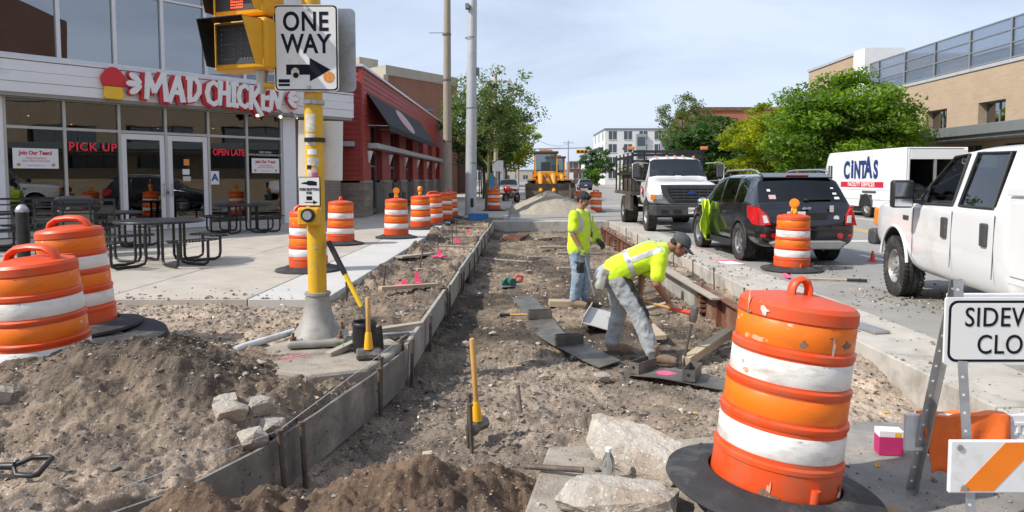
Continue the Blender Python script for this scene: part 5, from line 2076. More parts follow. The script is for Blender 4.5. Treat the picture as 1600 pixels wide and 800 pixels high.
PG = {(6, 6): 'side_window.front', (7, 6): 'side_window.front', (9, 6): 'side_window'}
for st in (7, 8):
 PG[(5, st)] = 'windscreen'
 PG[(6, st)] = 'windscreen'
mk_glass('open_air', (0.93, 0.95, 0.95), 1.05, 0.0, 0.2)
mk_glass('rear_door_glass', (0.12, 0.20, 0.21), 1.5, 0.0, 1.3)
loft_car(PS, PG, pk, 'car_white', [(0.0, 0.44, 0.50, 0.98)], 2, {'side_window': 'rear_door_glass', 'side_window.front': 'open_air'}, crease=1.0)
b = MB()
b.bx(-0.88, 0.88, -2.9, -0.75, 0.5, 0.72)
for sx in (-1, 1):
 for yy in (-1.95, -2.75):
  b.bx(sx * 0.46 - 0.28, sx * 0.46 + 0.28, yy - 0.09, yy + 0.1, 0.9, 1.50)
  b.bx(sx * 0.46 - 0.14, sx * 0.46 + 0.14, yy - 0.05, yy + 0.06, 1.53, 1.74)
  b.bx(sx * 0.46 - 0.28, sx * 0.46 + 0.28, yy + 0.1, yy + 0.55, 0.72, 0.98)
b.build('seats', 'seat_grey', pk, bevel=0.05)
b = MB()
b.bx(-0.90, 0.90, -0.98, -0.66, 0.95, 1.31)
b.build('dashboard', 'car_inside', pk, bevel=0.04)
b = MB()
c0 = Vector((-0.45, -1.12, 1.30))
b.tube([c0 + Vector((0.19 * math.cos(t), -0.07 * math.sin(t), 0.17 * math.sin(t))) for t in [2 * PI * j / 24 for j in range(24)]], 0.016, 8, closed=True)
b.ell(c0, (0.07, 0.03, 0.06), nu=12, nv=8)
b.tube([c0, c0 + Vector((0, 0.2, -0.05))], 0.03, 8)
b.build('steering_wheel', 'car_inside', pk, smooth=60)
b = MB()
b.bx(-0.90, -0.885, -1.72, -0.9, 0.7, 1.22)
b.build('door_card', 'seat_grey', pk)
for sx in (-1, 1):
 wheel(pk, sx * 0.86, 0.0, 0.40, 0.27, sx, 'steel_rim', 'steel', 0.56)
 # window seals
 b = MB()
 for ring_ in ([(sx * 0.962, -0.78, 1.275), (sx * 0.962, -1.72, 1.285), (sx * 0.800, -1.70, 1.845), (sx * 0.806, -1.36, 1.825), (sx * 0.885, -0.96, 1.52)],
     [(sx * 0.962, -1.88, 1.285), (sx * 0.962, -2.64, 1.285), (sx * 0.797, -2.60, 1.835), (sx * 0.797, -1.90, 1.85)]):
  b.tube(ring_, 0.017, 6, closed=True)
 ws_ = b.build('window_seal', 'trim_black', pk)
 kind(ws_, 'stuff')
 # mirror: tall towing type on two arms
 b = MB()
 b.box((sx * 1.20, -0.86, 1.39), (0.25, 0.13, 0.34))
 mr = b.build('towing_mirror', 'black_plastic', pk, bevel=0.035, bseg=3, smooth=50)
 b = MB()
 b.box((sx * 1.20, -0.928, 1.445), (0.20, 0.012, 0.17))
 b.build('mirror_glass', 'chrome', mr)
 b = MB()
 b.box((sx * 1.20, -0.928, 1.285), (0.20, 0.012, 0.09))
 b.build('mirror_glass', 'chrome', mr)
 b = MB()
 for z_ in (1.30, 1.43):
  b.beam((sx * 0.94, -0.86, z_), (sx * 1.12, -0.86, z_), 0.09, 0.05)
 b.build('mirror_arm', 'black_plastic', mr)
 b = MB()
 b.add([(sx * 0.955, -0.72, 1.27), (sx * 0.955, -0.98, 1.28), (sx * 0.885, -0.94, 1.54), (sx * 0.965, -0.72, 1.27), (sx * 0.968, -0.98, 1.28), (sx * 0.898, -0.94, 1.54)],
   [(0, 1, 2), (5, 4, 3), (0, 3, 4, 1), (1, 4, 5, 2), (2, 5, 3, 0)])
 b.build('mirror_base', 'black_plastic', pk)
 for yy, zz in ((-1.62, 1.03), (-2.56, 1.02)):
  b = MB()
  b.box((sx * 1.008, yy, zz), (0.035, 0.13, 0.235))
  b.build('door_handle', 'trim_charcoal', pk, bevel=0.02, bseg=3)
 for yy in (-0.66, -1.78, -2.74):
  b = MB()
  b.beam((sx * 1.0015, yy, 0.60), (sx * 0.991, yy, 1.22), 0.004, 0.011, up=(0, 1, 0))
  b.build('door_gap', 'trim_charcoal', pk)
 b = MB()
 pts = [(sx * 0.995, 0.505 * math.cos(t), 0.44 + 0.505 * math.sin(t)) for t in [PI * (0.06 + 0.9 * j / 20) for j in range(21)]]
 b.tube(pts, 0.02, 8)
 b.build('wheel_arch_lip', 'car_white', pk, smooth=60)
 b = MB()
 b.box((sx * 0.88, 1.04, 0.72), (0.22, 0.20, 0.24), rot=(0, 0, -sx * 0.25))
 b.build('bumper_corner', 'trim_charcoal', pk, bevel=0.05, bseg=3)
 b = MB()
 b.box((sx * 0.86, 0.97, 1.02), (0.16, 0.14, 0.26), rot=(0, 0, -sx * 0.4))
 b.build('headlight', 'lens_amber', pk, bevel=0.03)
 b = MB()
 b.box((sx * 0.998, -0.42, 1.08), (0.012, 0.17, 0.055))
 b.build('fender_badge', 'trim_charcoal', pk)
b = MB()
b.bx(-0.85, 0.85, 0.95, 1.12, 0.58, 0.84)
b.build('bumper', 'chrome', pk, bevel=0.04)
b = MB()
b.bx(-0.6, 0.6, 0.98, 1.05, 0.9, 1.15)
b.build('grille', 'trim_black', pk)
# service body behind the cab
b = MB()
b.bx(-1.06, 1.06, -5.6, -3.16, 0.62, 1.42)
b.build('service_body', 'van_white', pk, bevel=0.015)
b = MB()
b.bx(-1.09, -0.6, -5.6, -3.17, 1.425, 1.50)
b.build('tool_box_lid', 'van_white', pk, bevel=0.01)
for k in range(3):
 b = MB()
 b.bx(-1.075, -1.061, -3.95 - 0.8 * k, -3.22 - 0.8 * k, 0.70, 1.36)
 b.build('tool_box_door', 'van_white', pk, bevel=0.006)
wheel(pk, -0.86, -4.0, 0.40, 0.27, -1, 'steel_rim', 'steel', 0.56)
wheel(pk, 0.86, -4.0, 0.40, 0.27, 1, 'steel_rim', 'steel', 0.56)
b = MB()
b.bx(-0.5, 0.5, -5.5, 0.9, 0.42, 0.60)
b.bx(-0.8, 0.8, -0.08, 0.08, 0.34, 0.46)
b.build('chassis', 'truck_dirt', pk)

# ---- white flatbed work truck facing us
fb = thing('flatbed_truck', 'white flatbed work truck with stake rack and dark grille facing the dig', 'truck', (4.92, 20.25, 0), R(180))


def fsec(y, zb, w, z3, zbelt, w5, z5, w6, z6, w7, z7, z8):
 return (y, [(0, zb), (w * 0.85, zb), (w * 0.97, zb + 0.08), (w, z3), (w * 0.99, zbelt), (w5, z5), (w6, z6), (w7, z7), (0, z8)])


FS = [fsec(0.02, 0.84, 0.92, 0.98, 1.10, 0.80, 1.22, 0.74, 1.36, 0.55, 1.40, 1.41),
  fsec(-0.05, 0.80, 1.06, 0.96, 1.12, 0.84, 1.26, 0.76, 1.42, 0.55, 1.46, 1.47),
  fsec(-0.45, 0.78, 1.14, 0.95, 1.14, 0.90, 1.30, 0.80, 1.47, 0.55, 1.51, 1.52),
  fsec(-1.25, 0.78, 1.12, 0.98, 1.20, 0.93, 1.36, 0.84, 1.53, 0.55, 1.57, 1.58),
  fsec(-1.55, 0.72, 1.00, 1.00, 1.30, 0.945, 1.44, 0.90, 1.56, 0.62, 1.60, 1.61),
  fsec(-1.68, 0.70, 0.99, 1.00, 1.33, 0.945, 1.46, 0.89, 1.62, 0.66, 1.66, 1.67),
  fsec(-2.12, 0.70, 0.98, 1.00, 1.34, 0.94, 1.47, 0.80, 2.12, 0.68, 2.18, 2.20),
  fsec(-2.32, 0.70, 0.98, 1.00, 1.34, 0.94, 1.47, 0.79, 2.18, 0.68, 2.26, 2.30),
  fsec(-2.80, 0.70, 0.98, 1.00, 1.34, 0.94, 1.47, 0.79, 2.19, 0.68, 2.27, 2.31),
  fsec(-3.05, 0.70, 0.97, 1.00, 1.34, 0.93, 1.47, 0.79, 2.17, 0.66, 2.24, 2.28)]
FG = {(6, 5): 'side_window', (7, 5): 'side_window', (5, 6): 'windscreen', (5, 7): 'windscreen'}
loft_car(FS, FG, fb, 'car_white', [(-1.0, 0.48, 0.56, 1.06)], 2, {}, crease=1.0)
b = MB()
b.bx(-0.85, 0.85, -2.95, -1.7, 0.75, 1.2)
b.bx(-0.8, -0.1, -2.95, -2.75, 1.2, 1.85)
b.bx(0.1, 0.8, -2.95, -2.75, 1.2, 1.85)
b.bx(-0.86, 0.86, -1.95, -1.62, 1.2, 1.50)
b.build('seats', 'seat_grey', fb, bevel=0.05)
# grille
b = MB()
X = Matrix.Translation((0, 0.045, 0)) @ Matrix.Rotation(R(90), 4, 'X')
outer = [(-0.62, 0.88), (0.62, 0.88), (0.84, 1.16), (0.88, 1.40), (-0.88, 1.40), (-0.84, 1.16)]
b.prism(outer, -0.05, 0.06, X=X)
gr = b.build('grille', 'trim_charcoal', fb, bevel=0.025)
b = MB()
b.prism([(-0.50, 0.93), (0.50, 0.93), (0.66, 1.15), (0.70, 1.34), (-0.70, 1.34), (-0.66, 1.15)], -0.062, -0.052, X=X)
b.build('grille_opening', 'black_plastic', gr)
for k in range(5):
 z_ = 0.965 + 0.085 * k
 w_ = 0.50 + 0.045 * k
 b = MB()
 b.box((0, 0.118, z_), (2 * w_, 0.03, 0.032))
 b.build('grille_bar', 'trim_charcoal', gr, bevel=0.006)
for x_ in (-0.42, -0.21, 0.0, 0.21, 0.42):
 b = MB()
 b.beam((x_ * 0.95, 0.112, 0.93), (x_ * 1.15, 0.112, 1.34), 0.022, 0.02)
 b.build('grille_bar', 'trim_charcoal', gr)
b = MB()
b.ell((0, 0.135, 1.155), (0.13, 0.01, 0.05), nu=18, nv=8)
b.build('badge', 'logo_blue', gr, smooth=60)
for sx in (-1, 1):
 b = MB()
 b.box((sx * 0.905, 0.0, 1.045), (0.22, 0.14, 0.15), rot=(0, 0, -sx * 0.22))
 hl = b.build('headlight', 'lens_smoke', fb, bevel=0.012)
 b = MB()
 b.box((sx * 1.065, -0.045, 1.045), (0.15, 0.16, 0.15), rot=(0, 0, -sx * 0.35))
 b.build('indicator', 'lens_amber', hl, bevel=0.012)
 wheel(fb, sx * 0.98, -1.0, 0.48, 0.28, sx, 'steel_rim', 'steel', 0.55)
 wheel(fb, sx * 0.93, -5.3, 0.48, 0.50, sx, 'steel_rim', 'steel', 0.55)
 # mirrors on tubular loops
 b = MB()
 b.tube([(sx * 0.93, -1.72, 1.50), (sx * 1.30, -1.66, 1.52), (sx * 1.42, -1.66, 1.60), (sx * 1.42, -1.66, 2.02), (sx * 1.30, -1.68, 2.08), (sx * 0.90, -1.85, 2.05)], 0.016, 8)
 ma = b.build('mirror_arm', 'galv', fb, smooth=60)
 b = MB()
 b.box((sx * 1.30, -1.68, 1.82), (0.20, 0.07, 0.40))
 b.build('mirror', 'trim_charcoal', ma, bevel=0.02)
 b = MB()
 b.box((sx * 0.992, -2.2, 1.12), (0.012, 0.10, 0.26))
 b.build('door_handle', 'trim_charcoal', fb)
 b = MB()
 b.tube([(sx * 1.0, -2.35, 1.20), (sx * 1.008, -2.35, 1.20)], 0.14, 20)
 em = b.build('door_emblem', 'logo_red', fb)
 b = MB()
 b.tube([(sx * 1.007, -2.35, 1.20), (sx * 1.011, -2.35, 1.20)], 0.07, 16)
 b.build('emblem_centre', 'sign_white', em)
for x_ in (-0.60, -0.25, 0.0, 0.25, 0.60):
 b = MB()
 b.ell((x_, -2.18, 2.265 if abs(x_) > 0.4 else 2.285), (0.05, 0.06, 0.032), nu=10, nv=6)
 b.build('roof_marker', 'lens_amber', fb, smooth=60)
b = MB()
b.add([(-1.16, -0.20, 0.52), (-1.02, 0.14, 0.52), (1.02, 0.14, 0.52), (1.16, -0.20, 0.52), (-1.18, -0.20, 0.82), (-1.04, 0.16, 0.82), (1.04, 0.16, 0.82), (1.18, -0.20, 0.82), (-1.0, -0.25, 0.52), (1.0, -0.25, 0.52), (-1.0, -0.25, 0.82), (1.0, -0.25, 0.82)],
  [(0, 1, 2, 3, 9, 8), (4, 10, 11, 7, 6, 5), (0, 4, 5, 1), (1, 5, 6, 2), (2, 6, 7, 3), (3, 7, 11, 9), (8, 10, 4, 0), (9, 11, 10, 8)])
bu = b.build('bumper', 'trim_charcoal', fb, bevel=0.025)
for x_ in (-0.78, -0.42, 0.42, 0.78):
 b = MB()
 b.box((x_, 0.15, 0.64), (0.20, 0.03, 0.09))
 b.build('bumper_slot', 'black_plastic', bu)
b = MB()
b.box((-0.08, 0.165, 0.66), (0.36, 0.012, 0.18))
np_ = b.build('number_plate', 'sign_white', bu)
lettering('DM9036', 'sign_black', 0.10, np_, (-0.08, 0.174, 0.66), rot=(R(90), 0, R(180)), ext=0.001)
for sx in (-1, 1):
 b = MB()
 b.tube([(sx * 0.1, -1.66, 1.66), (sx * 0.62, -1.70, 1.70)], 0.012, 6)
 b.build('wiper', 'trim_black', fb)
# bed and rack
b = MB()
b.bx(-1.22, 1.22, -7.2, -3.25, 1.02, 1.14)
b.build('bed', 'truck_dirt', fb, bevel=0.01)
b = MB()
b.bx(-0.42, 0.42, -7.1, -0.2, 0.62, 0.86)
b.bx(-0.9, 0.9, -1.08, -0.92, 0.40, 0.54)
b.bx(-0.9, 0.9, -5.40, -5.20, 0.38, 0.58)
b.build('chassis', 'truck_dirt', fb)
for sx in (-1, 1):
 b = MB()
 b.bx(sx * 1.15 - 0.06, sx * 1.15 + 0.06, -4.6, -3.4, 0.5, 1.01)
 b.build('underbody_box', 'truck_dirt', fb, bevel=0.02)
 for yy in (-3.32, -4.25, -5.2, -6.15, -7.1):
  b = MB()
  b.beam((sx * 1.17, yy, 1.145), (sx * 1.17, yy, 2.45), 0.05, 0.05)
  b.build('stake', 'black_metal', fb)
 for z_ in (1.75, 2.30):
  b = MB()
  b.beam((sx * 1.205, -3.30, z_), (sx * 1.205, -7.12, z_), 0.03, 0.10)
  b.build('rail', 'black_metal', fb)
for z_ in (1.55, 1.85, 2.15, 2.36, 2.47):
 b = MB()
 b.beam((-1.14, -3.30, z_), (1.14, -3.30, z_), 0.05, 0.09)
 b.build('headboard_rail', 'black_metal', fb)
for x_ in (-0.75, -0.38, 0.0, 0.38, 0.75):
 b = MB()
 b.beam((x_, -3.36, 1.145), (x_, -3.36, 2.44), 0.05, 0.05)
 b.build('headboard_post', 'black_metal', fb)
for sx in (-1, 1):
 b = MB()
 b.box((sx * 1.22, -3.30, 2.585), (0.24, 0.12, 0.11))
 be = b.build('beacon', 'lens_amber', fb, bevel=0.02)
 b = MB()
 b.box((sx * 1.22, -3.30, 2.505), (0.10, 0.08, 0.05))
 b.build('beacon_base', 'black_plastic', be)
for (x0, x1, y0, y1, z1, mt) in [(-1.1, -0.3, -4.6, -3.5, 1.85, 'rust'), (0.55, 1.1, -4.7, -3.5, 1.95, 'truck_dirt'), (0.5, 1.1, -6.0, -4.9, 1.75, 'truck_dirt'), (-0.2, 0.4, -5.5, -4.0, 1.6, 'rust'), (-1.0, -0.3, -6.6, -5.2, 1.7, 'truck_dirt')]:
 b = MB()
 b.bx(x0, x1, y0, y1, 1.145, z1)
 b.build('tool_chest', mt, fb, bevel=0.02)
rs = random.Random(4)
for k in range(9):
 b = MB()
 z_ = 1.78 + 0.045 * (k // 3)
 x_ = 0.6 + 0.16 * (k % 3)
 b.beam((x_, -3.6, z_ + 0.2), (x_ + rs.uniform(-0.05, 0.05), -6.8, z_ + 0.2 + rs.uniform(-0.02, 0.05)), 0.10, 0.04)
 b.build('plank', 'wood_grey', fb)

# ---- delivery step van
van = thing('step_van', 'white step van with blue lettering, rear roll door open', 'van', (14.06, 25.7, 0))
VL, VW, VH = 7.0, 2.25, 2.72
b = MB()
b.bx(0, 0.06, 0.0, VL - 1.1, 0.72, VH)
b.bx(VW - 0.06, VW, 0, VL - 1.1, 0.72, VH)
b.bx(0.06, VW - 0.06, 0.06, VL - 1.1, VH - 0.06, VH)
b.bx(0.06, VW - 0.06, 0.02, VL - 1.1, 0.66, 0.76)
b.bx(0.06, 0.16, 0, 0.06, 0.76, VH - 0.06)
b.bx(VW - 0.16, VW - 0.06, 0, 0.06, 0.76, VH - 0.06)
b.build('box_body', 'van_white', van, bevel=0.03)
b = MB()
b.bx(0.065, 0.085, 0.1, VL - 1.2, 0.77, VH - 0.07)
b.bx(VW - 0.085, VW - 0.065, 0.1, VL - 1.2, 0.77, VH - 0.07)
b.bx(0.09, VW - 0.09, VL - 1.6, VL - 1.5, 0.77, VH - 0.07)
b.build('load_bay', 'trim_charcoal', van)
b = MB()
b.prism([(VL - 1.1, 0.66), (VL, 0.66), (VL + 0.06, 1.3), (VL - 0.05, 1.55), (VL - 0.42, VH - 0.25), (VL - 0.62, VH), (VL - 1.1, VH)], 0.0, VW,
  X=Matrix(((0, 0, 1, 0), (1, 0, 0, 0), (0, 1, 0, 0), (0, 0, 0, 1))))
b.build('cab', 'van_white', van, bevel=0.06, bseg=3)
b = MB()
b.bx(-0.006, 0.03, VL - 0.98, VL - 0.55, 1.55, 2.15)
b.build('side_window', 'far_glass', van)
b = MB()
b.bx(-0.012, -0.004, VL - 0.79, VL - 0.74, 1.52, 2.18)
b.build('window_bar', 'white_frame', van)
b = MB()
b.box((VW / 2, VL - 0.23, 1.98), (VW - 0.3, 0.03, 0.80), rot=(R(28), 0, 0))
b.build('windscreen', 'far_glass', van)
b = MB()
b.bx(0.16, VW - 0.16, -0.005, 0.035, 2.28, VH - 0.08)
b.build('roll_door', 'van_white', van, bevel=0.01)
b = MB()
b.bx(1.02, 1.12, 0.0, 0.05, 0.77, 2.28)
b.build('door_post', 'galv', van)
b = MB()
b.bx(0.0, VW, -0.18, -0.02, 0.52, 0.66)
b.build('rear_bumper', 'trim_charcoal', van, bevel=0.02)
rs = random.Random(8)
for k in range(7):
 b = MB()
 b.ell((0.35 + 0.25 * k, 0.6 + rs.uniform(0, 0.8), 0.95 + rs.uniform(0, 0.2)), (0.28, 0.3, 0.25), nu=10, nv=7)
 b.build('laundry_bag', rs.choice(['trim_charcoal', 'seat_grey', 'logo_blue']), van, smooth=60)
b = MB()
for (y0, y1) in ((-0.02, 2.35), (3.45, VL - 1.75)):
 b.bx(0.004, 0.06, y0, y1, 0.44, 0.715)
 b.bx(VW - 0.06, VW - 0.004, y0, y1, 0.44, 0.715)
sk = b.build('skirt', 'van_white', van)
kind(sk, 'stuff')
for sx, x_ in ((-1, 0.16), (1, VW - 0.16)):
 for yy in (2.9, VL - 1.2):
  wheel(van, x_, yy, 0.40, 0.25, sx, 'steel_rim', 'steel', 0.58)
 b = MB()
 pts = [(x_ + sx * 0.165, 2.9 + 0.52 * math.cos(t), 0.44 + 0.50 * math.sin(t)) for t in [PI * j / 18 for j in range(19)]]
 b.tube(pts, 0.03, 8)
 b.build('arch_trim', 'trim_charcoal', van, smooth=60)
b = MB()
b.bx(-0.004, 0.01, 2.41, 3.39, 0.5, 0.93)
b.build('wheel_well', 'black_plastic', van)
b = MB()
b.bx(0.3, VW - 0.3, 0.1, VL - 0.2, 0.42, 0.62)
b.build('chassis', 'truck_dirt', van)
b = MB()
b.bx(-0.02, 0.0, 2.1, 3.2, 1.00, 1.08)
b.build('rub_rail', 'trim_charcoal', van)
b = MB()
b.bx(-0.012, 0.0, 0.1, VL - 1.15, 1.12, 1.14)
b.build('body_seam', 'white_frame', van)
b = MB()
b.tube([(-0.02, VL - 0.45, 2.05), (-0.34, VL - 0.2, 1.98), (-0.36, VL - 0.2, 1.5), (-0.02, VL - 0.3, 1.45)], 0.014, 6)
b.box((-0.30, VL - 0.2, 1.78), (0.16, 0.06, 0.34))
b.build('mirror', 'trim_charcoal', van)
# lettering faces -x: rotate text upright then turn to the left side
TR_ = (R(90), 0, R(-90))
lettering('C', 'logo_blue', 0.98, van, (-0.014, 4.62, 1.90), TR_, ext=0.004, off=0.04, sx=0.80)
lettering('i', 'logo_blue', 1.06, van, (-0.014, 4.12, 1.96), TR_, ext=0.004, off=0.04)
lettering('NT', 'logo_blue', 0.96, van, (-0.014, 3.46, 1.90), TR_, ext=0.004, off=0.04, sx=0.74)
lettering('A', 'logo_blue', 1.16, van, (-0.014, 2.76, 1.98), TR_, ext=0.004, off=0.04, sx=0.76)
lettering('S', 'logo_blue', 0.96, van, (-0.014, 2.16, 1.90), TR_, ext=0.004, off=0.04, sx=0.76)
b = MB()
b.bx(-0.011, -0.003, 1.55, 5.15, 1.22, 1.44)
st_ = b.build('red_band', 'logo_red', van)
lettering('FACILITY SERVICES', 'sign_white', 0.235, st_, (-0.014, 3.35, 1.33), TR_, ext=0.002, off=0.006, space=1.15)

# ---- wheel loader behind the gravel pile
ld = thing('wheel_loader', 'yellow wheel loader with raised dark bucket behind the gravel pile', 'loader', (1.78, 46.0, 0), R(180))
b = MB()
for sx in (-1, 1):
 for yy in (-0.9, -4.0):
  pass
ldb = [('chassis', 'machine_yellow', (-0.6, 0.6, -4.6, -0.4, 0.8, 1.5)), ('rear_body', 'machine_yellow', (-0.85, 0.85, -5.6, -3.0, 1.1, 2.1)), ('radiator_grille', 'trim_black', (-0.6, 0.6, -5.68, -5.6, 1.2, 1.9))]
for nm, mt, q in ldb:
 b = MB()
 b.bx(*q)
 b.build(nm, mt, ld, bevel=0.06)
for sx in (-1, 1):
 for yy in (-0.9, -3.9):
  wheel(ld, sx * 0.98, yy, 0.72, 0.5, sx, 'machine_yellow', 'steel', 0.5)
 b = MB()
 b.tube([(sx * 0.42, -1.7, 1.95), (sx * 0.42, -0.5, 1.75), (sx * 0.42, 0.9, 0.7)], [0.13, 0.17, 0.12], 8)
 b.build('lift_arm', 'machine_yellow', ld)
 b = MB()
 b.bx(sx * 0.98 - 0.28, sx * 0.98 + 0.28, -1.7, -0.1, 1.50, 1.58)
 b.build('fender', 'machine_yellow', ld, bevel=0.02)
 b = MB()
 b.box((sx * 0.80, -1.35, 1.75), (0.22, 0.12, 0.16))
 b.build('work_light', 'lens_amber', ld, bevel=0.02)
b = MB()
b.prism([(-0.55, 1.25), (0.55, 1.25), (0.45, 2.05), (-0.45, 2.05)], 0, 0.6, X=Matrix.Translation((0, -0.6, 0)) @ Matrix.Rotation(R(90), 4, 'X'))
b.build('front_frame', 'machine_yellow', ld, bevel=0.04)
b = MB()
for (x0, y0) in ((-0.75, -1.85), (0.75, -1.85), (-0.75, -3.2), (0.75, -3.2)):
 b.beam((x0, y0, 1.9), (x0 * 0.95, y0, 3.25), 0.09, 0.09)
b.bx(-0.78, 0.78, -3.25, -1.80, 1.75, 2.05)
b.build('cab_frame', 'machine_yellow', ld)
b = MB()
b.bx(-0.68, 0.68, -1.88, -1.85, 2.05, 3.2)
b.build('cab_glass', 'auto_glass', ld)
b = MB()
b.bx(-0.75, -0.72, -3.15, -1.92, 2.05, 3.2)
b.build('cab_glass', 'auto_glass', ld)
b = MB()
b.bx(0.72, 0.75, -3.15, -1.92, 2.05, 3.2)
b.build('cab_glass', 'auto_glass', ld)
b = MB()
b.bx(-0.5, 0.5, -3.0, -2.1, 2.0, 2.1)
b.bx(-0.3, 0.3, -2.9, -2.3, 2.0, 2.7)
b.build('cab_interior', 'car_inside', ld)
b = MB()
b.bx(-0.85, 0.85, -3.35, -1.65, 3.25, 3.42)
b.build('cab_roof', 'trim_charcoal', ld, bevel=0.05)
b = MB()
b.tube([(0.0, -2.4, 3.42), (0.0, -2.4, 3.56)], 0.10, 12)
b.box((0.0, -1.9, 3.48), (0.9, 0.1, 0.1))
b.build('beacon', 'lens_amber', ld)
b = MB()
prof = [(p_[0], p_[1] - 0.5) for p_ in [(0.75, 1.75), (0.62, 1.30), (0.72, 0.85), (1.05, 0.60), (1.75, 0.52), (1.75, 0.56), (1.08, 0.66), (0.80, 0.90), (0.70, 1.30), (0.82, 1.75)]]
b.prism(prof, -1.42, 1.42, X=Matrix(((0, 0, 1, 0), (1, 0, 0, 0), (0, 1, 0, 0), (0, 0, 0, 1))))
for sx in (-1, 1):
 b.prism([(0.72, 1.25), (0.62, 0.80), (0.72, 0.35), (1.05, 0.08), (1.75, 0.02), (1.25, 0.95)], sx * 1.42 - 0.03, sx * 1.42 + 0.03, X=Matrix(((0, 0, 1, 0), (1, 0, 0, 0), (0, 1, 0, 0), (0, 0, 0, 1))))
b.build('bucket', 'bucket_steel', ld)
b = MB()
b.tube([(0, -0.7, 1.9), (0, 0.5, 1.55)], 0.08, 10)
b.build('tilt_cylinder', 'chrome', ld)
ld2 = copy_tree(ld)
put(ld2, (3.0, 57.0, 0), R(180), 'yellow machine with tall cab parked behind the wheel loader')

# ---- far traffic
def small_car(loc, rz, paint, label, kindname='car'):
 c = thing(kindname, label, 'car', loc, rz)
 S2 = [(y - 2.2, [(x, max(0.2, z * 0.90)) for x, z in p]) for y, p in SS]
 loft_car(S2, GL_, c, paint, [(-1.24, 0.33, 0.38, 0.90), (1.42, 0.33, 0.38, 0.90)], 1, {k: 'privacy_glass' for k in ('rear_window', 'side_window', 'quarter_window', 'side_window.front', 'windscreen')})
 for sx in (-1, 1):
  for yy in (-1.24, 1.42):
   wheel(c, sx * 0.80, yy, 0.33, 0.22, sx)
  q = MB()
  q.box((sx * 0.72, -2.13, 0.76), (0.26, 0.12, 0.13))
  q.build('tail_light', 'lens_red', c, bevel=0.02)
  q = MB()
  q.box((sx * 0.62, 2.22, 0.66), (0.30, 0.14, 0.12))
  q.build('headlight', 'lens_clear', c, bevel=0.02)
 q = MB()
 q.box((0, -2.21, 0.66), (0.32, 0.02, 0.14))
 q.build('number_plate', 'sign_white', c)
 return c


mk('car_blue', (0.035, 0.055, 0.085), 0.2, 0.2, var=0.1, coat=1.0)
mk('car_silver', (0.42, 0.43, 0.44), 0.3, 0.5, var=0.05, coat=0.8)
small_car((8.9, 97.0, 0), 0.0, 'car_blue', 'dark blue car driving off down the far street', 'moving_car')
small_car((-1.0, 64.0, 0), R(180), 'car_silver', 'silver car parked at the far kerb behind the motorcycle', 'parked_car')
small_car((6.4, 150.0, 0), R(180), 'car_silver', 'small pale car coming up the street far away', 'moving_car')
small_car((2.8, 120.0, 0), R(0), 'car_black', 'small black car waiting in the far street left of the dark blue car', 'moving_car')
small_car((14.9, 46.0, 0), R(0), 'car_silver', 'silver car parked beyond the step van', 'parked_car')
# motorcycle
mc = thing('motorcycle', 'red motorcycle parked by the kerb near the loader bucket', 'motorcycle', (-0.55, 46.0, 0.0), R(150))
for yy in (-0.72, 0.72):
 wheel(mc, 0, yy, 0.31, 0.13, 1, 'alloy', 'spoke', 0.66)
for nm, mt, c_, r_ in (('tank', 'moto_red', (0, 0.18, 0.85), (0.17, 0.32, 0.15)), ('fairing', 'moto_red', (0, 0.58, 0.88), (0.22, 0.22, 0.25)), ('engine', 'tool_steel', (0, 0.05, 0.48), (0.2, 0.3, 0.22)), ('tail', 'moto_red', (0, -0.6, 0.82), (0.12, 0.3, 0.09)), ('seat', 'black_plastic', (0, -0.28, 0.84), (0.15, 0.32, 0.07))):
 b = MB()
 b.ell(c_, r_, nu=14, nv=9)
 b.build(nm, mt, mc, smooth=60)
b = MB()
b.tube([(0, 0.72, 0.32), (0, 0.52, 1.02)], 0.05, 8)
b.tube([(-0.36, 0.40, 1.06), (0, 0.52, 1.03), (0.36, 0.40, 1.06)], 0.02, 8)
b.build('fork', 'tool_steel', mc)
b = MB()
b.tube([(0, -0.72, 0.32), (0, -0.1, 0.45)], 0.05, 8)
b.build('swing_arm', 'tool_steel', mc)
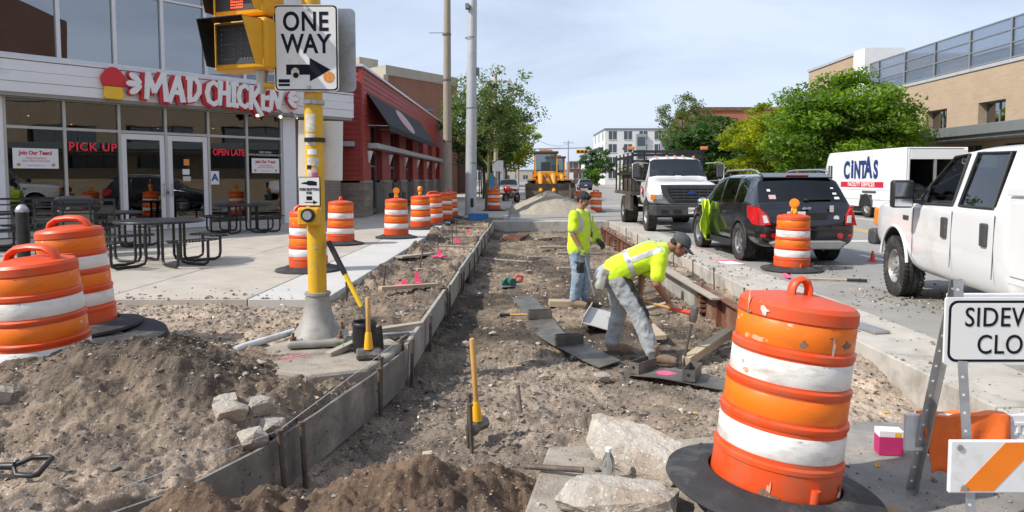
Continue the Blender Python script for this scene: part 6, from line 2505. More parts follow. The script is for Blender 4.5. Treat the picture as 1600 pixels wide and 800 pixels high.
# ------------------------------------------------------------------ trees
def tree(name, label, loc, trunk_h, crown, leafmat, n_limbs=7, n_clumps=60, leaves=90, leaf=0.16, spread=0.55, flat=0.45, seed=1, bark='bark', r0=0.14, group=None, droop=0.0):
 """tapered trunk with limbs; crown of leaf-sized faces in flattened sprays. crown = (cx, cy, cz, rx, ry, rz) relative to loc"""
 rg = np.random.default_rng(seed)
 rr = random.Random(seed)
 t = thing(name, label, 'tree', loc, 0, group)
 cx, cy, cz, rx, ry, rz_ = crown
 bb = MB()
 top = Vector((cx * 0.6, cy * 0.6, cz + 0.45 * rz_))
 pts, rad = [], []
 for i in range(8):
  f = i / 7
  p = Vector((0, 0, 0)).lerp(top, f) + Vector((rr.gauss(0, 0.05), rr.gauss(0, 0.05), 0)) * (1 if i else 0)
  pts.append(p)
  rad.append(r0 * (1.25 if i == 0 else 1) * (1 - 0.85 * f))
 bb.tube(pts, rad, 9)
 bb.build('trunk', bark, t, smooth=60)
 cents = []
 lb = MB()
 for k in range(n_limbs):
  f = 0.30 + 0.62 * k / n_limbs
  zst = max(trunk_h * 0.85, f * top.z)
  base = Vector((0, 0, 0)).lerp(top, zst / top.z)
  a = 2.4 * k + rr.uniform(-0.4, 0.4)
  e = Vector((cx + rx * 0.75 * math.cos(a), cy + ry * 0.75 * math.sin(a), min(cz + rz_ * 0.8, base.z + rr.uniform(0.3, 0.7) * rz_)))
  m1 = base.lerp(e, 0.5) + Vector((0, 0, 0.15 * rz_ * rr.random()))
  r1 = r0 * 0.45 * (1 - 0.5 * f)
  lb.tube([base, m1, e], [r1, r1 * 0.6, r1 * 0.2], 6)
  for q in range(3):
   b0 = m1.lerp(e, rr.random())
   b1 = b0 + Vector((rr.gauss(0, 1), rr.gauss(0, 1), rr.gauss(0.3, 0.5))) * 0.28 * rx
   lb.tube([b0, b1], [r1 * 0.4, r1 * 0.12], 5)
   cents.append(b1)
  cents.append(e)
  cents.append(m1)
 kind(lb.build('limbs', bark, t, smooth=60), 'stuff')
 C = np.array([tuple(c) for c in cents])
 extra = []
 while len(extra) < max(0, n_clumps - len(C)):
  d = rg.normal(0, 1, 3)
  d /= np.linalg.norm(d)
  r_ = rg.random() ** 0.35
  p = np.array([cx + rx * d[0] * r_, cy + ry * d[1] * r_, cz + rz_ * d[2] * r_])
  if p[2] < trunk_h * 0.8:
   continue
  extra.append(p)
 C = np.concatenate([C, np.array(extra)]) if extra else C
 out = np.sqrt(((C[:, 0] - cx) / rx) ** 2 + ((C[:, 1] - cy) / ry) ** 2 + ((C[:, 2] - cz) / rz_) ** 2)
 C = C[out < 1.12]
 nC = len(C)
 srad = spread * (0.6 + 0.8 * rg.random(nC)) * rx * 0.42
 L = int(leaves)
 u = rg.normal(0, 1, (nC, L, 3))
 u /= np.linalg.norm(u, axis=2, keepdims=True)
 u *= rg.random((nC, L, 1)) ** 0.45
 off = u * srad[:, None, None]
 off[..., 2] *= flat
 off[..., 2] -= droop * (off[..., 0] ** 2 + off[..., 1] ** 2) / np.maximum(srad[:, None], 1e-3)
 P = (C[:, None, :] + off).reshape(-1, 3)
 n = len(P)
 cr = np.repeat(rg.random(nC), L)
 lr = np.clip(cr * 0.55 + rg.random(n) * 0.45, 0, 1)
 a = rg.random(n) * 2 * PI
 tilt = rg.normal(0, 0.55, n)
 s = leaf * (0.6 + 0.8 * rg.random(n))
 d1 = np.stack([np.cos(a) * np.cos(tilt), np.sin(a) * np.cos(tilt), np.sin(tilt)], -1)
 rl = rg.normal(0, 0.6, n)
 side = np.stack([-np.sin(a) * np.cos(rl), np.cos(a) * np.cos(rl), np.sin(rl)], -1)
 v0 = P - d1 * (s * 0.5)[:, None]
 v1 = P + side * (s * 0.32)[:, None]
 v2 = P + d1 * (s * 0.5)[:, None]
 v3 = P - side * (s * 0.32)[:, None]
 V = np.stack([v0, v1, v2, v3], 1).reshape(-1, 3)
 Fq = np.arange(n * 4).reshape(-1, 4)
 me_o = big_mesh('crown', V, Fq, leafmat)
 at = me_o.data.attributes.new('leafrnd', 'FLOAT', 'POINT')
 at.data.foreach_set('value', np.repeat(lr, 4).astype(np.float32))
 me_o.parent = t
 me_o['kind'] = 'stuff'
 return t


tree('maple_tree', 'broad bright green tree with layered sprays in front of the tan building', (16.5, 36.0, 0.1), 1.2, (0, 0, 3.6, 3.6, 3.4, 3.2), 'leaf_green', 10, 230, 210, 0.20, 0.60, 0.50, 3, droop=0.05, r0=0.2)
tree('locust_tree', 'yellow-green tree behind the black car roof', (16.1, 45.5, 0.1), 1.2, (0, 0, 3.6, 3.3, 3.0, 2.8), 'leaf_yellow', 9, 120, 170, 0.21, 0.6, 0.33, 5, droop=0.1, r0=0.18)
tree('linden_tree', 'dark green tree left of the yellow-green tree', (15.6, 56.0, 0.1), 1.2, (0, 0, 3.5, 3.6, 3.2, 3.0), 'leaf_dark', 9, 140, 120, 0.30, 0.6, 0.4, 8, r0=0.18)
tree('linden_tree', 'dense dark green bushy tree between the truck rack and the yellow-green tree', (18.8, 52.0, 0.1), 1.0, (0, 0, 3.2, 3.2, 3.0, 2.8), 'leaf_dark', 8, 110, 120, 0.30, 0.6, 0.4, 18, r0=0.18)
tree('elm_tree', 'tall airy grey-green tree before the orange brick building', (17.4, 76.0, 0.1), 3.0, (0, 0, 7.0, 2.9, 2.6, 3.6), 'leaf_grey', 12, 120, 70, 0.24, 0.5, 0.8, 12, r0=0.2)
tree('maple_tree', 'small green tree behind the delivery van roof', (20.4, 47.5, 0.1), 1.0, (0, 0, 3.4, 2.4, 2.2, 2.4), 'leaf_green', 8, 80, 110, 0.26, 0.6, 0.35, 31)
tree('honey_locust', 'loose dark green street tree with mossy trunk beside the grey pole', (-1.50, 32.6, 0.12), 2.4, (0.25, 0.2, 4.75, 2.25, 2.0, 1.95), 'leaf_grey', 12, 105, 85, 0.14, 0.5, 0.75, 21, 'bark_moss', 0.10)
tree('ash_tree', 'dark street tree standing further back by the shopfronts', (-2.6, 52.0, 0.12), 2.4, (0, 0, 5.0, 3.0, 2.6, 3.0), 'leaf_dark', 10, 110, 90, 0.24, 0.55, 0.6, 23)
tree('ash_tree', 'yellowing street tree behind the loader cab', (-1.4, 70.0, 0.12), 2.4, (0, 0, 5.2, 3.4, 3.0, 3.2), 'leaf_yellow', 10, 100, 80, 0.28, 0.55, 0.6, 27)
tree('ash_tree', 'dark green tree at the far corner past the shopfronts', (-4.6, 98.0, 0.12), 2.4, (0, 0, 5.0, 4.2, 3.6, 3.6), 'leaf_dark', 9, 90, 80, 0.36, 0.55, 0.6, 29)
tree('garden_shrub', 'low green shrub by the gabled house', (12.0, 118.0, 0.0), 0.3, (0, 0, 1.7, 1.9, 1.7, 1.6), 'leaf_green', 6, 50, 70, 0.3, 0.6, 0.6, 37)
tree('garden_shrub', 'small pale green shrub beside the far white porch', (19.0, 120.0, 0.0), 0.3, (0, 0, 2.0, 2.3, 1.7, 2.0), 'leaf_grey', 6, 50, 70, 0.3, 0.6, 0.6, 39)
tree('elm_tree', 'green tree at the end of the street on the right', (16.5, 150.0, 0.0), 2.4, (0, 0, 5.0, 3.6, 3.2, 3.4), 'leaf_dark', 8, 70, 80, 0.4, 0.55, 0.6, 41)

# ------------------------------------------------------------------ poles
pl = thing('utility_pole', 'tall weathered pale utility pole beside the row of orange drums', 'pole', (-3.08, 30.2, 0.12))
b = MB()
b.tube([(0, 0, 0), (0.0, 0, 5), (0.03, 0, 10.5)], [0.20, 0.17, 0.14], 14)
b.build('shaft', 'pole_wood', pl, smooth=60)
for z_, s_ in ((7.6, -1), (5.55, -1)):
 b = MB()
 b.tube([(0, 0, z_), (s_ * 0.75, 0, z_)], 0.015, 6)
 b.build('bracket', 'tool_steel', pl)
b = MB()
for z_ in (3.0, 5.6, 7.5):
 b.tube([(0, 0, z_), (0, 0, z_ + 0.07)], 0.19, 14)
kind(b.build('band', 'tool_steel', pl), 'stuff')
gp = thing('signal_pole', 'tall round grey steel pole standing at the far end of the form boards', 'pole', (-1.89, 27.2, 0.10))
b = MB()
b.tube([(0, 0, 0.05), (0.05, 0, 5), (0.14, 0, 10.2)], [0.225, 0.195, 0.15], 20)
b.build('shaft', 'grey_paint', gp, smooth=60)
b = MB()
b.box((0, 0, 0.03), (0.62, 0.62, 0.06))
for sx in (-1, 1):
 for sy in (-1, 1):
  b.cyl((sx * 0.24, sy * 0.24, 0.06), (sx * 0.24, sy * 0.24, 0.14), 0.025, n=6)
b.build('base_plate', 'grey_paint', gp)
b = MB()
b.box((0.06, -0.222, 0.55), (0.12, 0.02, 0.34))
b.build('hand_hole', 'black_plastic', gp)
b = MB()
b.box((0.30, 0, 5.55), (0.10, 0.12, 0.30))
b.build('junction_box', 'trim_grey', gp)
b = MB()
for z_ in (2.05, 4.15, 6.8):
 b.lathe([(0.212, z_), (0.216, z_ + 0.02), (0.212, z_ + 0.04)], 20, cap0=False, cap1=False, c=(0.03, 0, 0))
kind(b.build('seam', 'trim_grey', gp), 'stuff')
b = MB()
b.box((-0.08, -0.2, 7.95), (0.14, 0.3, 0.18))
b.build('bracket', 'trim_grey', gp)


def wood_pole(x, y, h, label, mt='pole_wood'):
 p = thing('utility_pole', label, 'pole', (x, y, 0.1))
 q = MB()
 q.tube([(0, 0, 0), (0, 0, h)], [0.17, 0.11], 10)
 q.build('shaft', mt, p, smooth=60)
 q = MB()
 q.beam((-1.1, 0, h - 0.5), (1.1, 0, h - 0.5), 0.09, 0.11)
 q.build('crossarm', mt, p)
 for x_ in (-0.95, -0.4, 0.4, 0.95):
  q = MB()
  q.cyl((x_, 0, h - 0.44), (x_, 0, h - 0.28), 0.04, 0.03, n=8)
  q.build('insulator', 'trim_grey', p)
 return p


wood_pole(-1.62, 48.0, 8.5, 'reddish wooden utility pole behind the mossy tree', 'wood')
wood_pole(-0.2, 88.0, 8.6, 'grey utility pole behind the wheel loader')
wood_pole(10.3, 150.0, 9.5, 'far wooden utility pole beside the gabled house')


def street_lamp(x, y, label, sx=-1):
 p = thing('street_lamp', label, 'lamp', (x, y, 0.1))
 q = MB()
 q.tube([(0, 0, 0), (0, 0, 6.4), (sx * 0.2, 0, 6.7), (sx * 1.7, 0, 6.75)], [0.10, 0.07, 0.05, 0.04], 10)
 q.build('post', 'dark_frame', p, smooth=60)
 q = MB()
 q.lathe([(0.04, 0.35), (0.10, 0.25), (0.28, 0.05), (0.28, 0.0), (0.12, -0.10)], 14, c=(sx * 1.7, 0, 6.35))
 q.build('lantern', 'dark_frame', p, smooth=50)
 return p


street_lamp(19.2, 62.0, 'dark arched street lamp above the green trees', -1)
street_lamp(19.0, 118.0, 'dark street lamp in front of the white apartment block', -1)
# mast arm with signals over the far crossing
ms = thing('signal_mast', 'horizontal signal mast with yellow signal head over the far crossing', 'traffic light', (-0.6, 93.0, 0.1))
b = MB()
b.tube([(0, 0, 0), (0, 0, 5.6)], [0.16, 0.13], 10)
b.tube([(0, 0, 5.3), (9.4, 0, 5.5)], [0.10, 0.06], 8)
b.build('mast', 'galv', ms, smooth=60)
b = MB()
b.bx(8.0, 9.6, -0.2, 0.1, 4.75, 5.25)
b.build('signal_head', 'signal_yellow', ms, bevel=0.05)
for k in range(3):
 b = MB()
 b.tube([(8.3 + 0.5 * k, -0.2, 5.0), (8.3 + 0.5 * k, -0.32, 5.0)], 0.18, 14)
 b.build('lens', 'black_plastic', ms)
b = MB()
b.bx(5.2, 6.1, -0.05, 0.05, 5.2, 5.6)
b.build('street_sign', 'sign_white', ms)


def sign_post(x, y, h, w, hh, mt, label, cat='sign'):
 p = thing('sign_post', label, cat, (x, y, 0.1))
 q = MB()
 q.tube([(0, 0, 0), (0, 0, h)], 0.03, 8)
 q.build('post', 'galv', p)
 q = MB()
 q.box((0, -0.04, h - hh / 2), (w, 0.012, hh))
 q.build('plate', mt, p, bevel=0.02)
 return p


sign_post(-1.25, 40.5, 2.5, 0.62, 0.62, 'grey_paint', 'grey sign back on a thin post by the far bus shelter')
sign_post(6.3, 86.0, 2.2, 0.5, 0.9, 'sign_white', 'tall white board on a post in the far street', 'sign')
# bus shelter / kiosk glimpsed past the tree
bs = thing('bus_shelter', 'dark framed glass bus shelter with lit adverts beyond the street tree', 'shelter', (-3.2, 56, 0.12))
b = MB()
for x_ in (0, 1.5):
 for y_ in (0, 3.0):
  b.beam((x_, y_, 0), (x_, y_, 2.4), 0.08, 0.08)
kind(b.build('frame', 'dark_frame', bs), 'stuff')
b = MB()
b.bx(-0.15, 1.65, -0.15, 3.15, 2.4, 2.55)
b.build('roof', 'dark_frame', bs)
b = MB()
b.bx(0.1, 1.4, -0.01, 0.01, 0.3, 2.2)
b.build('pane', 'shop_glass', bs)
b = MB()
b.bx(0.2, 0.75, -0.05, -0.015, 0.7, 1.9)
b.build('advert', 'sticker_pale', bs)
b = MB()
b.bx(0.82, 1.3, -0.05, -0.015, 0.7, 1.9)
b.build('advert', 'plastic_blue', bs)
# overhead wire far away
b = MB()
pts = [Vector((-0.2, 88, 8.0)).lerp(Vector((10.3, 150, 8.8)), i / 12) - Vector((0, 0, 1.2 * math.sin(PI * i / 12))) for i in range(13)]
b.tube(pts, 0.03, 5)
tag(b.build('overhead_wire', 'black_plastic'), 'overhead wire sagging between the far utility poles', 'wire')

# ------------------------------------------------------------------ plaza furniture
def picnic_table():
 t = thing('picnic_table', 'round black perforated steel picnic table with curved benches', 'table')
 q = MB()
 q.lathe([(0.0, 0.755), (0.66, 0.755), (0.69, 0.745), (0.69, 0.72), (0.66, 0.715), (0.0, 0.715)], 40, cap0=False, cap1=False)
 top = q.build('table_top', 'perforated', t, smooth=40)
 q = MB()
 q.tube([(0.69 * math.cos(2 * PI * j / 40), 0.69 * math.sin(2 * PI * j / 40), 0.735) for j in range(40)], 0.022, 8, closed=True)
 q.build('rim', 'black_metal', top, smooth=60)
 for k in range(4):
  X = Matrix.Rotation(PI / 2 * k + PI / 4, 4, 'Z')
  for s_ in (-1, 1):
   q = MB()
   q.tube([(0.34, s_ * 0.16, 0.71), (0.34, s_ * 0.16, 0.12), (0.38, s_ * 0.17, 0.045), (0.50, s_ * 0.19, 0.025), (0.86, s_ * 0.25, 0.025), (0.94, s_ * 0.26, 0.06), (0.96, s_ * 0.265, 0.14), (0.96, s_ * 0.265, 0.42)], 0.024, 9, X=X)
   q.build('leg', 'black_metal', t, smooth=60)
  q = MB()
  n = 12
  pr = []
  for j in range(n + 1):
   a = -0.42 + 0.84 * j / n
   pr.append((1.10 * math.cos(a), 1.10 * math.sin(a)))
  for j in range(n, -1, -1):
   a = -0.42 + 0.84 * j / n
   pr.append((0.80 * math.cos(a), 0.80 * math.sin(a)))
  q.prism(pr, 0.425, 0.46, X=X)
  be = q.build('bench', 'perforated', t, bevel=0.012)
 return t


def mk_perf():
 m = mk('perforated', (0.024, 0.025, 0.027), 0.35, 0.2, var=0.15, scale=9)
 nt = m.node_tree
 bs_ = [n for n in nt.nodes if n.type == 'BSDF_PRINCIPLED'][0]
 out = [n for n in nt.nodes if n.type == 'OUTPUT_MATERIAL'][0]
 tc = _n(nt, "ShaderNodeTexCoord")
 vo = _n(nt, "ShaderNodeTexVoronoi", Scale=26.0)
 vo.inputs['Randomness'].default_value = 0.0
 nt.links.new(tc.outputs['Object'], vo.inputs['Vector'])
 lt = _n(nt, "ShaderNodeMath", operation='LESS_THAN')
 lt.inputs[1].default_value = 0.40
 nt.links.new(vo.outputs['Distance'], lt.inputs[0])
 tr = _n(nt, "ShaderNodeBsdfTransparent")
 mx = _n(nt, "ShaderNodeMixShader")
 nt.links.new(lt.outputs['Value'], mx.inputs['Fac'])
 nt.links.new(bs_.outputs['BSDF'], mx.inputs[1])
 nt.links.new(tr.outputs['BSDF'], mx.inputs[2])
 nt.links.new(mx.outputs['Shader'], out.inputs['Surface'])


mk_perf()
pt = picnic_table()
put(pt, (-6.15, 12.0, 0.12), R(12), 'round black perforated picnic table with curved benches before the double doors')
c = copy_tree(pt)
put(c, (-7.55, 19.2, 0.12), R(30), 'round black picnic table close to the window with the right hiring poster')
c = copy_tree(pt)
put(c, (-8.8, 14.9, 0.12), R(55), 'round black picnic table between the trash bin and the restaurant window')
c = copy_tree(pt)
put(c, (-11.1, 14.2, 0.12), R(20), 'round black picnic table behind the railing at the left wall')
# trash receptacle: stone panels in a black frame
tb = thing('trash_bin', 'square trash bin with pebbled stone panels and black frame', 'bin', (-8.35, 13.2, 0.12), R(35))
b = MB()
b.bx(-0.30, 0.30, -0.30, 0.30, 0.06, 0.86)
b.build('panels', 'bin_stone', tb)
for sx in (-1, 1):
 for sy in (-1, 1):
  b = MB()
  b.bx(sx * 0.32 - 0.035, sx * 0.32 + 0.035, sy * 0.32 - 0.035, sy * 0.32 + 0.035, 0, 1.05)
  b.build('post', 'black_metal', tb, bevel=0.008)
b = MB()
b.lathe([(0.50, 0.95), (0.50, 1.02), (0.40, 1.10), (0.18, 1.14), (0.16, 1.08)], 4, a0=PI / 4, a1=PI / 4 + 2 * PI)
b.build('lid', 'black_plastic', tb, bevel=0.03)
# bollard
bo = thing('bollard', 'black bollard with silver conical cap by the railing', 'bollard', (-8.95, 12.65, 0.12))
b = MB()
b.tube([(0, 0, 0), (0, 0, 0.86)], 0.105, 18)
b.build('post', 'black_metal', bo, smooth=40)
b = MB()
b.lathe([(0.108, 0.855), (0.112, 0.88), (0.095, 0.93), (0.05, 0.985), (0.0, 1.0)], 18, cap1=False)
b.build('cap', 'galv', bo, smooth=50)
# railing
rl = thing('railing', 'black metal railing of thin horizontal bars beside the trash bin', 'railing', (-9.6, 13.6, 0.12), R(38))
for x_ in (-2.4, -1.2, 0.0, 1.05):
 b = MB()
 b.bx(x_ - 0.03, x_ + 0.03, -0.03, 0.03, 0, 1.05)
 b.build('post', 'black_metal', rl)
for k in range(7):
 b = MB()
 b.cyl((-2.4, 0, 0.18 + 0.13 * k), (1.05, 0, 0.18 + 0.13 * k), 0.014, n=8)
 b.build('bar', 'black_metal', rl)
b = MB()
b.beam((-2.45, 0, 1.07), (1.1, 0, 1.07), 0.06, 0.04)
b.build('handrail', 'black_metal', rl)
rl2 = copy_tree(rl)
put(rl2, (-7.75, 12.70, 0.12), R(20), 'short black metal railing panel in front of the trash bin', sc=(0.36, 1, 1))
# street-side odds and ends before the red shop
for (x, y, rz, lb) in [(-5.2, 29.2, 0.2, 'dark cafe chair by the first bay of the red shop'), (-5.0, 31.6, 1.4, 'dark cafe chair by the second pier of the red shop')]:
 ch = thing('cafe_chair', lb, 'chair', (x, y, 0.12), rz)
 b = MB()
 b.bx(-0.22, 0.22, -0.22, 0.22, 0.42, 0.46)
 b.build('seat', 'black_metal', ch, bevel=0.01)
 b = MB()
 b.bx(-0.22, 0.22, 0.19, 0.22, 0.46, 0.86)
 b.build('backrest', 'black_metal', ch, bevel=0.01)
 for sx in (-1, 1):
  for sy in (-1, 1):
   b = MB()
   b.cyl((sx * 0.2, sy * 0.2, 0), (sx * 0.19, sy * 0.19, 0.42), 0.014, n=8)
   b.build('leg', 'black_metal', ch)
tbn = thing('planter_box', 'teal planter box on the pavement before the red shop', 'planter', (-4.7, 35.0, 0.12))
b = MB()
b.bx(-0.35, 0.35, -0.7, 0.7, 0.0, 0.62)
b.build('tub', 'teal_bin', tbn, bevel=0.02)
b = MB()
b.bx(-0.39, 0.39, -0.74, 0.74, 0.62, 0.68)
b.build('rim', 'teal_bin', tbn, bevel=0.01)
bc = thing('blue_crate', 'flat blue plastic crate at the foot of the grey pole', 'crate', (-1.55, 26.4, 0.0), R(8))
b = MB()
b.bx(-0.36, 0.36, -0.22, 0.22, 0.02, 0.06)
b.build('base', 'plastic_blue', bc)
for (q, n_) in (((-0.36, 0.36, -0.22, -0.19, 0.06, 0.26), 'side'), ((-0.36, 0.36, 0.19, 0.22, 0.06, 0.26), 'side'), ((-0.36, -0.33, -0.19, 0.19, 0.06, 0.26), 'side'), ((0.33, 0.36, -0.19, 0.19, 0.06, 0.26), 'side')):
 b = MB()
 b.bx(*q)
 b.build(n_, 'plastic_blue', bc)
# gravel pile
gv, gf = [], []
n1, n2 = 60, 60
gx = np.linspace(-2.3, 2.3, n1)
gy = np.linspace(-2.0, 2.0, n2)
A, B = np.meshgrid(gx, gy)
rad = np.sqrt((A / 2.25) ** 2 + (B / 1.9) ** 2)
Zp = 1.02 * np.clip(1 - rad, 0, 1) ** 0.85 + 0.03 * fbm(A * 3, B * 3, 3, 401) * (rad < 1) - 0.05 * (rad >= 1)
vv = np.stack([A, B, Zp], -1).reshape(-1, 3)
ii = np.arange(n1 * n2).reshape(n2, n1)
ff = np.stack([ii[:-1, :-1], ii[:-1, 1:], ii[1:, 1:], ii[1:, :-1]], -1).reshape(-1, 4)
pile = big_mesh('gravel_pile', vv, ff, 'gravel', smooth=True)
pile.location = (1.35, 32.6, 0.0)
tag(pile, 'cone of pale gravel heaped before the loader bucket', 'gravel pile')
# ------------------------------------------------------------------ traffic drums
mk('scuff_film', (0.80, 0.36, 0.22), 0.35, var=0.3, scale=30)
mk('tar_mark', (0.22, 0.13, 0.09), 0.7, var=0.3, scale=30)
def drum_parts(handle='lug', lamp=False):
 t = thing('traffic_drum', 'orange traffic drum', 'traffic drum')
 b = MB()
 prof = [(0.300, 0.0), (0.302, 0.03), (0.298, 0.19), (0.303, 0.195), (0.303, 0.215), (0.292, 0.225), (0.290, 0.375), (0.297, 0.385), (0.297, 0.405), (0.284, 0.415), (0.282, 0.535),
   (0.289, 0.545), (0.289, 0.565), (0.276, 0.575), (0.274, 0.700), (0.282, 0.71), (0.282, 0.735), (0.270, 0.745), (0.268, 0.868), (0.275, 0.875), (0.272, 0.925), (0.255, 0.945), (0.12, 0.972), (0.0, 0.975)]
 b.lathe(prof, 48, cap1=False)
 b.build('body', 'drum_orange', t, smooth=35)
 for (z0, z1, r0, r1, mt) in ((0.245, 0.360, 0.2915, 0.2908, 'band_white'), (0.424, 0.528, 0.2835, 0.2828, 'band_orange'), (0.582, 0.694, 0.2757, 0.2748, 'band_white'), (0.752, 0.864, 0.2697, 0.2690, 'band_orange')):
  b = MB()
  b.lathe([(r0 + 0.0005, z0), (r0 + 0.002, z0 + 0.002), (r1 + 0.002, z1 - 0.002), (r1 + 0.0005, z1)], 48, cap0=False, cap1=False)
  b.build('reflective_band', mt, t, smooth=60)
 b = MB()
 if handle == 'lug':
  pts = [(-0.045, 0, 0.955), (-0.045, 0, 1.005), (-0.03, 0, 1.035), (0, 0, 1.048), (0.03, 0, 1.035), (0.045, 0, 1.005), (0.045, 0, 0.955)]
  b.tube(pts, 0.018, 8, X=Matrix.Rotation(R(25), 4, 'Z') @ Matrix.Diagonal((1, 1.5, 1, 1)))
 else:
  pts = [(-0.20, 0, 0.935), (-0.17, 0, 1.00), (-0.11, 0, 1.035), (0, 0, 1.045), (0.11, 0, 1.035), (0.17, 0, 1.00), (0.20, 0, 0.935)]
  b.tube(pts, 0.026, 8, X=Matrix.Diagonal((1, 1.5, 1, 1)))
  b.ell((0.0, 0.0, 0.945), (0.20, 0.11, 0.035), nu=16, nv=8)
 b.build('handle', 'drum_orange', t, smooth=60)
 b = MB()
 b.tube([(0.297 * math.cos(R(-62)), 0.297 * math.sin(R(-62)), 0.01), (0.303 * math.cos(R(-62)), 0.303 * math.sin(R(-62)), 0.14)], 0.022, 8)
 b.build('foot_lug', 'drum_orange', t, smooth=60)
 b = MB()
 b.lathe([(0.312, 0.005), (0.500, 0.0), (0.515, 0.012), (0.510, 0.035), (0.40, 0.060), (0.335, 0.085), (0.315, 0.080)], 48, cap0=False, cap1=False)
 b.lathe([(0.315, 0.080), (0.312, 0.005)], 48, cap0=False, cap1=False)
 b.build('rubber_base', 'rubber', t, smooth=40)
 if lamp:
  b = MB()
  b.bx(-0.045, 0.045, -0.035, 0.035, 0.985, 1.08)
  w = b.build('warning_lamp', 'tool_yellow', t, bevel=0.01)
  b = MB()
  b.tube([(0, -0.045, 1.155), (0, 0.045, 1.155)], 0.082, 20)
  b.tube([(0, -0.055, 1.155), (0, 0.055, 1.155)], 0.06, 16)
  b.build('lamp_lens', 'lamp_amber', w, smooth=40)
 return t


D_lug, D_arch, D_lamp = drum_parts('lug'), drum_parts('arch'), drum_parts('lug', True)
DG = 'orange traffic drums round the works'
put(D_lug, (1.235, 3.36, 0.055), 0, 'tilted scuffed orange and white drum on the broken slab before the dig', rot=(R(-2), R(6.5), R(-14)), group=DG)
put(D_arch, (-3.36, 4.95, 0.06), 0, 'orange drum with arched handle sunk behind the dirt heap', rot=(R(3), R(-3), R(-8)), group=DG)
D2 = copy_tree(D_arch)
put(D2, (-4.06, 6.45, 0.18), 0, 'orange drum with arched handle and torn bands behind the half-buried drum', rot=(R(2), R(-3.5), R(-5)), group=DG)
put(D_lamp, (4.70, 12.1, 0.0), 0, 'orange drum with amber warning lamp in front of the black car', rot=(0, R(1), R(-20)), group=DG)
for (x, y, z, src, rz, lb) in [
 (-3.36, 11.15, 0.12, D_arch, 0.4, 'orange drum on the pavement right behind the yellow signal pole'),
 (-3.98, 15.6, 0.12, D_lug, 0.9, 'orange drum on the pavement between the yellow pole and the lamp-topped drums'),
 (-3.04, 17.3, 0.12, D_lamp, 0.2, 'orange drum with amber lamp at the pavement edge nearest the dirt strip'),
 (-2.87, 20.4, 0.12, D_lamp, 1.3, 'orange drum with amber lamp, second of the pavement edge row'),
 (-2.72, 22.2, 0.12, D_arch, 0.5, 'orange drum without lamp, third of the pavement edge row'),
 (-2.62, 24.3, 0.12, D_lug, 1.9, 'orange drum without lamp, fourth of the pavement edge row'),
 (-2.60, 26.2, 0.12, D_lug, 2.6, 'orange drum at the far end of the pavement edge row'),
 (-1.17, 32.0, 0.12, D_arch, 0.8, 'orange drum on the kerb beside the mossy street tree'),
 (3.55, 33.0, 0.0, D_arch, 0.8, 'orange drum in the street behind the standing worker'),
 (3.05, 35.5, 0.0, D_lug, 0.3, 'orange drum in the street just behind the drum by the standing worker'),
 (2.6, 52.0, 0.0, D_lug, 0.3, 'small far orange drum beside the loader')]:
 c = copy_tree(src)
 rg_ = random.Random(int(y * 10))
 put(c, (x, y, z), 0, lb, rot=(R(rg_.uniform(-1.5, 1.5)), R(rg_.uniform(-1.5, 1.5)), rz), group=DG)
# scuffs, torn film and tar spots on the near drum
rr = random.Random(52)
for k in range(26):
 z_ = rr.choice([0.30, 0.47, 0.48, 0.64, 0.80, 0.81, 0.82, 0.12, 0.90])
 z_ += rr.uniform(-0.04, 0.04)
 a0 = R(rr.uniform(-165, -20))
 w_, h_ = rr.uniform(0.01, 0.07), rr.uniform(0.006, 0.035)
 if k % 5 == 0:
  w_, h_ = 0.012, 0.07
 r_ = 0.2955 - 0.032 * z_ + (0.012 if z_ < 0.2 or z_ > 0.87 else 0.0015)
 n_ = 10
 vs = [(r_ * math.cos(a0), r_ * math.sin(a0), z_)]
 for j in range(n_):
  t_ = 2 * PI * j / n_
  q = rr.uniform(0.35, 1.0)
  aa = a0 + w_ * q * math.cos(t_) / r_
  vs.append((r_ * math.cos(aa), r_ * math.sin(aa), z_ + h_ * q * math.sin(t_)))
 b = MB()
 b.add(vs, [(0, 1 + j, 1 + (j + 1) % n_) for j in range(n_)])
 b.build('scuff', rr.choice(['sticker_pale', 'scuff_film', 'scuff_film', 'tar_mark']), D_lug)
# ballast mat under the second drum
mt_ = thing('drum_ballast', 'dirty flat rubber ballast ring lying by the drum with torn bands', 'rubber ring', (-3.72, 6.35, 0.15), 0, rot=(R(4), R(6), 0))
b = MB()
b.lathe([(0.12, 0.0), (0.44, 0.0), (0.46, 0.02), (0.45, 0.055), (0.16, 0.065), (0.12, 0.05)], 36, cap0=False, cap1=False)
b.build('ring', 'rubber', mt_, smooth=40)
b = MB()
b.lathe([(0.40, -0.05), (0.475, -0.05), (0.475, 0.0), (0.40, 0.0)], 30, cap0=False, cap1=False)
b.build('rusty_rim', 'rust', mt_, smooth=40)

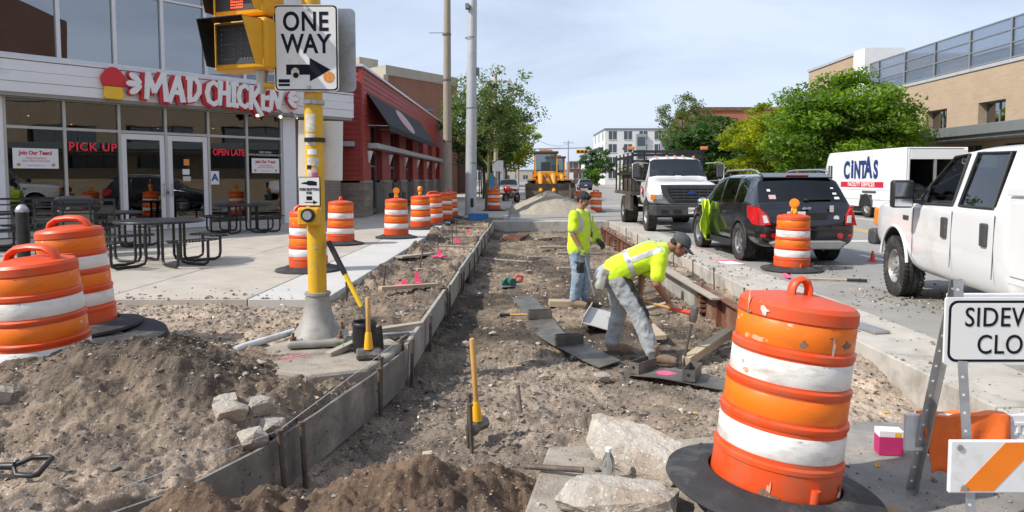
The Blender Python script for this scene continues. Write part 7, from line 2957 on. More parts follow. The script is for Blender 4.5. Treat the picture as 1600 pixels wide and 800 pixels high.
# ------------------------------------------------------------------ pedestrian signal pole
SP = Vector((-1.875, 6.48, 0.05))
sp = thing('signal_pole', 'yellow pedestrian signal pole with grey cast base on the concrete footing', 'pole', SP)
b = MB()
b.tube([(0, 0, 0.42), (-0.015, 0, 3.9)], 0.083, 24)
b.build('post', 'yellow_paint', sp, smooth=60)
b = MB()
b.lathe([(0.235, 0.075), (0.225, 0.10), (0.165, 0.19), (0.130, 0.29), (0.112, 0.40), (0.108, 0.45), (0.118, 0.455), (0.118, 0.48), (0.09, 0.482)], 24, cap0=False, cap1=False)
cb_ = b.build('cast_base', 'cast_grey', sp, smooth=45)
b = MB()
b.box((0, 0, 0.045), (0.52, 0.52, 0.07), rot=(0, 0, R(12)))
pl_ = b.build('base_plate', 'cast_grey', sp, bevel=0.03, bseg=3)
for k in range(4):
 a = R(57) + PI / 2 * k
 b = MB()
 b.cyl((0.29 * math.cos(a), 0.29 * math.sin(a), 0.08), (0.29 * math.cos(a), 0.29 * math.sin(a), 0.15), 0.014, n=8)
 b.cyl((0.29 * math.cos(a), 0.29 * math.sin(a), 0.08), (0.29 * math.cos(a), 0.29 * math.sin(a), 0.11), 0.03, n=6)
 b.build('anchor_bolt', 'rust', pl_)
# push button with its plate
b = MB()
b.bx(-0.125, 0.075, -0.165, -0.07, 1.10, 1.27)
pb = b.build('push_button_box', 'signal_yellow', sp, bevel=0.02)
b = MB()
b.tube([(-0.025, -0.165, 1.20), (-0.025, -0.185, 1.20)], 0.062, 24)
b.tube([(-0.025, -0.18, 1.20), (-0.025, -0.20, 1.20)], 0.04, 20, mi=1)
b.build('button', ['black_plastic', 'galv'], pb, smooth=40)
b = MB()
b.bx(-0.125, 0.075, -0.120, -0.105, 1.28, 1.545)
pp = b.build('button_plate', 'sign_black', sp, bevel=0.012)
b = MB()
b.bx(-0.118, 0.068, -0.123, -0.121, 1.287, 1.538)
b.build('plate_face', 'sign_white', pp)
lettering('PUSH BUTTON\nFOR', 'sign_black', 0.032, pp, (-0.025, -0.125, 1.415), ext=0.001, sx=0.8, off=0.001)
b = MB()
X = Matrix.Translation((-0.025, -0.124, 1.485)) @ Matrix.Rotation(R(90), 4, 'X')
b.prism([(-0.075, 0.0), (-0.045, 0.012), (-0.02, 0.012), (-0.01, 0.024), (0.03, 0.024), (0.07, 0.014), (0.07, -0.018), (0.0, -0.018), (-0.03, -0.006)], 0, 0.001, X=X)
b.build('hand_mark', 'sign_black', pp)
b = MB()
for (x0, x1, z0, z1) in ((-0.065, 0.015, 1.312, 1.318), (-0.05, 0.0, 1.335, 1.370)):
 b.bx(x0, x1, -0.125, -0.1235, z0, z1)
b.prism([(0.0, -0.018), (0.04, 0.0), (0.0, 0.018)], 0, 0.001, X=Matrix.Translation((0.01, -0.124, 1.315)) @ Matrix.Rotation(R(90), 4, 'X'))
kind(b.build('printed_mark', 'sign_black', pp), 'stuff')
# stickers, strap bands
for (z_, a, w, h, mt) in [(2.38, -95, 0.13, 0.05, 'sticker_pink'), (1.93, -100, 0.10, 0.10, 'sticker_pale'), (1.73, -85, 0.12, 0.07, 'sticker_pale'), (1.63, -92, 0.10, 0.08, 'sticker_pale'), (1.60, -75, 0.06, 0.07, 'sticker_pink'),
       (2.08, -98, 0.10, 0.16, 'sticker_pale'), (1.82, -90, 0.09, 0.05, 'sign_white'), (0.95, -80, 0.03, 0.02, 'sticker_pale'), (1.68, -110, 0.05, 0.04, 'sign_black')]:
 b = MB()
 n = 6
 vs, fs = [], []
 for j in range(n + 1):
  t = R(a) + (w / 0.09) * (j / n - 0.5)
  for zz in (z_ - h / 2, z_ + h / 2):
   vs.append((0.0855 * math.cos(t) - 0.006, 0.0855 * math.sin(t), zz - SP.z))
 for j in range(n):
  fs.append((2 * j, 2 * j + 2, 2 * j + 3, 2 * j + 1))
 b.add(vs, fs)
 b.build('sticker', mt, sp)
for z_ in (2.22, 1.88):
 b = MB()
 b.lathe([(0.090, z_ - 0.02), (0.094, z_ - 0.018), (0.094, z_ + 0.018), (0.090, z_ + 0.02)], 24, cap0=False, cap1=False)
 b.box((-0.03, -0.10, z_), (0.06, 0.03, 0.03))
 b.build('strap', 'galv' if z_ > 2 else 'black_plastic', sp)
# one-way plate, its twin behind, blank plate
ow = thing('one_way_sign', 'white ONE WAY sign with black arrow and stickers on the yellow pole', 'sign', (SP.x - 0.03, SP.y - 0.115, 2.74))


def rounded(w, h, r, n=5):
 p = []
 for (sx, sy, a0) in ((1, 1, 0), (-1, 1, 90), (-1, -1, 180), (1, -1, 270)):
  for k in range(n + 1):
   a = R(a0 + 90 * k / n)
   p.append((sx * (w / 2 - r) + r * math.cos(a), sy * (h / 2 - r) + r * math.sin(a)))
 return p


XR = Matrix.Rotation(R(90), 4, 'X')
b = MB()
b.prism(rounded(0.575, 0.765, 0.04), -0.004, 0.0, X=XR)
b.build('plate', 'sign_white', ow)
b = MB()
b.prism(rounded(0.560, 0.750, 0.035), 0.0005, 0.0015, X=XR)
b.build('border', 'sign_black', ow)
b = MB()
b.prism(rounded(0.535, 0.725, 0.028), 0.002, 0.003, X=XR)
b.build('face', 'sign_white', ow)
lettering('ONE', 'sign_black', 0.235, ow, (0.0, -0.0045, 0.225), sx=0.80, ext=0.001, off=0.005, space=1.08)
lettering('WAY', 'sign_black', 0.235, ow, (0.0, -0.0045, 0.030), sx=0.80, ext=0.001, off=0.005, space=1.0)
b = MB()
b.prism([(-0.18, -0.145), (0.03, -0.145), (0.03, -0.085), (0.215, -0.19), (0.03, -0.295), (0.03, -0.235), (-0.18, -0.235)], 0.0035, 0.0045, X=XR)
b.build('arrow', 'sign_black', ow)
for (x_, z_, w_, h_, mt) in [(-0.10, -0.215, 0.075, 0.085, 'sticker_pale'), (0.20, -0.255, 0.10, 0.10, 'sticker_orange'), (-0.20, -0.29, 0.10, 0.03, 'sign_black'), (-0.20, -0.325, 0.10, 0.02, 'sign_black'), (-0.095, -0.24, 0.05, 0.05, 'sign_black')]:
 b = MB()
 b.prism([(x_ + w_ / 2 * math.cos(2 * PI * j / 14), z_ + h_ / 2 * math.sin(2 * PI * j / 14)) for j in range(14)] if h_ > 0.04 else [(x_ - w_ / 2, z_ - h_ / 2), (x_ + w_ / 2, z_ - h_ / 2), (x_ + w_ / 2, z_ + h_ / 2), (x_ - w_ / 2, z_ + h_ / 2)],
   0.005, 0.0056 if mt != 'sign_black' else 0.0062, X=XR)
 b.build('sticker', mt, ow)
for z_ in (0.345, -0.345):
 b = MB()
 b.cyl((0.02, -0.004, z_), (0.02, -0.016, z_), 0.016, n=8)
 b.build('bolt', 'galv', ow)
ow2 = thing('traffic_sign', 'bare grey back of a second sign bolted behind the one-way sign', 'sign', (SP.x + 0.06, SP.y + 0.115, 2.76))
b = MB()
b.prism(rounded(0.60, 0.76, 0.05), 0, 0.004, X=XR)
b.build('plate', 'galv', ow2)
bp_ = thing('blank_board', 'plain white board strapped behind the yellow pole below the one-way sign', 'board', (SP.x + 0.02, SP.y + 0.105, 1.84), R(2))
b = MB()
b.box((0, 0, 0), (0.41, 0.006, 0.55), rot=(0, R(1.5), 0))
b.build('sheet', 'sign_white', bp_)
# signal heads on a bracket left of the pole
sg = thing('pedestrian_signal', 'yellow pedestrian signal with hooded countdown on a bracket from the yellow pole', 'traffic light', (SP.x - 0.585, SP.y - 0.02, 2.415), R(-20))
for k, z0 in enumerate((0.13, 0.60)):
 b = MB()
 b.bx(-0.30, 0.30, -0.12, 0.16, z0, z0 + 0.455)
 hs_ = b.build('housing', 'signal_yellow', sg, bevel=0.04, bseg=3)
 b = MB()
 b.bx(-0.235, 0.235, -0.128, -0.115, z0 + 0.055, z0 + 0.40)
 b.build('face', 'led_off', hs_)
 # hood: three thin sheets slanting forward
 b = MB()
 f0, f1 = -0.125, -0.35
 xa, xb, zb_, zt_ = -0.26, 0.26, z0 + 0.03, z0 + 0.425
 sheets = [[(xa, f0, zt_), (xb, f0, zt_), (xb - 0.02, f1, zt_ - 0.01), (xa + 0.02, f1, zt_ - 0.01)],
    [(xa, f0, zb_), (xa, f0, zt_), (xa + 0.02, f1, zt_ - 0.01), (xa, f0 - 0.10, zb_)],
    [(xb, f0, zb_), (xb, f0, zt_), (xb - 0.02, f1, zt_ - 0.01), (xb, f0 - 0.10, zb_)]]
 for s_ in sheets:
  v = [Vector(p) for p in s_]
  nn = (v[1] - v[0]).cross(v[2] - v[0]).normalized() * 0.006
  if nn.dot((v[0] + v[2]) / 2 - Vector((0, -0.2, z0 + 0.2))) < 0:
   nn = -nn
  b.add([p for p in v] + [p + nn for p in v], [(0, 1, 2, 3), (0, 4, 5, 1), (1, 5, 6, 2), (2, 6, 7, 3), (3, 7, 4, 0)])
  b.add([p + nn for p in v], [(3, 2, 1, 0)], 1)
 b.build('hood', ['black_plastic', 'signal_yellow'], hs_)
 # led dots
 b = MB()
 if k == 0:
  for (ox, segs) in ((-0.11, 1), (0.11, 1)):
   for i in range(5):
    for j in range(7):
     if i in (0, 4) or j in (0, 3, 6):
      b.box((ox + (i - 2) * 0.034, -0.130, z0 + 0.228 + (j - 3) * 0.044), (0.013, 0.004, 0.013))
  kind(b.build('led_dots', 'galv_dim' if 'galv_dim' in M else 'seat_grey', hs_), 'stuff')
 else:
  rr = random.Random(2)
  for i in range(9):
   for j in range(12):
    x_, z_ = (i - 4) * 0.020, (j - 6) * 0.024
    ok = (j < 6 and abs(i - 4) < 4) or (j >= 6 and i in (1, 3, 5, 7)) or (j in (4, 5) and i == 8)
    if ok:
     b.box((x_, -0.130, z0 + 0.22 + z_), (0.012, 0.004, 0.012))
  kind(b.build('led_dots', 'led_red', hs_), 'stuff')
b = MB()
b.tube([(0.13, 0.02, 0.13), (0.13, 0.02, 0.02), (0.18, 0.03, 0.0), (0.55, 0.24, 0.0)], [0.03, 0.035, 0.035, 0.03], 10)
b.build('bracket', 'yellow_paint', sg, smooth=60)
b = MB()
b.lathe([(0.03, -0.07), (0.05, 0.05), (0.06, 0.13)], 14, c=(0.13, 0.02, 0.0))
b.build('bracket_hub', 'galv', sg, smooth=50)

# ------------------------------------------------------------------ concrete footing
b = MB()
b.prism([(-2.42, 5.90), (-2.22, 6.80), (-1.30, 6.80), (-1.09, 6.45), (-1.12, 6.05), (-1.22, 5.62), (-1.65, 5.42), (-2.15, 5.62)], -0.36, 0.05)
ft = b.build('concrete_footing', 'concrete_dirty', bevel=0.03)
tag(ft, 'rough concrete footing with pink spray mark under the yellow pole', 'footing')
sp_me = MB()
rr = random.Random(5)
sp_me.prism([(-2.0 + 0.15 * math.cos(t) * rr.uniform(0.5, 1.1) + 0.03 * math.sin(t), 5.92 + 0.045 * math.sin(t) * rr.uniform(0.6, 1.4) + 0.10 * math.cos(t)) for t in [2 * PI * j / 18 for j in range(18)]], 0.0505, 0.053)
o = sp_me.build('paint_mark', 'paint_pink', ft)
rr = random.Random(6)
for (x, y, lb) in ((-1.58, 6.2, 'beside the timber offcut'), (-2.15, 6.62, 'left of the cast pole base'), (-1.5, 6.4, 'behind the black pail')):
 t = thing('weed_tuft', 'small green weed tuft on the concrete footing ' + lb, 'weed', (x, y, 0.05), 0, 'weeds round the pole footing')
 b = MB()
 for k in range(22):
  a = rr.uniform(0, 2 * PI)
  l = rr.uniform(0.05, 0.13)
  d = Vector((math.cos(a), math.sin(a), 0))
  s_ = Vector((-d.y, d.x, 0)) * 0.008
  p0, p1, p2 = Vector((0, 0, 0)), d * l * 0.5 + Vector((0, 0, l * 0.5)), d * l + Vector((0, 0, l * 0.45))
  b.add([p0 - s_, p0 + s_, p1 + s_, p1 - s_, p2], [(0, 1, 2, 3), (3, 2, 4)])
 g = b.build('blades', 'leaf_plain' if 'leaf_plain' in M else mk('leaf_plain', (0.09, 0.15, 0.03), 0.7, var=0.3, scale=20).name, t)
 kind(g, 'stuff')
# wood offcut by the base
b = MB()
b.box((0, 0, 0), (0.34, 0.07, 0.05))
o = b.build('wood_offcut', 'wood_grey', loc=(-1.56, 6.12, 0.085), rot=(0, R(-8), R(58)), bevel=0.004)
tag(o, 'short grey timber offcut against the grey cast pole base', 'timber')

# ------------------------------------------------------------------ form boards and stakes, left side
def sweep_form(name, ys_, x_of, top_of, hgt, thick, mat, label, cat):
 b = MB()
 vs, fs = [], []
 for y in ys_:
  x = x_of(y)
  zt_ = top_of(y)
  hh = hgt(y) if callable(hgt) else hgt
  for (dx, z) in ((0, zt_ - hh), (thick, zt_ - hh), (thick, zt_), (0, zt_)):
   vs.append((x + dx, y, z))
 n = len(ys_)
 for i in range(n - 1):
  for j in range(4):
   j2 = (j + 1) % 4
   fs.append((4 * i + j, 4 * i + j2, 4 * i + 4 + j2, 4 * i + 4 + j))
 fs.append((3, 2, 1, 0))
 fs.append((4 * n - 4, 4 * n - 3, 4 * n - 2, 4 * n - 1))
 b.add(vs, [tuple(reversed(f)) for f in fs])
 return tag(b.build(name, mat, smooth=30), label, cat, None)


sweep_form('flexible_form', list(np.linspace(2.75, 6.30, 44)), lambda y: float(formx(y)) + 0.01, lambda y: 0.035 + 0.018 * math.sin(y * 1.7), lambda y: 0.33, 0.022, 'form_dark',
   'curved weathered grey form panel sweeping round the dirt heap corner', 'form board')
segs = [(6.42, 9.55, 0.05, 0.34), (9.62, 11.7, 0.035, 0.33), (11.75, 14.6, 0.045, 0.34), (14.66, 17.4, 0.03, 0.33), (17.45, 20.4, 0.05, 0.34), (20.45, 23.2, 0.03, 0.33), (23.25, 25.8, 0.04, 0.33)]
desc = ['first straight form board beyond the yellow pole, pale and long', 'form board second beyond the yellow pole, shorter and lower', 'form board third beyond the yellow pole', 'form board fourth beyond the yellow pole',
  'form board fifth beyond the yellow pole', 'form board sixth beyond the yellow pole', 'last form board, ending at the grey steel pole']
rr = random.Random(14)
for (a, c, zt_, hh), d_ in zip(segs, desc):
 b = MB()
 b.bx(-0.02, 0.02, 0, c - a, -hh, 0)
 x0, x1 = float(formx(a)) + 0.02, float(formx(c)) + 0.02
 o = b.build('form_board', 'form_board', bevel=0.003, loc=(x0 + 0.012 * rr.uniform(-1, 1), a, zt_ + 0.02 * rr.uniform(-1, 1)), rot=(R(rr.uniform(-0.5, 0.5)), R(rr.uniform(-2, 2)), math.atan2(-(x1 - x0), c - a)))
 tag(o, d_, 'form board', 'form boards along the dig')


def stake(x, y, z0, h, r=0.013, tilt=(0, 0), label='rusty iron stake holding the form board', group='iron stakes along the form boards', mt='iron_stake', nm='form_stake'):
 b = MB()
 b.tube([(0, 0, -0.05), (0, 0, h), (0, 0, h + 0.006)], [r * 0.9, r, r * 1.0], 8)
 b.tube([(0, 0, h - 0.004), (0, 0, h + 0.012)], r * 1.35, 8)
 o = b.build(nm, mt, smooth=40, loc=(x, y, z0), rot=(tilt[0], tilt[1], 0))
 return tag(o, label, 'stake', group)


for (x, y, h, lb) in [(-1.315, 4.22, 0.42, 'rusty round stake outside the curved form near the rubble stones'), (-1.37, 4.02, 0.45, 'second rusty round stake outside the curved form'), (-1.095, 5.45, 0.42, 'dark stake at the bend of the curved form'), (-1.13, 5.62, 0.46, 'taller stake at the bend of the curved form')]:
 stake(x, y, -0.34, h, 0.018, (R(random.uniform(-4, 4)), R(random.uniform(-4, 4))), lb)
rr = random.Random(17)
for (y, d) in [(6.44, 0.035), (6.55, -0.06), (7.6, 0.05), (9.5, 0.05), (9.72, 0.05), (9.55, -0.05), (11.65, 0.05), (11.9, 0.05), (13.2, 0.05), (14.6, 0.05), (16.0, 0.05), (17.4, 0.05), (19.0, 0.05), (20.4, 0.05), (22.0, 0.05)]:
 x = float(formx(y)) + 0.02 + d
 b = MB()
 b.bx(-0.014, 0.014, -0.03, 0.03, 0, 0.46 if y < 12 else 0.42)
 o = b.build('form_stake', 'iron_stake', loc=(x, y, -0.36), rot=(R(rr.uniform(-3, 3)), R(rr.uniform(-3, 3)), 0), bevel=0.003)
 tag(o, 'flat dark stake driven against a straight form board', 'stake', 'flat stakes along the straight form boards')
# stakes in the strip behind the boards
rr = random.Random(19)
for (x, y, h, lb) in [(-1.95, 10.0, 0.34, 'thin iron stake standing in the dirt strip beside the wide cross board'), (-2.22, 8.95, 0.24, 'short iron stake at the pavement edge beside the yellow pole'), (-1.80, 12.6, 0.36, 'thin iron stake beside the tilted plank in the dirt strip'), (-1.66, 14.4, 0.34, 'thin iron stake between the pink markers in the dirt strip'),
      (-1.62, 17.0, 0.36, 'thin iron stake by the far pink markers'), (-1.75, 19.5, 0.4, 'pale leaning iron stake near the far end of the dirt strip')]:
 stake(x, y, zt(x, y), h, 0.013, (R(rr.uniform(-9, 9)), R(rr.uniform(-9, 9))), lb, None)
stake(-1.90, 3.18, zt(-1.9, 3.18) - 0.05, 0.22, 0.016, (R(4), R(5)), 'black iron stake in the dirt near the near end of the curved form', None)
stake(-1.80, 3.22, zt(-1.8, 3.22) - 0.05, 0.11, 0.012, (R(-4), R(-5)), 'short pale stake beside the black iron stake in the dirt', None, 'wood_grey')
stake(0.015, 5.72, -0.38, 0.24, 0.014, (R(-30), R(-8)), 'iron pin leaning in the open trench gravel', None)
stake(1.705, 7.23, -0.37, 0.44, 0.014, (R(3), R(9)), 'iron stake the crouching worker is driving in', None)
# string line above the curved form
b = MB()
b.tube([(-1.86, 3.2, 0.14), (-1.42, 4.05, 0.10), (-1.22, 5.5, 0.10), (-1.06, 6.55, 0.12)], 0.0022, 5)
tag(b.build('string_line', 'string'), 'thin pale string line stretched above the curved form', 'string')

# pink survey markers
for k, (x, y, h) in enumerate([(-1.69, 10.2, 0.09), (-1.60, 10.9, 0.17), (-1.57, 13.65, 0.15), (-1.56, 17.5, 0.14), (-1.5, 20.5, 0.14)]):
 lb = ['short pink survey marker nearest the wide cross board', 'tall pink survey marker with sprayed ground at its foot', 'pink survey marker third along the dirt strip', 'pink survey marker fourth along the dirt strip', 'pink survey marker farthest along the dirt strip'][k]
 t = thing('survey_marker', lb, 'marker', (x, y, zt(x, y)))
 b = MB()
 b.bx(-0.035, 0.035, -0.012, 0.012, -0.03, h)
 b.build('stake', 'flag_pink', t)
 b = MB()
 rr = random.Random(k)
 b.prism([(0.16 * math.cos(q) * rr.uniform(0.4, 1), 0.13 * math.sin(q) * rr.uniform(0.4, 1)) for q in [2 * PI * j / 14 for j in range(14)]], -0.01, 0.022)
 b.build('sprayed_ground', 'paint_pink', t)
# lumber across the strip and on the floor
lum = [(-1.55, 9.78, 0.07, 0.95, 0.10, 0.05, 44, 3, 'wood', 'wide pale cross board between pavement edge and form board'), (-2.05, 13.9, 0.06, 1.6, 0.20, 0.04, 72, 3, 'wood_grey', 'tilted grey plank lying along the dirt strip'),
  (-1.45, 11.9, 0.05, 0.8, 0.07, 0.04, 48, 2, 'wood_grey', 'thin cross board bracing the second form board'), (-1.4, 15.7, 0.06, 0.9, 0.08, 0.04, 10, 3, 'wood_grey', 'cross board bracing the fourth form board'),
  (-1.5, 18.4, 0.05, 1.0, 0.08, 0.04, 25, 2, 'wood_grey', 'cross board bracing the fifth form board'), (-1.6, 22.2, 0.06, 1.1, 0.09, 0.04, 8, 2, 'wood', 'cross board near the grey steel pole'),
  (-1.35, 7.05, 0.05, 0.75, 0.10, 0.06, 30, -2, 'wood_grey', 'stubby grey timber behind the leaning shovel'), (-1.28, 6.82, 0.045, 0.5, 0.07, 0.04, 35, 4, 'wood_grey', 'small grey timber by the shovel blade'),
  (0.62, 10.72, -0.33, 0.34, 0.22, 0.09, 3, 2, 'wood', 'short pale plank stub left of the standing worker'), (0.45, 17.0, -0.33, 0.55, 0.08, 0.05, 20, 2, 'wood_grey', 'small timber lying on the trench floor behind the workers'),
  (1.3, 14.6, -0.31, 1.1, 0.10, 0.06, 18, 4, 'wood_grey', 'timber lying behind the standing worker'), (1.2, 19.2, -0.31, 1.6, 0.10, 0.05, 30, 3, 'wood_grey', 'long timber at the far end of the trench'),
  (1.5, 17.6, -0.31, 1.3, 0.09, 0.05, 24, 3, 'wood_grey', 'loose timber leaning towards the far rusty forms'), (2.0, 12.6, -0.24, 1.0, 0.09, 0.05, 35, -6, 'wood', 'pale brace timber running to the form beside the standing worker'),
  (1.85, 11.0, -0.25, 1.1, 0.10, 0.05, 30, -7, 'wood', 'pale brace timber behind the bending worker'), (1.9, 10.0, -0.27, 0.7, 0.09, 0.05, 32, -6, 'wood_grey', 'short brace timber behind the bending worker'),
  (-0.35, 16.6, -0.35, 1.5, 0.05, 0.03, -30, 0, 'wood_grey', 'thin lath lying across the trench floor'), (0.9, 22.5, -0.33, 1.6, 0.12, 0.05, 60, 2, 'wood_grey', 'timber lying by the far crossing kerb'),
  (2.05, 7.55, -0.24, 0.95, 0.10, 0.09, 47, -9, 'wood', 'square pale timber post slanting behind the near drum')]
for (x, y, z, l, w, h, ang, tl, mt, lb) in lum:
 b = MB()
 b.box((0, 0, 0), (l, w, h))
 o = b.build('timber', mt, bevel=0.004, loc=(x, y, z), rot=(0, R(tl), R(ang)))
 tag(o, lb, 'timber')
# far rusty grate
t = thing('rusty_grate', 'rusty ladder-like steel rack lying at the far end of the trench', 'rack', (-0.15, 22.6, -0.30), R(80))
for s_ in (-1, 1):
 b = MB()
 b.beam((-0.9, s_ * 0.28, 0), (0.9, s_ * 0.28, 0), 0.05, 0.08)
 b.build('side_bar', 'rust', t)
for k in range(5):
 b = MB()
 b.beam((-0.8 + 0.4 * k, -0.26, 0.02), (-0.8 + 0.4 * k, 0.26, 0.02), 0.05, 0.05)
 b.build('rung', 'rust', t)

# ------------------------------------------------------------------ steel forms, right side
def steel_form(y0, y1, lb, x=2.66):
 t = thing('steel_form', lb, 'form', (x, y0, -0.40), 0, 'rusty steel forms along the road edge')
 L = y1 - y0
 b = MB()
 b.bx(-0.012, 0.012, 0, L, 0.0, 0.42)
 b.build('plate', 'rust', t)
 b = MB()
 b.bx(-0.09, 0.03, 0, L, 0.42, 0.435)
 b.build('top_flange', 'rust', t)
 b = MB()
 b.bx(-0.10, -0.013, 0, L, 0.0, 0.014)
 b.build('bottom_flange', 'rust', t)
 k = 0.2
 while k < L:
  b = MB()
  b.bx(-0.08, -0.013, k - 0.008, k + 0.008, 0.014, 0.42)
  b.build('stiffener', 'rust', t)
  k += 0.85
 for k in (0.6, L - 0.5):
  for z_ in (0.10, 0.17, 0.24, 0.31):
   b = MB()
   b.box((-0.06, k, z_), (0.09, 0.12, 0.045))
   b.build('stake_pocket', 'rust', t, bevel=0.006)
  b = MB()
  b.cyl((-0.06, k, -0.05), (-0.06, k, 0.50), 0.014, n=8)
  b.build('pin', 'iron_stake', t)
 return t


steel_form(7.25, 10.45, 'rusty steel form with stake pockets beside the bending worker')
steel_form(13.4, 16.5, 'rusty steel form behind the standing worker')
steel_form(16.55, 19.6, 'rusty steel form beside the flatbed truck')
steel_form(19.65, 22.7, 'farthest rusty steel form along the road edge')
b = MB()
b.bx(-0.02, 0.02, 0, 2.8, 0, 0.40)
tag(b.build('form_board', 'form_board', loc=(2.66, 10.52, -0.39), rot=(0, R(-3), R(0.5)), bevel=0.003), 'pale form board between two rusty steel forms', 'form board')
b = MB()
b.beam((2.50, 8.9, 0.045), (2.42, 15.2, 0.035), 0.11, 0.03)
tag(b.build('top_board', 'wood_grey', bevel=0.003), 'long grey board lying on top of the right-hand forms', 'board')
rr = random.Random(23)
for y in (8.2, 9.7, 11.2, 12.6, 14.2, 16.4, 18.6, 20.6):
 stake(3.12, y, -0.22, rr.uniform(0.26, 0.40), 0.012, (R(rr.uniform(-3, 3)), R(rr.uniform(-3, 3))), 'thin iron stake standing along the road slab edge', 'iron stakes along the road slab edge')
rr = random.Random(29)
for k in range(14):
 y = 7.4 + 1.1 * k + rr.uniform(-0.3, 0.3)
 o = bpy.data.objects.new('stone', stone_me[k % 9])
 COL.objects.link(o)
 o.parent = dirt_ground
 s = rr.uniform(0.10, 0.2)
 o.location = (rr.uniform(2.78, 3.2), y, -0.20)
 o.scale = (s, s, s * 0.8)
 o.rotation_euler = (rr.random(), rr.random(), rr.random() * 6)

# ------------------------------------------------------------------ flexible steel form lying on the trench floor
cpts = [(0.03, 11.25), (0.27, 9.49), (0.46, 8.30), (0.80, 7.36), (1.20, 6.92), (1.55, 6.64), (2.05, 6.42)]


def smooth_path(p, n=50):
 P = np.array(p)
 t = np.arange(len(P))
 T = np.linspace(0, len(P) - 1, n)
 out = []
 for q in T:
  i = min(int(q), len(P) - 2)
  f = q - i
  p0, p1, p2, p3 = P[max(i - 1, 0)], P[i], P[i + 1], P[min(i + 2, len(P) - 1)]
  out.append(0.5 * ((2 * p1) + (-p0 + p2) * f + (2 * p0 - 5 * p1 + 4 * p2 - p3) * f ** 2 + (-p0 + 3 * p1 - 3 * p2 + p3) * f ** 3))
 return np.array(out)


pa = smooth_path(cpts, 60)


def flat_form(i0, i1, brs, lb, pink=None, tilt=0.0):
 fl = thing('curved_steel_form', lb, 'form', (0, 0, 0))
 zz = lambda i: -0.335 + 0.02 * math.sin(i * 0.3) + tilt * (i - i0)
 b = MB()
 vs, fs = [], []
 n = i1 - i0
 for i in range(i0, i1):
  p = pa[i]
  d = pa[min(i + 1, 59)] - pa[max(i - 1, 0)]
  d = d / np.linalg.norm(d)
  for (w, dz) in ((-0.17, 0), (0.17, 0.012), (0.17, 0.022), (-0.17, 0.010)):
   vs.append((p[0] - d[1] * w, p[1] + d[0] * w, zz(i) + dz))
 for i in range(n - 1):
  for j in range(4):
   j2 = (j + 1) % 4
   fs.append((4 * i + j, 4 * i + j2, 4 * i + 4 + j2, 4 * i + 4 + j))
 fs += [(3, 2, 1, 0), (4 * n - 4, 4 * n - 3, 4 * n - 2, 4 * n - 1)]
 b.add(vs, [tuple(reversed(f)) for f in fs])
 b.build('plate', 'steel_form', fl, smooth=30)
 for i in brs:
  p = pa[i]
  d = pa[i + 1] - pa[i - 1]
  X = Matrix.Translation((p[0], p[1], zz(i) + 0.02)) @ Matrix.Rotation(math.atan2(d[1], d[0]) + PI / 2, 4, 'Z') @ Matrix.Diagonal((0.80, 0.95, 0.85, 1))
  b = MB()
  for q in ((-0.20, 0.20, -0.06, -0.052, 0, 0.13), (-0.20, 0.20, 0.052, 0.06, 0, 0.13), (-0.20, 0.20, -0.052, 0.052, 0.0, 0.008), (0.192, 0.20, -0.052, 0.052, 0.008, 0.13), (-0.20, -0.192, -0.052, 0.052, 0.008, 0.13)):
   b.bx(*q, X=X)
  br = b.build('bracket', 'steel_form', fl)
  b = MB()
  for s_ in (-1, 1):
   b.cyl((s_ * 0.2005, 0, 0.07), (s_ * 0.203, 0, 0.07), 0.018, n=10, X=X)
  kind(b.build('bracket_hole', 'black_plastic', br), 'stuff')
 if pink:
  b = MB()
  rr = random.Random(41)
  p = pa[pink]
  b.prism([(p[0] + 0.13 * math.cos(q) * rr.uniform(0.4, 1), p[1] + 0.09 * math.sin(q) * rr.uniform(0.4, 1)) for q in [2 * PI * j / 14 for j in range(14)]], -0.33, -0.298)
  b.build('paint_mark', 'paint_pink', fl)


flat_form(0, 34, (10, 23), 'long curved dark steel form lying flat behind the bending worker, with two box brackets')
flat_form(38, 60, (40, 51), 'dark steel form with pink spray mark lying flat at the bending worker\'s front boot', 46)
# pale channel leaning in two pieces behind the worker
t = thing('metal_trough', 'pale metal trough lying open on the trench floor behind the bending worker', 'trough', (1.28, 9.35, -0.36), R(-12))
b = MB()
b.box((-0.18, 0, 0.055), (0.40, 1.1, 0.012), rot=(0, R(14), 0))
b.build('side', 'concrete_new', t)
b = MB()
b.box((-0.38, 0, 0.11), (0.012, 1.1, 0.14), rot=(0, R(14), 0))
b.build('lip', 'concrete_new', t)
b = MB()
b.box((0.42, -0.25, 0.05), (0.17, 1.5, 0.05), rot=(0, R(-4), R(14)))
o = b.build('plank', 'wood', t)

# ------------------------------------------------------------------ hand tools
def sledge(name, label, loc, rot, hl=0.62, wood='handle_wood', grip=True, gz=0.0):
 t = thing(name, label, 'hammer', loc, 0, None, rot)
 b = MB()
 b.tube([(0, 0, 0.05), (0, 0, 0.3), (0, 0, hl), (0, 0, hl + 0.01)], [0.022, 0.019, 0.021, 0.017], 12)
 b.build('handle', wood, t, smooth=50)
 if grip:
  b = MB()
  b.tube([(0, 0, 0.09), (0, 0, 0.12), (0, 0, 0.22), (0, 0, 0.235)], [0.040, 0.036, 0.027, 0.022], 12)
  b.build('guard', 'grip_yellow', t, smooth=50)
 b = MB()
 b.lathe([(0.042, -0.10), (0.052, -0.088), (0.052, -0.05), (0.044, -0.03), (0.044, 0.03), (0.052, 0.05), (0.052, 0.088), (0.042, 0.10)], 8, X=Matrix.Translation((0, 0, 0.048)) @ Matrix.Rotation(R(90), 4, 'Y'))
 b.build('head', 'tool_steel', t, smooth=30)
 return t


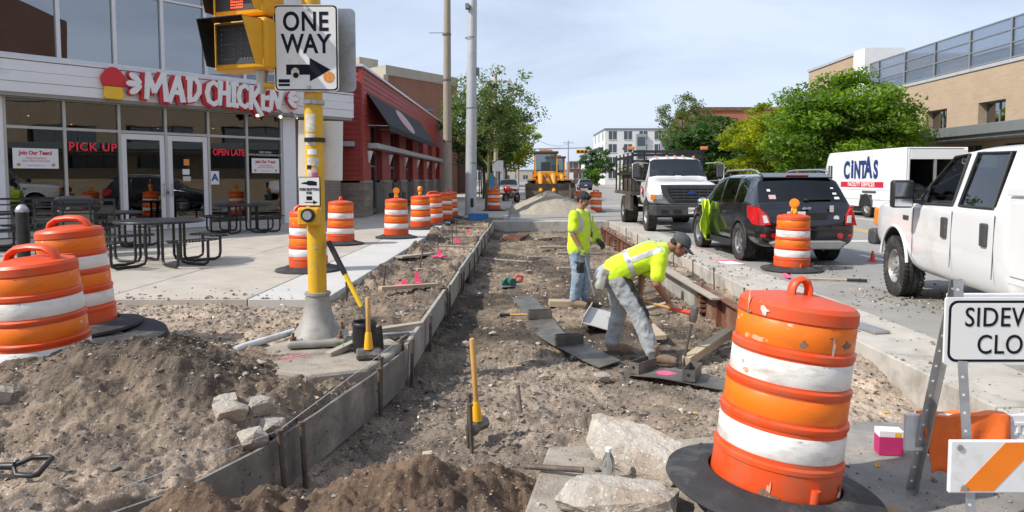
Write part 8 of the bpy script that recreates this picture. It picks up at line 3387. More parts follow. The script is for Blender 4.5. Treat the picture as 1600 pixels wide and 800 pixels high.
sledge('sledgehammer', 'sledgehammer with yellow guard standing on its head beside the shovel', (-1.275, 5.86, 0.055), (R(0), R(0), R(10)), 0.52)
sledge('sledgehammer', 'sledgehammer standing upright in the trench dirt beside two stakes', (-0.31, 5.12, -0.30), (R(-2), R(-3), R(60)), 0.70)
stake(-0.375, 5.0, -0.34, 0.36, 0.016, (0, R(2)), 'rusty round stake beside the upright sledgehammer in the trench', None)
stake(-0.34, 4.88, -0.32, 0.30, 0.016, (0, R(-2)), 'dark short stake beside the upright sledgehammer in the trench', None)
# long-handled shovel leaning on the yellow pole
sv = thing('shovel', 'yellow and black long-handled shovel leaning on the yellow pole', 'shovel', (0, 0, 0))
p0, p1 = Vector((-1.76, 6.46, 1.00)), Vector((-1.37, 6.30, 0.30))
dd = (p1 - p0)
b = MB()
b.tube([p0, p0 + dd * 0.03, p0 + dd * 0.42], [0.024, 0.027, 0.026], 10)
b.build('grip', 'black_plastic', sv, smooth=60)
b = MB()
b.tube([p0 + dd * 0.42, p1 - dd * 0.16], [0.022, 0.022], 10)
b.build('shaft', 'tool_yellow', sv, smooth=60)
b = MB()
b.tube([p1 - dd * 0.17, p1, p1 + Vector((0.05, -0.02, -0.07))], [0.024, 0.021, 0.022], 10)
b.build('socket', 'tool_steel', sv, smooth=60)
b = MB()
vs, fs = [], []
nu, nv = 8, 10
for i in range(nv + 1):
 f = i / nv
 wid = 0.105 * (1.0 if f < 0.6 else math.sqrt(max(0.0, 1 - ((f - 0.6) / 0.42) ** 2)))
 for j in range(nu + 1):
  s_ = 2 * j / nu - 1
  vs.append((s_ * wid, 0.028 * (1 - s_ * s_) * (1 - 0.5 * f), -0.30 * f))
for i in range(nv):
 for j in range(nu):
  a = i * (nu + 1) + j
  fs.append((a, a + 1, a + nu + 2, a + nu + 1))
XB = Matrix.Translation(p1 + Vector((0.045, -0.02, -0.04))) @ Matrix.Rotation(R(-28), 4, 'Z') @ Matrix.Rotation(R(-6), 4, 'Y')
b.add(vs, fs, 0, XB)
bl = b.build('blade', 'tool_steel', sv, smooth=60)
sm = bl.modifiers.new('solid', 'SOLIDIFY')
sm.thickness = 0.005
# black rubber pail-like tamper next to it
t = thing('rubber_pail', 'small black rubber pail standing beside the shovel blade', 'pail', (-1.37, 6.14, 0.05))
b = MB()
b.lathe([(0.085, 0.0), (0.10, 0.01), (0.106, 0.13), (0.10, 0.255), (0.104, 0.262), (0.104, 0.275), (0.095, 0.275), (0.092, 0.255), (0.085, 0.03), (0.0, 0.03)], 24, cap1=False)
b.build('tub', 'black_plastic', t, smooth=40)
b = MB()
b.lathe([(0.105, 0.235), (0.110, 0.24), (0.110, 0.262), (0.105, 0.268)], 24, cap0=False, cap1=False)
b.build('rim', 'black_plastic', t, smooth=40)
# PVC pipe
b = MB()
b.tube([(-2.50, 6.10, 0.075), (-2.46, 6.18, 0.085), (-1.98, 7.25, 0.10)], [0.034, 0.032, 0.032], 14)
tag(b.build('pvc_pipe', 'pvc', smooth=60), 'white plastic pipe lying on the gravel left of the pole base', 'pipe')
# thin rod by the shovel
b = MB()
b.tube([(-1.42, 6.62, 0.075), (-1.08, 6.78, 0.085)], 0.012, 8)
tag(b.build('aluminium_rod', 'galv', smooth=60), 'thin shiny rod beside the shovel blade', 'rod')
# D-handle of a shovel buried in the heap
t = thing('spade_handle', 'black D-shaped spade handle poking out of the dirt heap', 'spade', (-2.42, 3.36, 0.36), 0, None, (0, 0, 0))
zz = zt(-2.42, 3.36)
t.location.z = zz + 0.07
b = MB()
b.tube([(-0.32, -0.02, -0.01), (-0.10, 0.0, 0.0), (-0.05, 0.0, 0.0)], [0.016, 0.017, 0.02], 10)
b.build('shaft', 'black_plastic', t, smooth=60)
b = MB()
b.tube([(-0.06, 0.0, 0.0), (0.0, 0.055, 0.02), (0.08, 0.065, 0.02), (0.10, 0.055, 0.02), (0.10, -0.055, -0.02), (0.08, -0.065, -0.02), (0.0, -0.055, -0.02)], 0.013, 8, closed=True)
b.build('grip', 'black_plastic', t, smooth=60)
# circular saw
t = thing('circular_saw', 'green and black circular saw lying on the trench floor', 'saw', (-0.16, 12.5, -0.34), R(20))
b = MB()
b.bx(-0.20, 0.20, -0.12, 0.12, 0.0, 0.012)
b.build('shoe', 'galv', t)
b = MB()
b.lathe([(0.13, -0.025), (0.135, 0.0), (0.13, 0.025)], 24, a0=0, a1=PI, X=Matrix.Translation((-0.02, 0.03, 0.02)) @ Matrix.Rotation(R(90), 4, 'X'))
b.tube([(-0.02, 0.005, 0.02), (-0.02, 0.055, 0.02)], 0.125, 24)
b.build('blade_guard', 'saw_teal', t, smooth=40)
b = MB()
b.tube([(0.0, -0.14, 0.09), (0.0, 0.0, 0.09)], 0.065, 16)
b.build('motor', 'saw_teal', t, smooth=40)
b = MB()
b.tube([(0.06, -0.02, 0.12), (0.12, -0.02, 0.19), (0.22, -0.02, 0.16), (0.20, -0.02, 0.08), (0.08, -0.02, 0.06)], 0.022, 8)
b.build('handle', 'grip_red', t, smooth=60)
# club hammer lying left of the steel form
t = thing('lying_hammer', 'hammer with wooden handle and black grip lying by the curved steel form', 'hammer', (-0.08, 9.70, -0.335), R(3))
b = MB()
b.tube([(-0.06, 0, 0.02), (0.20, 0, 0.02)], 0.017, 10)
b.build('handle', 'handle_wood', t, smooth=60)
b = MB()
b.tube([(-0.20, 0, 0.02), (-0.06, 0, 0.02)], 0.022, 10)
b.build('grip', 'black_plastic', t, smooth=60)
# rake / tool on the road
t = thing('long_tool', 'long wooden tool with black grip lying on the road by the pickup wheel', 'tool', (4.9, 10.75, 0.02), R(-22))
b = MB()
b.tube([(-0.45, 0, 0.0), (0.12, 0, 0.01)], 0.015, 8)
b.build('shaft', 'wood', t, smooth=60)
b = MB()
b.tube([(0.12, 0, 0.01), (0.40, 0, 0.012)], 0.024, 10)
b.build('grip', 'black_plastic', t, smooth=60)
b = MB()
b.bx(-0.165, 0.165, -0.23, 0.23, 0.003, 0.005)
tag(b.build('paper_sheet', 'paper', loc=(3.95, 13.1, 0.0), rot=(0, 0, R(15))), 'white paper sheet lying on the road slab', 'paper')
b = MB()
b.bx(-0.09, 0.09, -0.35, 0.35, 0.003, 0.03)
tag(b.build('level', 'galv', loc=(3.62, 7.4, 0.004), rot=(0, 0, R(10)), bevel=0.004), 'long metal spirit level lying on the road slab edge', 'level')
rr = random.Random(77)
b = MB()
for (cx, cy, l, w, a) in ((4.35, 11.4, 0.6, 0.06, 1.2), (4.3, 13.6, 0.7, 0.05, 0.2), (4.2, 15.6, 0.5, 0.05, -0.3)):
 b.prism([(cx + l * math.cos(q) * rr.uniform(0.5, 1) * math.cos(a) - w * math.sin(q) * math.sin(a), cy + l * math.cos(q) * rr.uniform(0.5, 1) * math.sin(a) + w * math.sin(q) * math.cos(a)) for q in [2 * PI * j / 20 for j in range(20)]], -0.002, 0.003)
kind(b.build('spray_mark', 'paint_pink', road), 'stuff')
b = MB()
rc = thing('marker_cone', 'tiny red marker cone on the road between the black car and the pickup', 'cone', (6.75, 13.4, 0))
b.lathe([(0.09, 0.0), (0.09, 0.015), (0.05, 0.02), (0.015, 0.20), (0.0, 0.20)], 14, cap1=False)
b.build('cone', 'grip_red', rc, smooth=40)

# ------------------------------------------------------------------ broken concrete
def chunk(name, label, loc, dims, rot, seed, mat='broken_concrete', parent=None, cat='concrete chunk', pw=0.72):
 bm = jitter_rock(seed, nsub=2, rough=0.22, flat=(1, 1, 1))
 for v in bm.verts:
  # square the hull up so that it reads as a slab fragment
  for k in range(3):
   s_ = 1 if v.co[k] > 0 else -1
   v.co[k] = s_ * abs(v.co[k] * 2) ** pw / 2
 bmesh.ops.convex_hull(bm, input=bm.verts)
 bmesh.ops.triangulate(bm, faces=bm.faces)
 me = bpy.data.meshes.new(name)
 bm.to_mesh(me)
 bm.free()
 me.materials.append(M[mat])
 o = bpy.data.objects.new(name, me)
 COL.objects.link(o)
 o.location = loc
 o.rotation_euler = rot
 me.transform(Matrix.Diagonal((dims[0], dims[1], dims[2], 1)))
 sd = o.modifiers.new('sub', 'SUBSURF')
 sd.subdivision_type = 'SIMPLE'
 sd.levels = sd.render_levels = 4 if max(dims) > 0.4 else 3
 tx = bpy.data.textures.new(name, 'CLOUDS')
 tx.noise_scale = 0.07 if max(dims) > 0.4 else 0.05
 tx.noise_depth = 4
 dm = o.modifiers.new('rough', 'DISPLACE')
 dm.texture = tx
 dm.strength = 0.026 if max(dims) > 0.4 else 0.016
 dm.texture_coords = 'LOCAL'
 if label:
  tag(o, label, cat)
 return o


chunk('concrete_chunk', 'long pale broken concrete slab leaning behind the drum base', (0.70, 3.82, 0.065), (0.82, 0.38, 0.18), (R(18), R(10), R(-38)), 931, 'slab_rubble', pw=0.62)
chunk('concrete_chunk', 'big muddy broken concrete lump in front of the plastic bottle', (0.46, 3.33, 0.035), (0.68, 0.38, 0.20), (R(-12), R(3), R(-8)), 937, 'slab_rubble', pw=0.62)
chunk('concrete_chunk', 'small pale concrete bit under the rubber drum base', (0.93, 3.22, 0.0), (0.14, 0.12, 0.10), (0, 0, 0.5), 907)
for (x, y, dx, rz, lb, sd_) in [(-1.72, 4.10, 0.19, 0.2, 'squarish pale stone in the rubble beside the curved form', 911), (-1.60, 4.24, 0.17, 0.9, 'upright pale stone in the rubble beside the curved form', 912),
        (-1.50, 4.18, 0.18, 1.5, 'long pale stone in the rubble touching the curved form', 913), (-1.56, 4.02, 0.20, 2.2, 'low pale stone at the front of the rubble by the curved form', 914),
        (-1.80, 4.26, 0.18, 2.8, 'flat pale stone on top of the rubble by the curved form', 915), (-3.05, 4.05, 0.15, 0.4, 'flat pale concrete flake high on the dirt heap', 916)]:
 chunk('rubble_stone', lb, (x, y, zt(x, y) + 0.03), (dx * 1.2, dx * 0.95, dx * 0.75), (0.2, 0.1, rz), sd_, cat='stone')
for (x, y, dx, rz, lb, sd_) in [(0.80, 6.70, 0.19, 0.3, 'flat grey slab bit before the curved steel form', 921), (0.56, 7.2, 0.07, 0.3, 'black lump on the curved steel form', 922), (1.85, 6.85, 0.16, 0.5, 'white plaster lump beside the last steel bracket', 923),
        (0.25, 6.75, 0.15, 0.9, 'pale stone on the trench floor left of the grey slab bit', 924), (-0.62, 8.05, 0.16, 0.2, 'grey paving block at the foot of the first form board', 925), (0.18, 14.4, 0.2, 0.6, 'pale block on the trench floor behind the saw', 926)]:
 chunk('rubble_stone', lb, (x, y, zt(x, y) + 0.04), (dx, dx * 0.7, dx * 0.5), (0.1, 0.1, rz), sd_, 'asphalt_lump' if sd_ == 922 else 'broken_concrete', cat='stone') if sd_ != 922 else chunk('rubble_stone', lb, (x, y, -0.28), (dx, dx * 0.9, dx * 0.8), (0.1, 0.1, rz), sd_, 'rubber', cat='stone')
# plastic bottle between the lumps
t = thing('plastic_bottle', 'clear plastic bottle standing between two broken concrete lumps', 'bottle', (0.47, 3.64, -0.05))
b = MB()
b.lathe([(0.034, 0.0), (0.036, 0.02), (0.035, 0.12), (0.030, 0.15), (0.015, 0.18), (0.014, 0.19)], 16)
b.build('body', 'plastic_clear', t, smooth=40)
b = MB()
b.tube([(0, 0, 0.19), (0, 0, 0.21)], 0.017, 12)
b.build('cap', 'sign_white', t)
b = MB()
b.tube([(0.03, 3.78, -0.0), (0.34, 3.66, 0.03)], 0.016, 10)
tag(b.build('iron_bar', 'iron_stake', smooth=60), 'thick iron bar end sticking out beside the muddy concrete lump', 'bar')

# ------------------------------------------------------------------ barricade with SIDEWALK CLOSED sign
bar = thing('barricade', 'folding A-frame barricade with white boards and SIDEWALK CLOSED sign', 'barricade', (0.10, 0, 0))
for x_ in (1.955, 2.98):
 for (nm, pa_, pb_) in (('rear_leg', (x_ - 0.035, 3.55, -0.03), (x_ + 0.02, 3.33, 1.10)), ('front_leg', (x_ - 0.02, 3.07, -0.03), (x_ + 0.02, 3.31, 1.10))):
  b = MB()
  pa_, pb_ = Vector(pa_), Vector(pb_)
  b.beam(pa_, pb_, 0.044, 0.004, up=(0, 1, 0.2))
  off = Vector((0.020, 0.02 if nm == 'front_leg' else -0.02, 0))
  b.beam(pa_ + off, pb_ + off, 0.004, 0.040, up=(0, 1, 0.2))
  lg = b.build(nm, 'galv', bar)
  b = MB()
  for k in range(14):
   p = pa_.lerp(pb_, 0.05 + 0.07 * k)
   b.cyl(p + Vector((-0.004, -0.003, 0)), p + Vector((-0.004, 0.003, 0)), 0.007, n=8)
  kind(b.build('punched_hole', 'sign_white', lg), 'stuff')
fy = lambda z: 3.07 + 0.24 * (z + 0.03) / 1.13
b = MB()
b.bx(1.835, 3.10, fy(0.28) - 0.045, fy(0.28) - 0.022, 0.163, 0.405)
fbd = b.build('front_board', 'board_white', bar, bevel=0.006)
xx = 1.88
k = 0
while xx < 3.0:
 b = MB()
 X = Matrix.Translation((0, fy(0.28) - 0.0455, 0)) @ XR
 b.prism([(xx, 0.175), (xx + 0.155, 0.175), (xx + 0.355, 0.397), (xx + 0.20, 0.397)], 0.0, 0.0012, X=X)
 b.build('stripe', 'stripe_orange', fbd)
 xx += 0.42
for (x_, z_) in ((1.875, 0.375), (1.90, 0.19)):
 b = MB()
 b.cyl((x_, fy(0.28) - 0.046, z_), (x_, fy(0.28) - 0.052, z_), 0.014, n=10)
 b.build('bolt', 'galv', fbd)
b = MB()
b.bx(1.86, 3.08, 3.50, 3.525, 0.195, 0.385)
rbd = b.build('rear_board', 'board_white', bar, bevel=0.006)
b = MB()
for i in range(8):
 for j in range(3):
  x_, z_ = 2.10 + 0.115 * i + (0.05 if j % 2 else 0), 0.235 + 0.052 * j
  b.box((x_, 3.498, z_), (0.085, 0.008, 0.014))
  b.box((x_ + 0.05, 3.498, z_ + 0.026), (0.014, 0.008, 0.04))
kind(b.build('embossed_rib', 'board_white', rbd), 'stuff')
b = MB()
b.bx(1.99, 3.0, 3.405, 3.425, 0.80, 1.02)
b.build('rear_upper_board', 'board_white', bar, bevel=0.006)
cs = thing('closed_sign', 'white SIDEWALK CLOSED sign with black border on the folding barricade', 'sign', (2.325, fy(0.87) - 0.03, 0.872), 0)
b = MB()
b.prism(rounded(0.70, 0.315, 0.012), -0.012, 0.0, X=XR)
b.build('plate', 'sign_white', cs)
b = MB()
b.prism(rounded(0.672, 0.288, 0.04), 0.0005, 0.0015, X=XR)
b.build('border', 'sign_black', cs)
b = MB()
b.prism(rounded(0.648, 0.264, 0.032), 0.002, 0.0028, X=XR)
b.build('face', 'sign_white', cs)
lettering('SIDEWALK', 'sign_black', 0.128, cs, (0.0, -0.004, 0.062), ext=0.001, sx=0.82, off=0.0005, space=1.06)
lettering('CLOSED', 'sign_black', 0.128, cs, (0.0, -0.004, -0.066), ext=0.001, sx=0.82, off=0.0005, space=1.06)
# orange cloth over the rear board
t = thing('orange_vest', 'orange safety vest slung over the rear board of the barricade', 'vest', (0.08, 0, 0))
nu, nv = 26, 22
vs, fs = [], []
for i in range(nv + 1):
 f = i / nv
 for j in range(nu + 1):
  s_ = j / nu
  x = 1.95 + 0.44 * s_ + 0.03 * math.sin(9 * s_) * f
  if f < 0.42:
   z = 0.395 - 0.23 * (1 - f / 0.42)
   y = 3.535
  else:
   g = (f - 0.42) / 0.58
   wd = 0.30 if s_ < 0.45 else 0.16 + 0.10 * (1 - min(1, (s_ - 0.45) / 0.2))
   z = 0.395 - wd * g
   x = x - 0.02 * g * math.sin(6 * s_) + (0.05 * g if s_ < 0.4 else 0)
   y = 3.49 - 0.018 * g * (1 + math.sin(22 * s_ + 3 * g))
  vs.append((x, y, z + 0.004 * math.sin(17 * s_)))
for i in range(nv):
 for j in range(nu):
  a = i * (nu + 1) + j
  fs.append((a, a + 1, a + nu + 2, a + nu + 1))
b = MB()
b.add(vs, fs)
o = b.build('cloth', 'cloth_orange', t, smooth=60)
so = o.modifiers.new('solid', 'SOLIDIFY')
so.thickness = 0.004
# carton
t = thing('carton', 'small pink and white carton on the asphalt beside the barricade', 'carton', (2.17, 4.05, -0.032), R(-8))
t.scale = (0.85, 0.85, 0.85)
b = MB()
b.bx(-0.08, 0.08, -0.05, 0.05, 0, 0.125)
b.build('lower_half', 'carton_pink', t, bevel=0.003)
b = MB()
b.bx(-0.08, 0.08, -0.05, 0.05, 0.1255, 0.17)
b.build('upper_half', 'carton_white', t, bevel=0.003)
b = MB()
b.bx(0.02, 0.06, -0.052, -0.0505, 0.13, 0.16)
b.build('printed_patch', 'yellow_letter', t)
rr = random.Random(33)
for k in range(16):
 x, y = rr.uniform(0.2, 3.1), rr.choice([rr.uniform(3.0, 4.2), rr.uniform(4.5, 8.0)])
 z = (-0.018 if x < 1.75 else -0.032) if y < 4.25 else zt(x, y) + 0.012
 b = MB()
 s_ = rr.uniform(0.015, 0.035)
 b.add([(-s_, 0, 0.004), (0, -s_ * 0.6, 0), (s_, 0, 0.006), (0, s_ * 0.6, 0.001)], [(0, 1, 2, 3)])
 o = b.build('fallen_leaf', 'leaf_litter', loc=(x, y, z + 0.004), rot=(rr.uniform(-.3, .3), rr.uniform(-.3, .3), rr.uniform(0, 6)))
 tag(o, 'small dry orange leaf fallen on the ground', 'leaf', 'fallen leaves on the ground')
b = MB()
b.box((0, 0, 0), (0.09, 0.16, 0.01))
tag(b.build('cardboard_scrap', 'cardboard', loc=(1.78, 3.22, -0.01), rot=(R(8), R(4), R(10))), 'small brown cardboard scrap by the barricade foot', 'cardboard')
# ------------------------------------------------------------------ people
def flesh(name, mb, mat, parent, voxel=0.01, sm=4, wr=0.0, wscale=0.09, mats=None):
 """fuse overlapping closed shapes into one continuous skin"""
 o = mb.build(name, mat)
 r = o.modifiers.new('fuse', 'REMESH')
 r.mode = 'VOXEL'
 r.voxel_size = voxel
 s = o.modifiers.new('smooth', 'SMOOTH')
 s.factor = 0.5
 s.iterations = sm
 if wr:
  tx = bpy.data.textures.new(name, 'CLOUDS')
  tx.noise_scale = wscale
  tx.noise_depth = 3
  d = o.modifiers.new('folds', 'DISPLACE')
  d.texture = tx
  d.texture_coords = 'LOCAL'
  d.strength = wr
  d.mid_level = 0.5
 bpy.context.view_layer.update()
 apply_mods(o)
 o.data.polygons.foreach_set('use_smooth', [True] * len(o.data.polygons))
 o.parent = parent
 return o


def limb(mb, pts, rad, n=14):
 P, Rr = [], []
 V_ = [Vector(p) for p in pts]
 for i in range(len(V_) - 1):
  for k in range(4):
   f = k / 4
   P.append(V_[i].lerp(V_[i + 1], f))
   Rr.append(rad[i] + (rad[i + 1] - rad[i]) * f)
 P.append(V_[-1])
 Rr.append(rad[-1])
 mb.tube(P, Rr, n)
 for p, r in zip(V_, rad):
  mb.ell(p, r * 0.99, nu=12, nv=8)


def hand(mb, wrist, fdir, pnorm, grow=0.0, curl=1.0, side=1):
 """palm, four curled fingers of unequal length and a thumb off the side of the palm"""
 w = Vector(wrist)
 f = Vector(fdir).normalized()
 n = Vector(pnorm)
 n = (n - f * n.dot(f)).normalized()
 s = f.cross(n).normalized() * side
 g = grow
 for a in (-0.028, -0.009, 0.010, 0.028):
  mb.tube([w + f * 0.005 + s * a * 0.7, w + f * 0.05 + s * a, w + f * 0.088 + s * a], [0.017 + g, 0.016 + g, 0.0125 + g], 8)
 for k, (a, L) in enumerate(((-0.031, 0.068), (-0.0105, 0.08), (0.0105, 0.076), (0.031, 0.060))):
  p0 = w + f * 0.085 + s * a
  c1 = curl
  p1 = p0 + (f * math.cos(0.6 * c1) + n * math.sin(0.6 * c1)) * L * 0.46
  p2 = p1 + (f * math.cos(1.9 * c1) + n * math.sin(1.9 * c1)) * L * 0.34
  p3 = p2 + (f * math.cos(2.7 * c1) + n * math.sin(2.7 * c1)) * L * 0.28
  mb.tube([p0, p1, p2, p3], [0.0105 + g, 0.0098 + g, 0.0092 + g, 0.0075 + g], 8)
 t0 = w + f * 0.03 - s * 0.032
 t1 = t0 + (f * 0.6 - s * 0.6 + n * 0.5).normalized() * 0.036
 t2 = t1 + (f * 0.75 + n * 0.8).normalized() * 0.030
 mb.tube([t0, t1, t2], [0.014 + g, 0.0115 + g, 0.009 + g], 8)


def head_shapes(mb, H):
 """skull, jaw, nose, brow, ears in the frame H (y forward, z up, origin at skull centre)"""
 def e(c, r):
  mb.ell(c, r, nu=16, nv=12, X=H)
 e((0, -0.010, 0.030), (0.076, 0.096, 0.088))
 e((0, 0.022, -0.035), (0.060, 0.072, 0.078))
 e((0, 0.048, -0.085), (0.036, 0.040, 0.032))
 e((0, 0.082, 0.012), (0.050, 0.018, 0.014))
 e((0, 0.094, -0.012), (0.011, 0.014, 0.026))
 e((0, 0.106, -0.028), (0.016, 0.015, 0.012))
 e((0, 0.086, -0.058), (0.025, 0.012, 0.010))
 e((0, 0.083, -0.070), (0.022, 0.012, 0.009))
 for sx in (-1, 1):
  e((sx * 0.078, -0.004, -0.016), (0.009, 0.020, 0.032))
  e((sx * 0.042, 0.060, -0.022), (0.022, 0.024, 0.022))


def face_bits(H, parent, skin):
 for sx in (-1, 1):
  q = MB()
  q.ell((sx * 0.030, 0.080, -0.003), (0.013, 0.009, 0.007), nu=10, nv=8, X=H)
  ey = q.build('eye', 'sign_white', parent, smooth=60)
  q = MB()
  q.ell((sx * 0.030, 0.0855, -0.004), (0.0055, 0.0045, 0.0055), nu=8, nv=6, X=H)
  q.build('iris', 'hair_black', ey, smooth=60)
  q = MB()
  q.tube([(sx * 0.014, 0.096, 0.016), (sx * 0.032, 0.094, 0.022), (sx * 0.050, 0.080, 0.016)], [0.003, 0.0045, 0.003], 6, X=H)
  q.build('eyebrow', 'hair_black', parent)
 q = MB()
 q.tube([(-0.022, 0.090, -0.064), (0, 0.098, -0.063), (0.022, 0.090, -0.064)], [0.002, 0.0035, 0.002], 6, X=H)
 q.build('lips', 'lip', parent)


mk('lip', (0.22, 0.085, 0.065), 0.5, var=0.1)


def tape(shirt, p, n, w, parent, keep=None, off=0.004, mat='tape_silver', nm='reflective_tape'):
 """strip of the shirt's own surface between two planes, lifted off it a little"""
 bm = bmesh.new()
 bm.from_mesh(shirt.data)
 p, n = Vector(p), Vector(n).normalized()
 for s in (-1, 1):
  geo = bm.verts[:] + bm.edges[:] + bm.faces[:]
  bmesh.ops.bisect_plane(bm, geom=geo, plane_co=p + n * (s * w / 2), plane_no=n * s, clear_outer=True)
 if keep:
  for (kp, kn) in keep:
   geo = bm.verts[:] + bm.edges[:] + bm.faces[:]
   bmesh.ops.bisect_plane(bm, geom=geo, plane_co=Vector(kp), plane_no=Vector(kn), clear_outer=True)
 bm.normal_update()
 for v in bm.verts:
  v.co += v.normal * off
 me = bpy.data.meshes.new(nm)
 bm.to_mesh(me)
 bm.free()
 me.materials.append(M[mat])
 me.polygons.foreach_set('use_smooth', [True] * len(me.polygons))
 o = bpy.data.objects.new(nm, me)
 COL.objects.link(o)
 o.parent = parent
 return o


def boot(mb, sole, ank, fwd, L=0.25):
 a = Vector(ank)
 f = Vector(fwd).normalized()
 g = Vector((a.x, a.y, 0.0))
 mb.tube([a + Vector((0, 0, 0.11)), a + Vector((0, 0, 0.02)), g + Vector((0, 0, 0.06)) - f * 0.02], [0.064, 0.060, 0.054], 14)
 mb.tube([g - f * 0.045 + Vector((0, 0, 0.058)), g + f * 0.04 + Vector((0, 0, 0.068)), g + f * L * 0.62 + Vector((0, 0, 0.056)), g + f * (L * 0.92) + Vector((0, 0, 0.046))], [0.050, 0.057, 0.056, 0.042], 14)
 ang = math.atan2(f.y, f.x)
 out = []
 for k in range(20):
  t = 2 * PI * k / 20
  x = 0.085 + 0.170 * math.cos(t)
  y = 0.058 * math.sin(t) * (1.06 if math.cos(t) > 0 else 0.9)
  out.append((g.x + x * math.cos(ang) - y * math.sin(ang), g.y + x * math.sin(ang) + y * math.cos(ang)))
 sole.prism(out, 0.0, 0.026)


def person(label, loc, rz, J, kit):
 t = thing('person', label, 'person', loc, rz)
 H = J['head']
 # --- body: one skin from head to hands and feet
 b = MB()
 head_shapes(b, H)
 limb(b, [J['neck'], J['skull']], [0.056, 0.054])
 limb(b, [J['pelvis'], J['waist'], J['chest'], J['neck']], [0.130, 0.122, 0.135, 0.060])
 for s in ('r', 'l'):
  limb(b, [J['sh_' + s], J['el_' + s], J['wr_' + s]], [0.056, 0.044, 0.030])
  limb(b, [J['chest'], J['sh_' + s]], [0.09, 0.056])
  limb(b, [J['hip_' + s], J['kn_' + s], J['an_' + s]], [0.082, 0.058, 0.042])
  hd = J['hand_' + s]
  hand(b, J['wr_' + s], hd[0], hd[1], 0.0, hd[2], hd[3])
 body = flesh('body', b, kit['skin'], t, 0.0065, 3)
 face_bits(H, t, kit['skin'])
 # --- shirt
 b = MB()
 ch, wa, pe, nk = (Vector(J[k]) for k in ('chest', 'waist', 'pelvis', 'neck'))
 sx = Vector((1, 0, 0))
 spine = (nk - pe).normalized()
 for s in (-1, 1):
  limb(b, [pe.lerp(wa, kit['hem']) + sx * s * 0.075, wa + sx * s * 0.075, ch + sx * s * 0.085, ch.lerp(nk, 0.55) + sx * s * 0.07], [0.150, 0.142, 0.142, 0.088])
 limb(b, [pe.lerp(wa, kit['hem']), wa, ch, nk.lerp(ch, 0.12)], [0.152, 0.145, 0.150, 0.074])
 for s in ('r', 'l'):
  a, e = Vector(J['sh_' + s]), Vector(J['el_' + s])
  limb(b, [ch.lerp(nk, 0.5), a, a.lerp(e, 0.45), a.lerp(e, kit['slv'])], [0.085, 0.082, 0.078, 0.080])
 shirt = flesh('shirt', b, 'hi_vis', t, 0.011, 6, 0.022, 0.10)
 for (p, n, w, keep) in kit['tape']:
  tape(shirt, p, n, w, shirt, keep)
 # --- trousers
 b = MB()
 limb(b, [pe + sx * 0.045, pe + sx * 0.045 - spine * 0.10], [0.128, 0.120])
 limb(b, [pe - sx * 0.045, pe - sx * 0.045 - spine * 0.10], [0.128, 0.120])
 limb(b, [pe, wa.lerp(pe, 0.4)], [0.135, 0.130])
 for s in ('r', 'l'):
  hp, kn, an = (Vector(J[q + s]) for q in ('hip_', 'kn_', 'an_'))
  limb(b, [hp, hp.lerp(kn, 0.5), kn, kn.lerp(an, 0.5), an.lerp(kn, 0.10)], [0.118, 0.106, 0.090, 0.084, 0.078], 16)
 jeans = flesh('jeans', b, kit['denim'], t, 0.010, 5, 0.034, 0.075)
 # --- boots
 for s in ('r', 'l'):
  b, so = MB(), MB()
  boot(b, so, J['an_' + s], J['toe_' + s])
  bt = flesh('boot', b, 'boot_tan', t, 0.008, 4, 0.006, 0.05)
  so.build('sole', 'boot_sole', bt, bevel=0.006)
 return t, shirt, jeans


def frame(org, pitch, yaw=0.0, roll=0.0):
 return Matrix.Translation(org) @ Matrix.Rotation(yaw, 4, 'Z') @ Matrix.Rotation(-pitch, 4, 'X') @ Matrix.Rotation(roll, 4, 'Y')


# standing worker with rod
J1 = dict(pelvis=(0, 0, 0.93), waist=(0, 0.01, 1.08), chest=(0, 0.01, 1.29), neck=(0, 0.02, 1.465), skull=(0, 0.065, 1.57), head=frame((0, 0.075, 1.625), R(32), R(-6)),
   sh_r=(0.195, 0.0, 1.40), el_r=(0.245, 0.01, 1.115), wr_r=(0.215, 0.13, 0.895), sh_l=(-0.195, 0.02, 1.40), el_l=(-0.25, 0.06, 1.13), wr_l=(-0.20, 0.26, 0.98),
   hip_r=(0.095, 0.0, 0.88), kn_r=(0.115, 0.035, 0.49), an_r=(0.12, -0.02, 0.09), hip_l=(-0.095, 0.0, 0.88), kn_l=(-0.10, 0.06, 0.49), an_l=(-0.11, 0.05, 0.09), toe_r=(0.15, 1, 0), toe_l=(-0.1, 1, 0),
   hand_r=((0, 0.30, -1), (-0.6, 0.5, 0), 1.0, -1), hand_l=((0.1, 0.65, -0.7), (0.9, 0.0, -0.2), 0.75, 1))
K1 = dict(skin='skin_tan', hem=-0.35, slv=0.72, denim='denim',
   tape=[((0, 0, 1.13), (0, 0.05, 1), 0.055, [((0.17, 0, 0), (1, 0, 0.15)), ((-0.17, 0, 0), (-1, 0, 0.15))]), ((0, 0, 1.225), (0.25, 0.0, 1), 0.05, [((0.165, 0, 0), (-1, 0, 0))]), ((0, 0, 1.225), (-0.25, 0.0, 1), 0.05, [((-0.165, 0, 0), (1, 0, 0))]),
    ((0.105, 0, 0), (1, 0, -0.05), 0.05, [((0, 0, 1.16), (0, 0, -1))]), ((-0.105, 0, 0), (1, 0, 0.05), 0.05, [((0, 0, 1.16), (0, 0, -1))])])
w1, shirt1, jeans1 = person('standing worker in yellow hi-vis shirt and ripped blue jeans holding an iron rod', (0.90, 10.68, -0.37), R(-118), J1, K1)
H1 = J1['head']
b = MB()
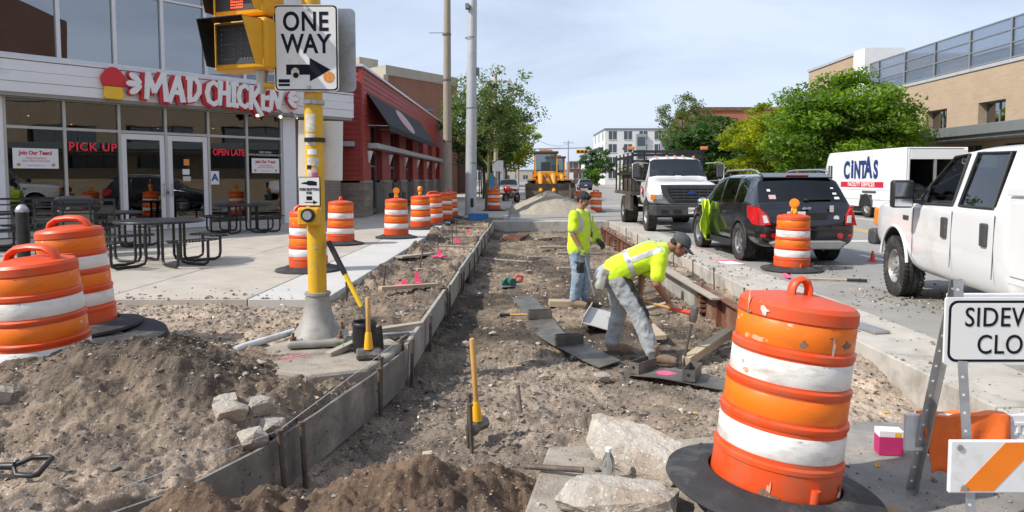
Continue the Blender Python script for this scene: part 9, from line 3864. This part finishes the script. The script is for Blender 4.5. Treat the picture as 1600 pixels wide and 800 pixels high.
for (c_, r_) in (((0, -0.018, 0.050), (0.084, 0.100, 0.080)), ((0, -0.050, 0.012), (0.080, 0.068, 0.080)), ((0, 0.045, 0.088), (0.062, 0.045, 0.034)), ((0.066, -0.012, 0.022), (0.018, 0.038, 0.050)), ((-0.066, -0.012, 0.022), (0.018, 0.038, 0.050))):
 b.ell(c_, r_, nu=16, nv=12, X=H1)
hr = flesh('hair', b, 'hair_black', w1, 0.007, 3, 0.02, 0.02)
b = MB()
for sx_ in (-1, 1):
 b.tube([(sx_ * 0.034 + 0.022 * math.cos(q), 0.104 - 0.010 * abs(math.cos(q)), 0.000 + 0.017 * math.sin(q)) for q in [2 * PI * j / 14 for j in range(14)]], 0.0022, 5, closed=True, X=H1)
 b.tube([(sx_ * 0.056, 0.092, 0.004), (sx_ * 0.079, 0.0, 0.004)], 0.0025, 5, X=H1)
b.tube([(-0.012, 0.108, 0.004), (0.012, 0.108, 0.004)], 0.0022, 5, X=H1)
b.build('glasses', 'black_plastic', w1)
for s in ('r', 'l'):
 b = MB()
 hd = J1['hand_' + s]
 hand(b, J1['wr_' + s], hd[0], hd[1], 0.0045, hd[2], hd[3])
 wv, ev = Vector(J1['wr_' + s]), Vector(J1['el_' + s])
 b.tube([wv.lerp(ev, 0.16), wv, wv + Vector(hd[0]).normalized() * 0.03], [0.043, 0.040, 0.036], 12)
 flesh('glove', b, 'glove_green' if s == 'r' else 'glove_dark', w1, 0.006, 3)
# open vest flap swinging at the far side
b = MB()
vs, fs = [], []
for i in range(9):
 f = i / 8
 for j in range(7):
  g = j / 6
  vs.append((-0.13 - 0.12 * g * (0.3 + 0.7 * f), 0.155 + 0.13 * g * f + 0.02 * math.sin(5 * g + 3 * f), 1.37 - 0.42 * f + 0.02 * g))
for i in range(8):
 for j in range(6):
  a = i * 7 + j
  fs.append((a, a + 1, a + 8, a + 7))
b.add(vs, fs)
fl_ = b.build('vest_flap', 'hi_vis_mesh', w1, smooth=60)
so = fl_.modifiers.new('solid', 'SOLIDIFY')
so.thickness = 0.006
tape(jeans1, (0.10, 0.0, 0.60), (0, 0, 1), 0.13, jeans1, [((0, 0.055, 0), (0, -1, 0)), ((0.045, 0, 0), (-1, 0, 0))], 0.004, 'belt_dark', 'knee_tear')
tape(jeans1, (0.10, 0.0, 0.70), (0, 0.2, 1), 0.03, jeans1, [((0, 0.04, 0), (0, -1, 0)), ((0.06, 0, 0), (-1, 0, 0))], 0.004, 'belt_dark', 'thigh_tear')
# rod in his right hand
hw = Vector(J1['wr_r']) + Vector((0, 0.30, -1)).normalized() * 0.085 + Vector((-0.02, 0.018, 0))
hw_w = Matrix.Translation((0.90, 10.68, -0.37)) @ Matrix.Rotation(R(-118), 4, 'Z') @ hw
b = MB()
b.tube([hw_w + Vector((-0.03, 0, 0.10)), hw_w, hw_w + Vector((0.10, -0.05, -0.42)), hw_w + Vector((0.15, -0.07, -0.60))], [0.011, 0.011, 0.011, 0.011], 8)
tag(b.build('iron_rod', 'galv', smooth=60), 'iron rod held by the standing worker', 'rod')

# bending worker swinging a hammer
J2 = dict(pelvis=(0, 0.0, 0.93), waist=(0, 0.15, 1.02), chest=(0, 0.37, 1.12), neck=(0, 0.535, 1.185), skull=(0, 0.625, 1.215), head=frame((0, 0.675, 1.225), R(38), R(-6)),
   sh_r=(0.185, 0.455, 1.125), el_r=(0.235, 0.42, 0.845), wr_r=(0.125, 0.555, 0.640), sh_l=(-0.185, 0.455, 1.10), el_l=(-0.22, 0.30, 0.85), wr_l=(-0.035, 0.275, 0.695),
   hip_r=(0.10, 0.02, 0.88), kn_r=(0.145, 0.245, 0.52), an_r=(0.20, 0.40, 0.105), hip_l=(-0.10, 0.0, 0.88), kn_l=(-0.16, 0.065, 0.50), an_l=(-0.225, -0.02, 0.105), toe_r=(0.1, 1, 0), toe_l=(-0.05, 1, 0),
   hand_r=((-0.35, 0.55, -0.75), (-0.3, -0.6, -0.3), 1.0, -1), hand_l=((0.4, -0.1, -0.85), (0.5, 0.7, 0.1), 1.0, 1))
K2 = dict(skin='skin_brown', hem=0.10, slv=0.70, denim='denim_pale',
   tape=[((0.085, 0, 0), (1, 0.0, 0), 0.052, [((0, 0.12, 1.0), (0, -0.9, -0.43)), ((0, 0.47, 1.15), (0, 0.9, 0.43))]), ((0, 0.15 - 0.02, 1.02 + 0.045), (0, -0.38, 0.92), 0.052, [((0.02, 0, 0), (-1, 0, 0)), ((0, 0.15, 1.0), (0, -0.9, -0.43)), ((0, 0.49, 1.15), (0, 0.9, 0.43))]),
    ((0, 0.155, 1.02), (0, 0.90, 0.38), 0.055, None)])
W2 = (Vector((1.0, 7.38, -0.335)), R(-96))
w2, shirt2, jeans2 = person('bending worker in yellow hi-vis shirt and grey cap swinging a red-handled hammer', W2[0], W2[1], J2, K2)
H2 = J2['head']
b = MB()
b.ell((0, -0.012, 0.050), (0.087, 0.108, 0.078), nu=18, nv=12, X=H2)
b.tube([(0, 0.0, 0.028), (0, 0.0, 0.05)], 0.085, 20, X=H2 @ Matrix.Diagonal((1, 1.22, 1, 1)))
cp = flesh('cap', b, 'cap_grey', w2, 0.007, 3)
b = MB()
vs, fs = [], []
for i in range(5):
 f = i / 4
 for j in range(11):
  a = R(-72 + 14.4 * j)
  r = 0.085 + 0.075 * f * math.cos(a * 0.8)
  vs.append((math.sin(a) * (0.085 + 0.004 * f), 0.012 + math.cos(a) * (0.09 + 0.075 * f), 0.030 - 0.020 * f - 0.018 * abs(math.sin(a))))
for i in range(4):
 for j in range(10):
  a = i * 11 + j
  fs.append((a, a + 1, a + 12, a + 11))
b.add(vs, fs, 0, H2)
br_ = b.build('brim', 'cap_grey', cp, smooth=60)
so = br_.modifiers.new('solid', 'SOLIDIFY')
so.thickness = 0.006
b = MB()
b.ell((0, -0.058, -0.012), (0.072, 0.052, 0.045), nu=14, nv=10, X=H2)
for sx_ in (-1, 1):
 b.ell((sx_ * 0.072, 0.010, 0.008), (0.010, 0.022, 0.028), nu=10, nv=8, X=H2)
flesh('hair', b, 'hair_black', w2, 0.006, 2)
# belt, shirt tail and pouch
tape(jeans2, (0, 0.06, 0.985), (0, 0.85, 0.52), 0.05, jeans2, None, 0.012, 'belt_dark', 'belt')
b = MB()
X = Matrix.Translation((0.12, -0.125, 0.86)) @ Matrix.Rotation(R(-14), 4, 'X')
b.box((0, 0, 0), (0.15, 0.07, 0.20), X=X)
b.box((0, 0.01, 0.10), (0.16, 0.09, 0.05), X=X)
b.ell((0, -0.02, -0.06), (0.08, 0.05, 0.06), nu=10, nv=8, X=X)
flesh('tool_pouch', b, 'pouch', w2, 0.010, 4, 0.01, 0.05)
b = MB()
b.box((0.135, 0.10, 0.86), (0.02, 0.03, 0.10), rot=(R(20), 0, 0))
b.build('pocket_tool', 'belt_dark', w2, bevel=0.005)
# the hammer in his hands
MW = Matrix.Translation(W2[0]) @ Matrix.Rotation(W2[1], 4, 'Z')
hl_ = Vector(J2['wr_l']) + Vector((0.4, -0.1, -0.85)).normalized() * 0.075 + Vector((0.015, 0.02, 0.0))
hr_ = Vector(J2['wr_r']) + Vector((-0.35, 0.55, -0.75)).normalized() * 0.075 + Vector((-0.008, -0.018, -0.01))
ax = (hr_ - hl_).normalized()
hm = thing('club_hammer', 'sledgehammer with wooden and red handle in the bending worker\'s hands', 'hammer', (0, 0, 0))
p0, p1 = hl_ - ax * 0.06, hr_ + ax * 0.22
b = MB()
b.tube([MW @ p0, MW @ (hr_ + ax * 0.02)], [0.017, 0.016], 12)
b.build('handle', 'handle_wood', hm, smooth=60)
b = MB()
b.tube([MW @ (hr_ + ax * 0.02), MW @ (p1 - ax * 0.02)], [0.020, 0.024], 12)
b.build('guard', 'grip_red', hm, smooth=60)
up_ = Vector((0.15, 0.25, 1.0))
up_ = (up_ - ax * up_.dot(ax)).normalized()
b = MB()
c_ = p1 + ax * 0.02
b.tube([MW @ (c_ - up_ * 0.085), MW @ (c_ - up_ * 0.07), MW @ (c_ + up_ * 0.07), MW @ (c_ + up_ * 0.085)], [0.036, 0.044, 0.044, 0.036], 8)
b.build('head', 'tool_steel', hm, smooth=30)

# hi-vis vest slung over the black car's wing mirror
t = thing('hanging_vest', 'hi-vis yellow vest hanging from the wing mirror of the black car', 'vest', (4.13, 15.62, 0), R(2))
b = MB()
vs, fs = [], []
for i in range(17):
 f = i / 16
 for j in range(13):
  g = j / 12
  wdt = 0.16 + 0.30 * f
  x = -0.02 - (g - 0.45) * wdt * 0.75 - 0.03 * f + 0.02 * math.sin(9 * f + 4 * g)
  y = -0.10 - 0.25 * g * f - 0.07 * math.sin(13 * g + 2 * f) * (0.3 + f)
  z = 1.12 - 0.78 * f - 0.13 * f * math.sin(5 * g + 0.3) - 0.03 * math.sin(17 * g) * f
  vs.append((x, y, z))
for i in range(16):
 for j in range(12):
  a = i * 13 + j
  fs.append((a, a + 1, a + 14, a + 13))
b.add(vs, fs)
cl_ = b.build('cloth', 'hi_vis', t, smooth=60)
so = cl_.modifiers.new('solid', 'SOLIDIFY')
so.thickness = 0.008
tape(cl_, (0, -0.05, 0.9), (0, 0.25, 1), 0.05, cl_, None, -0.008)
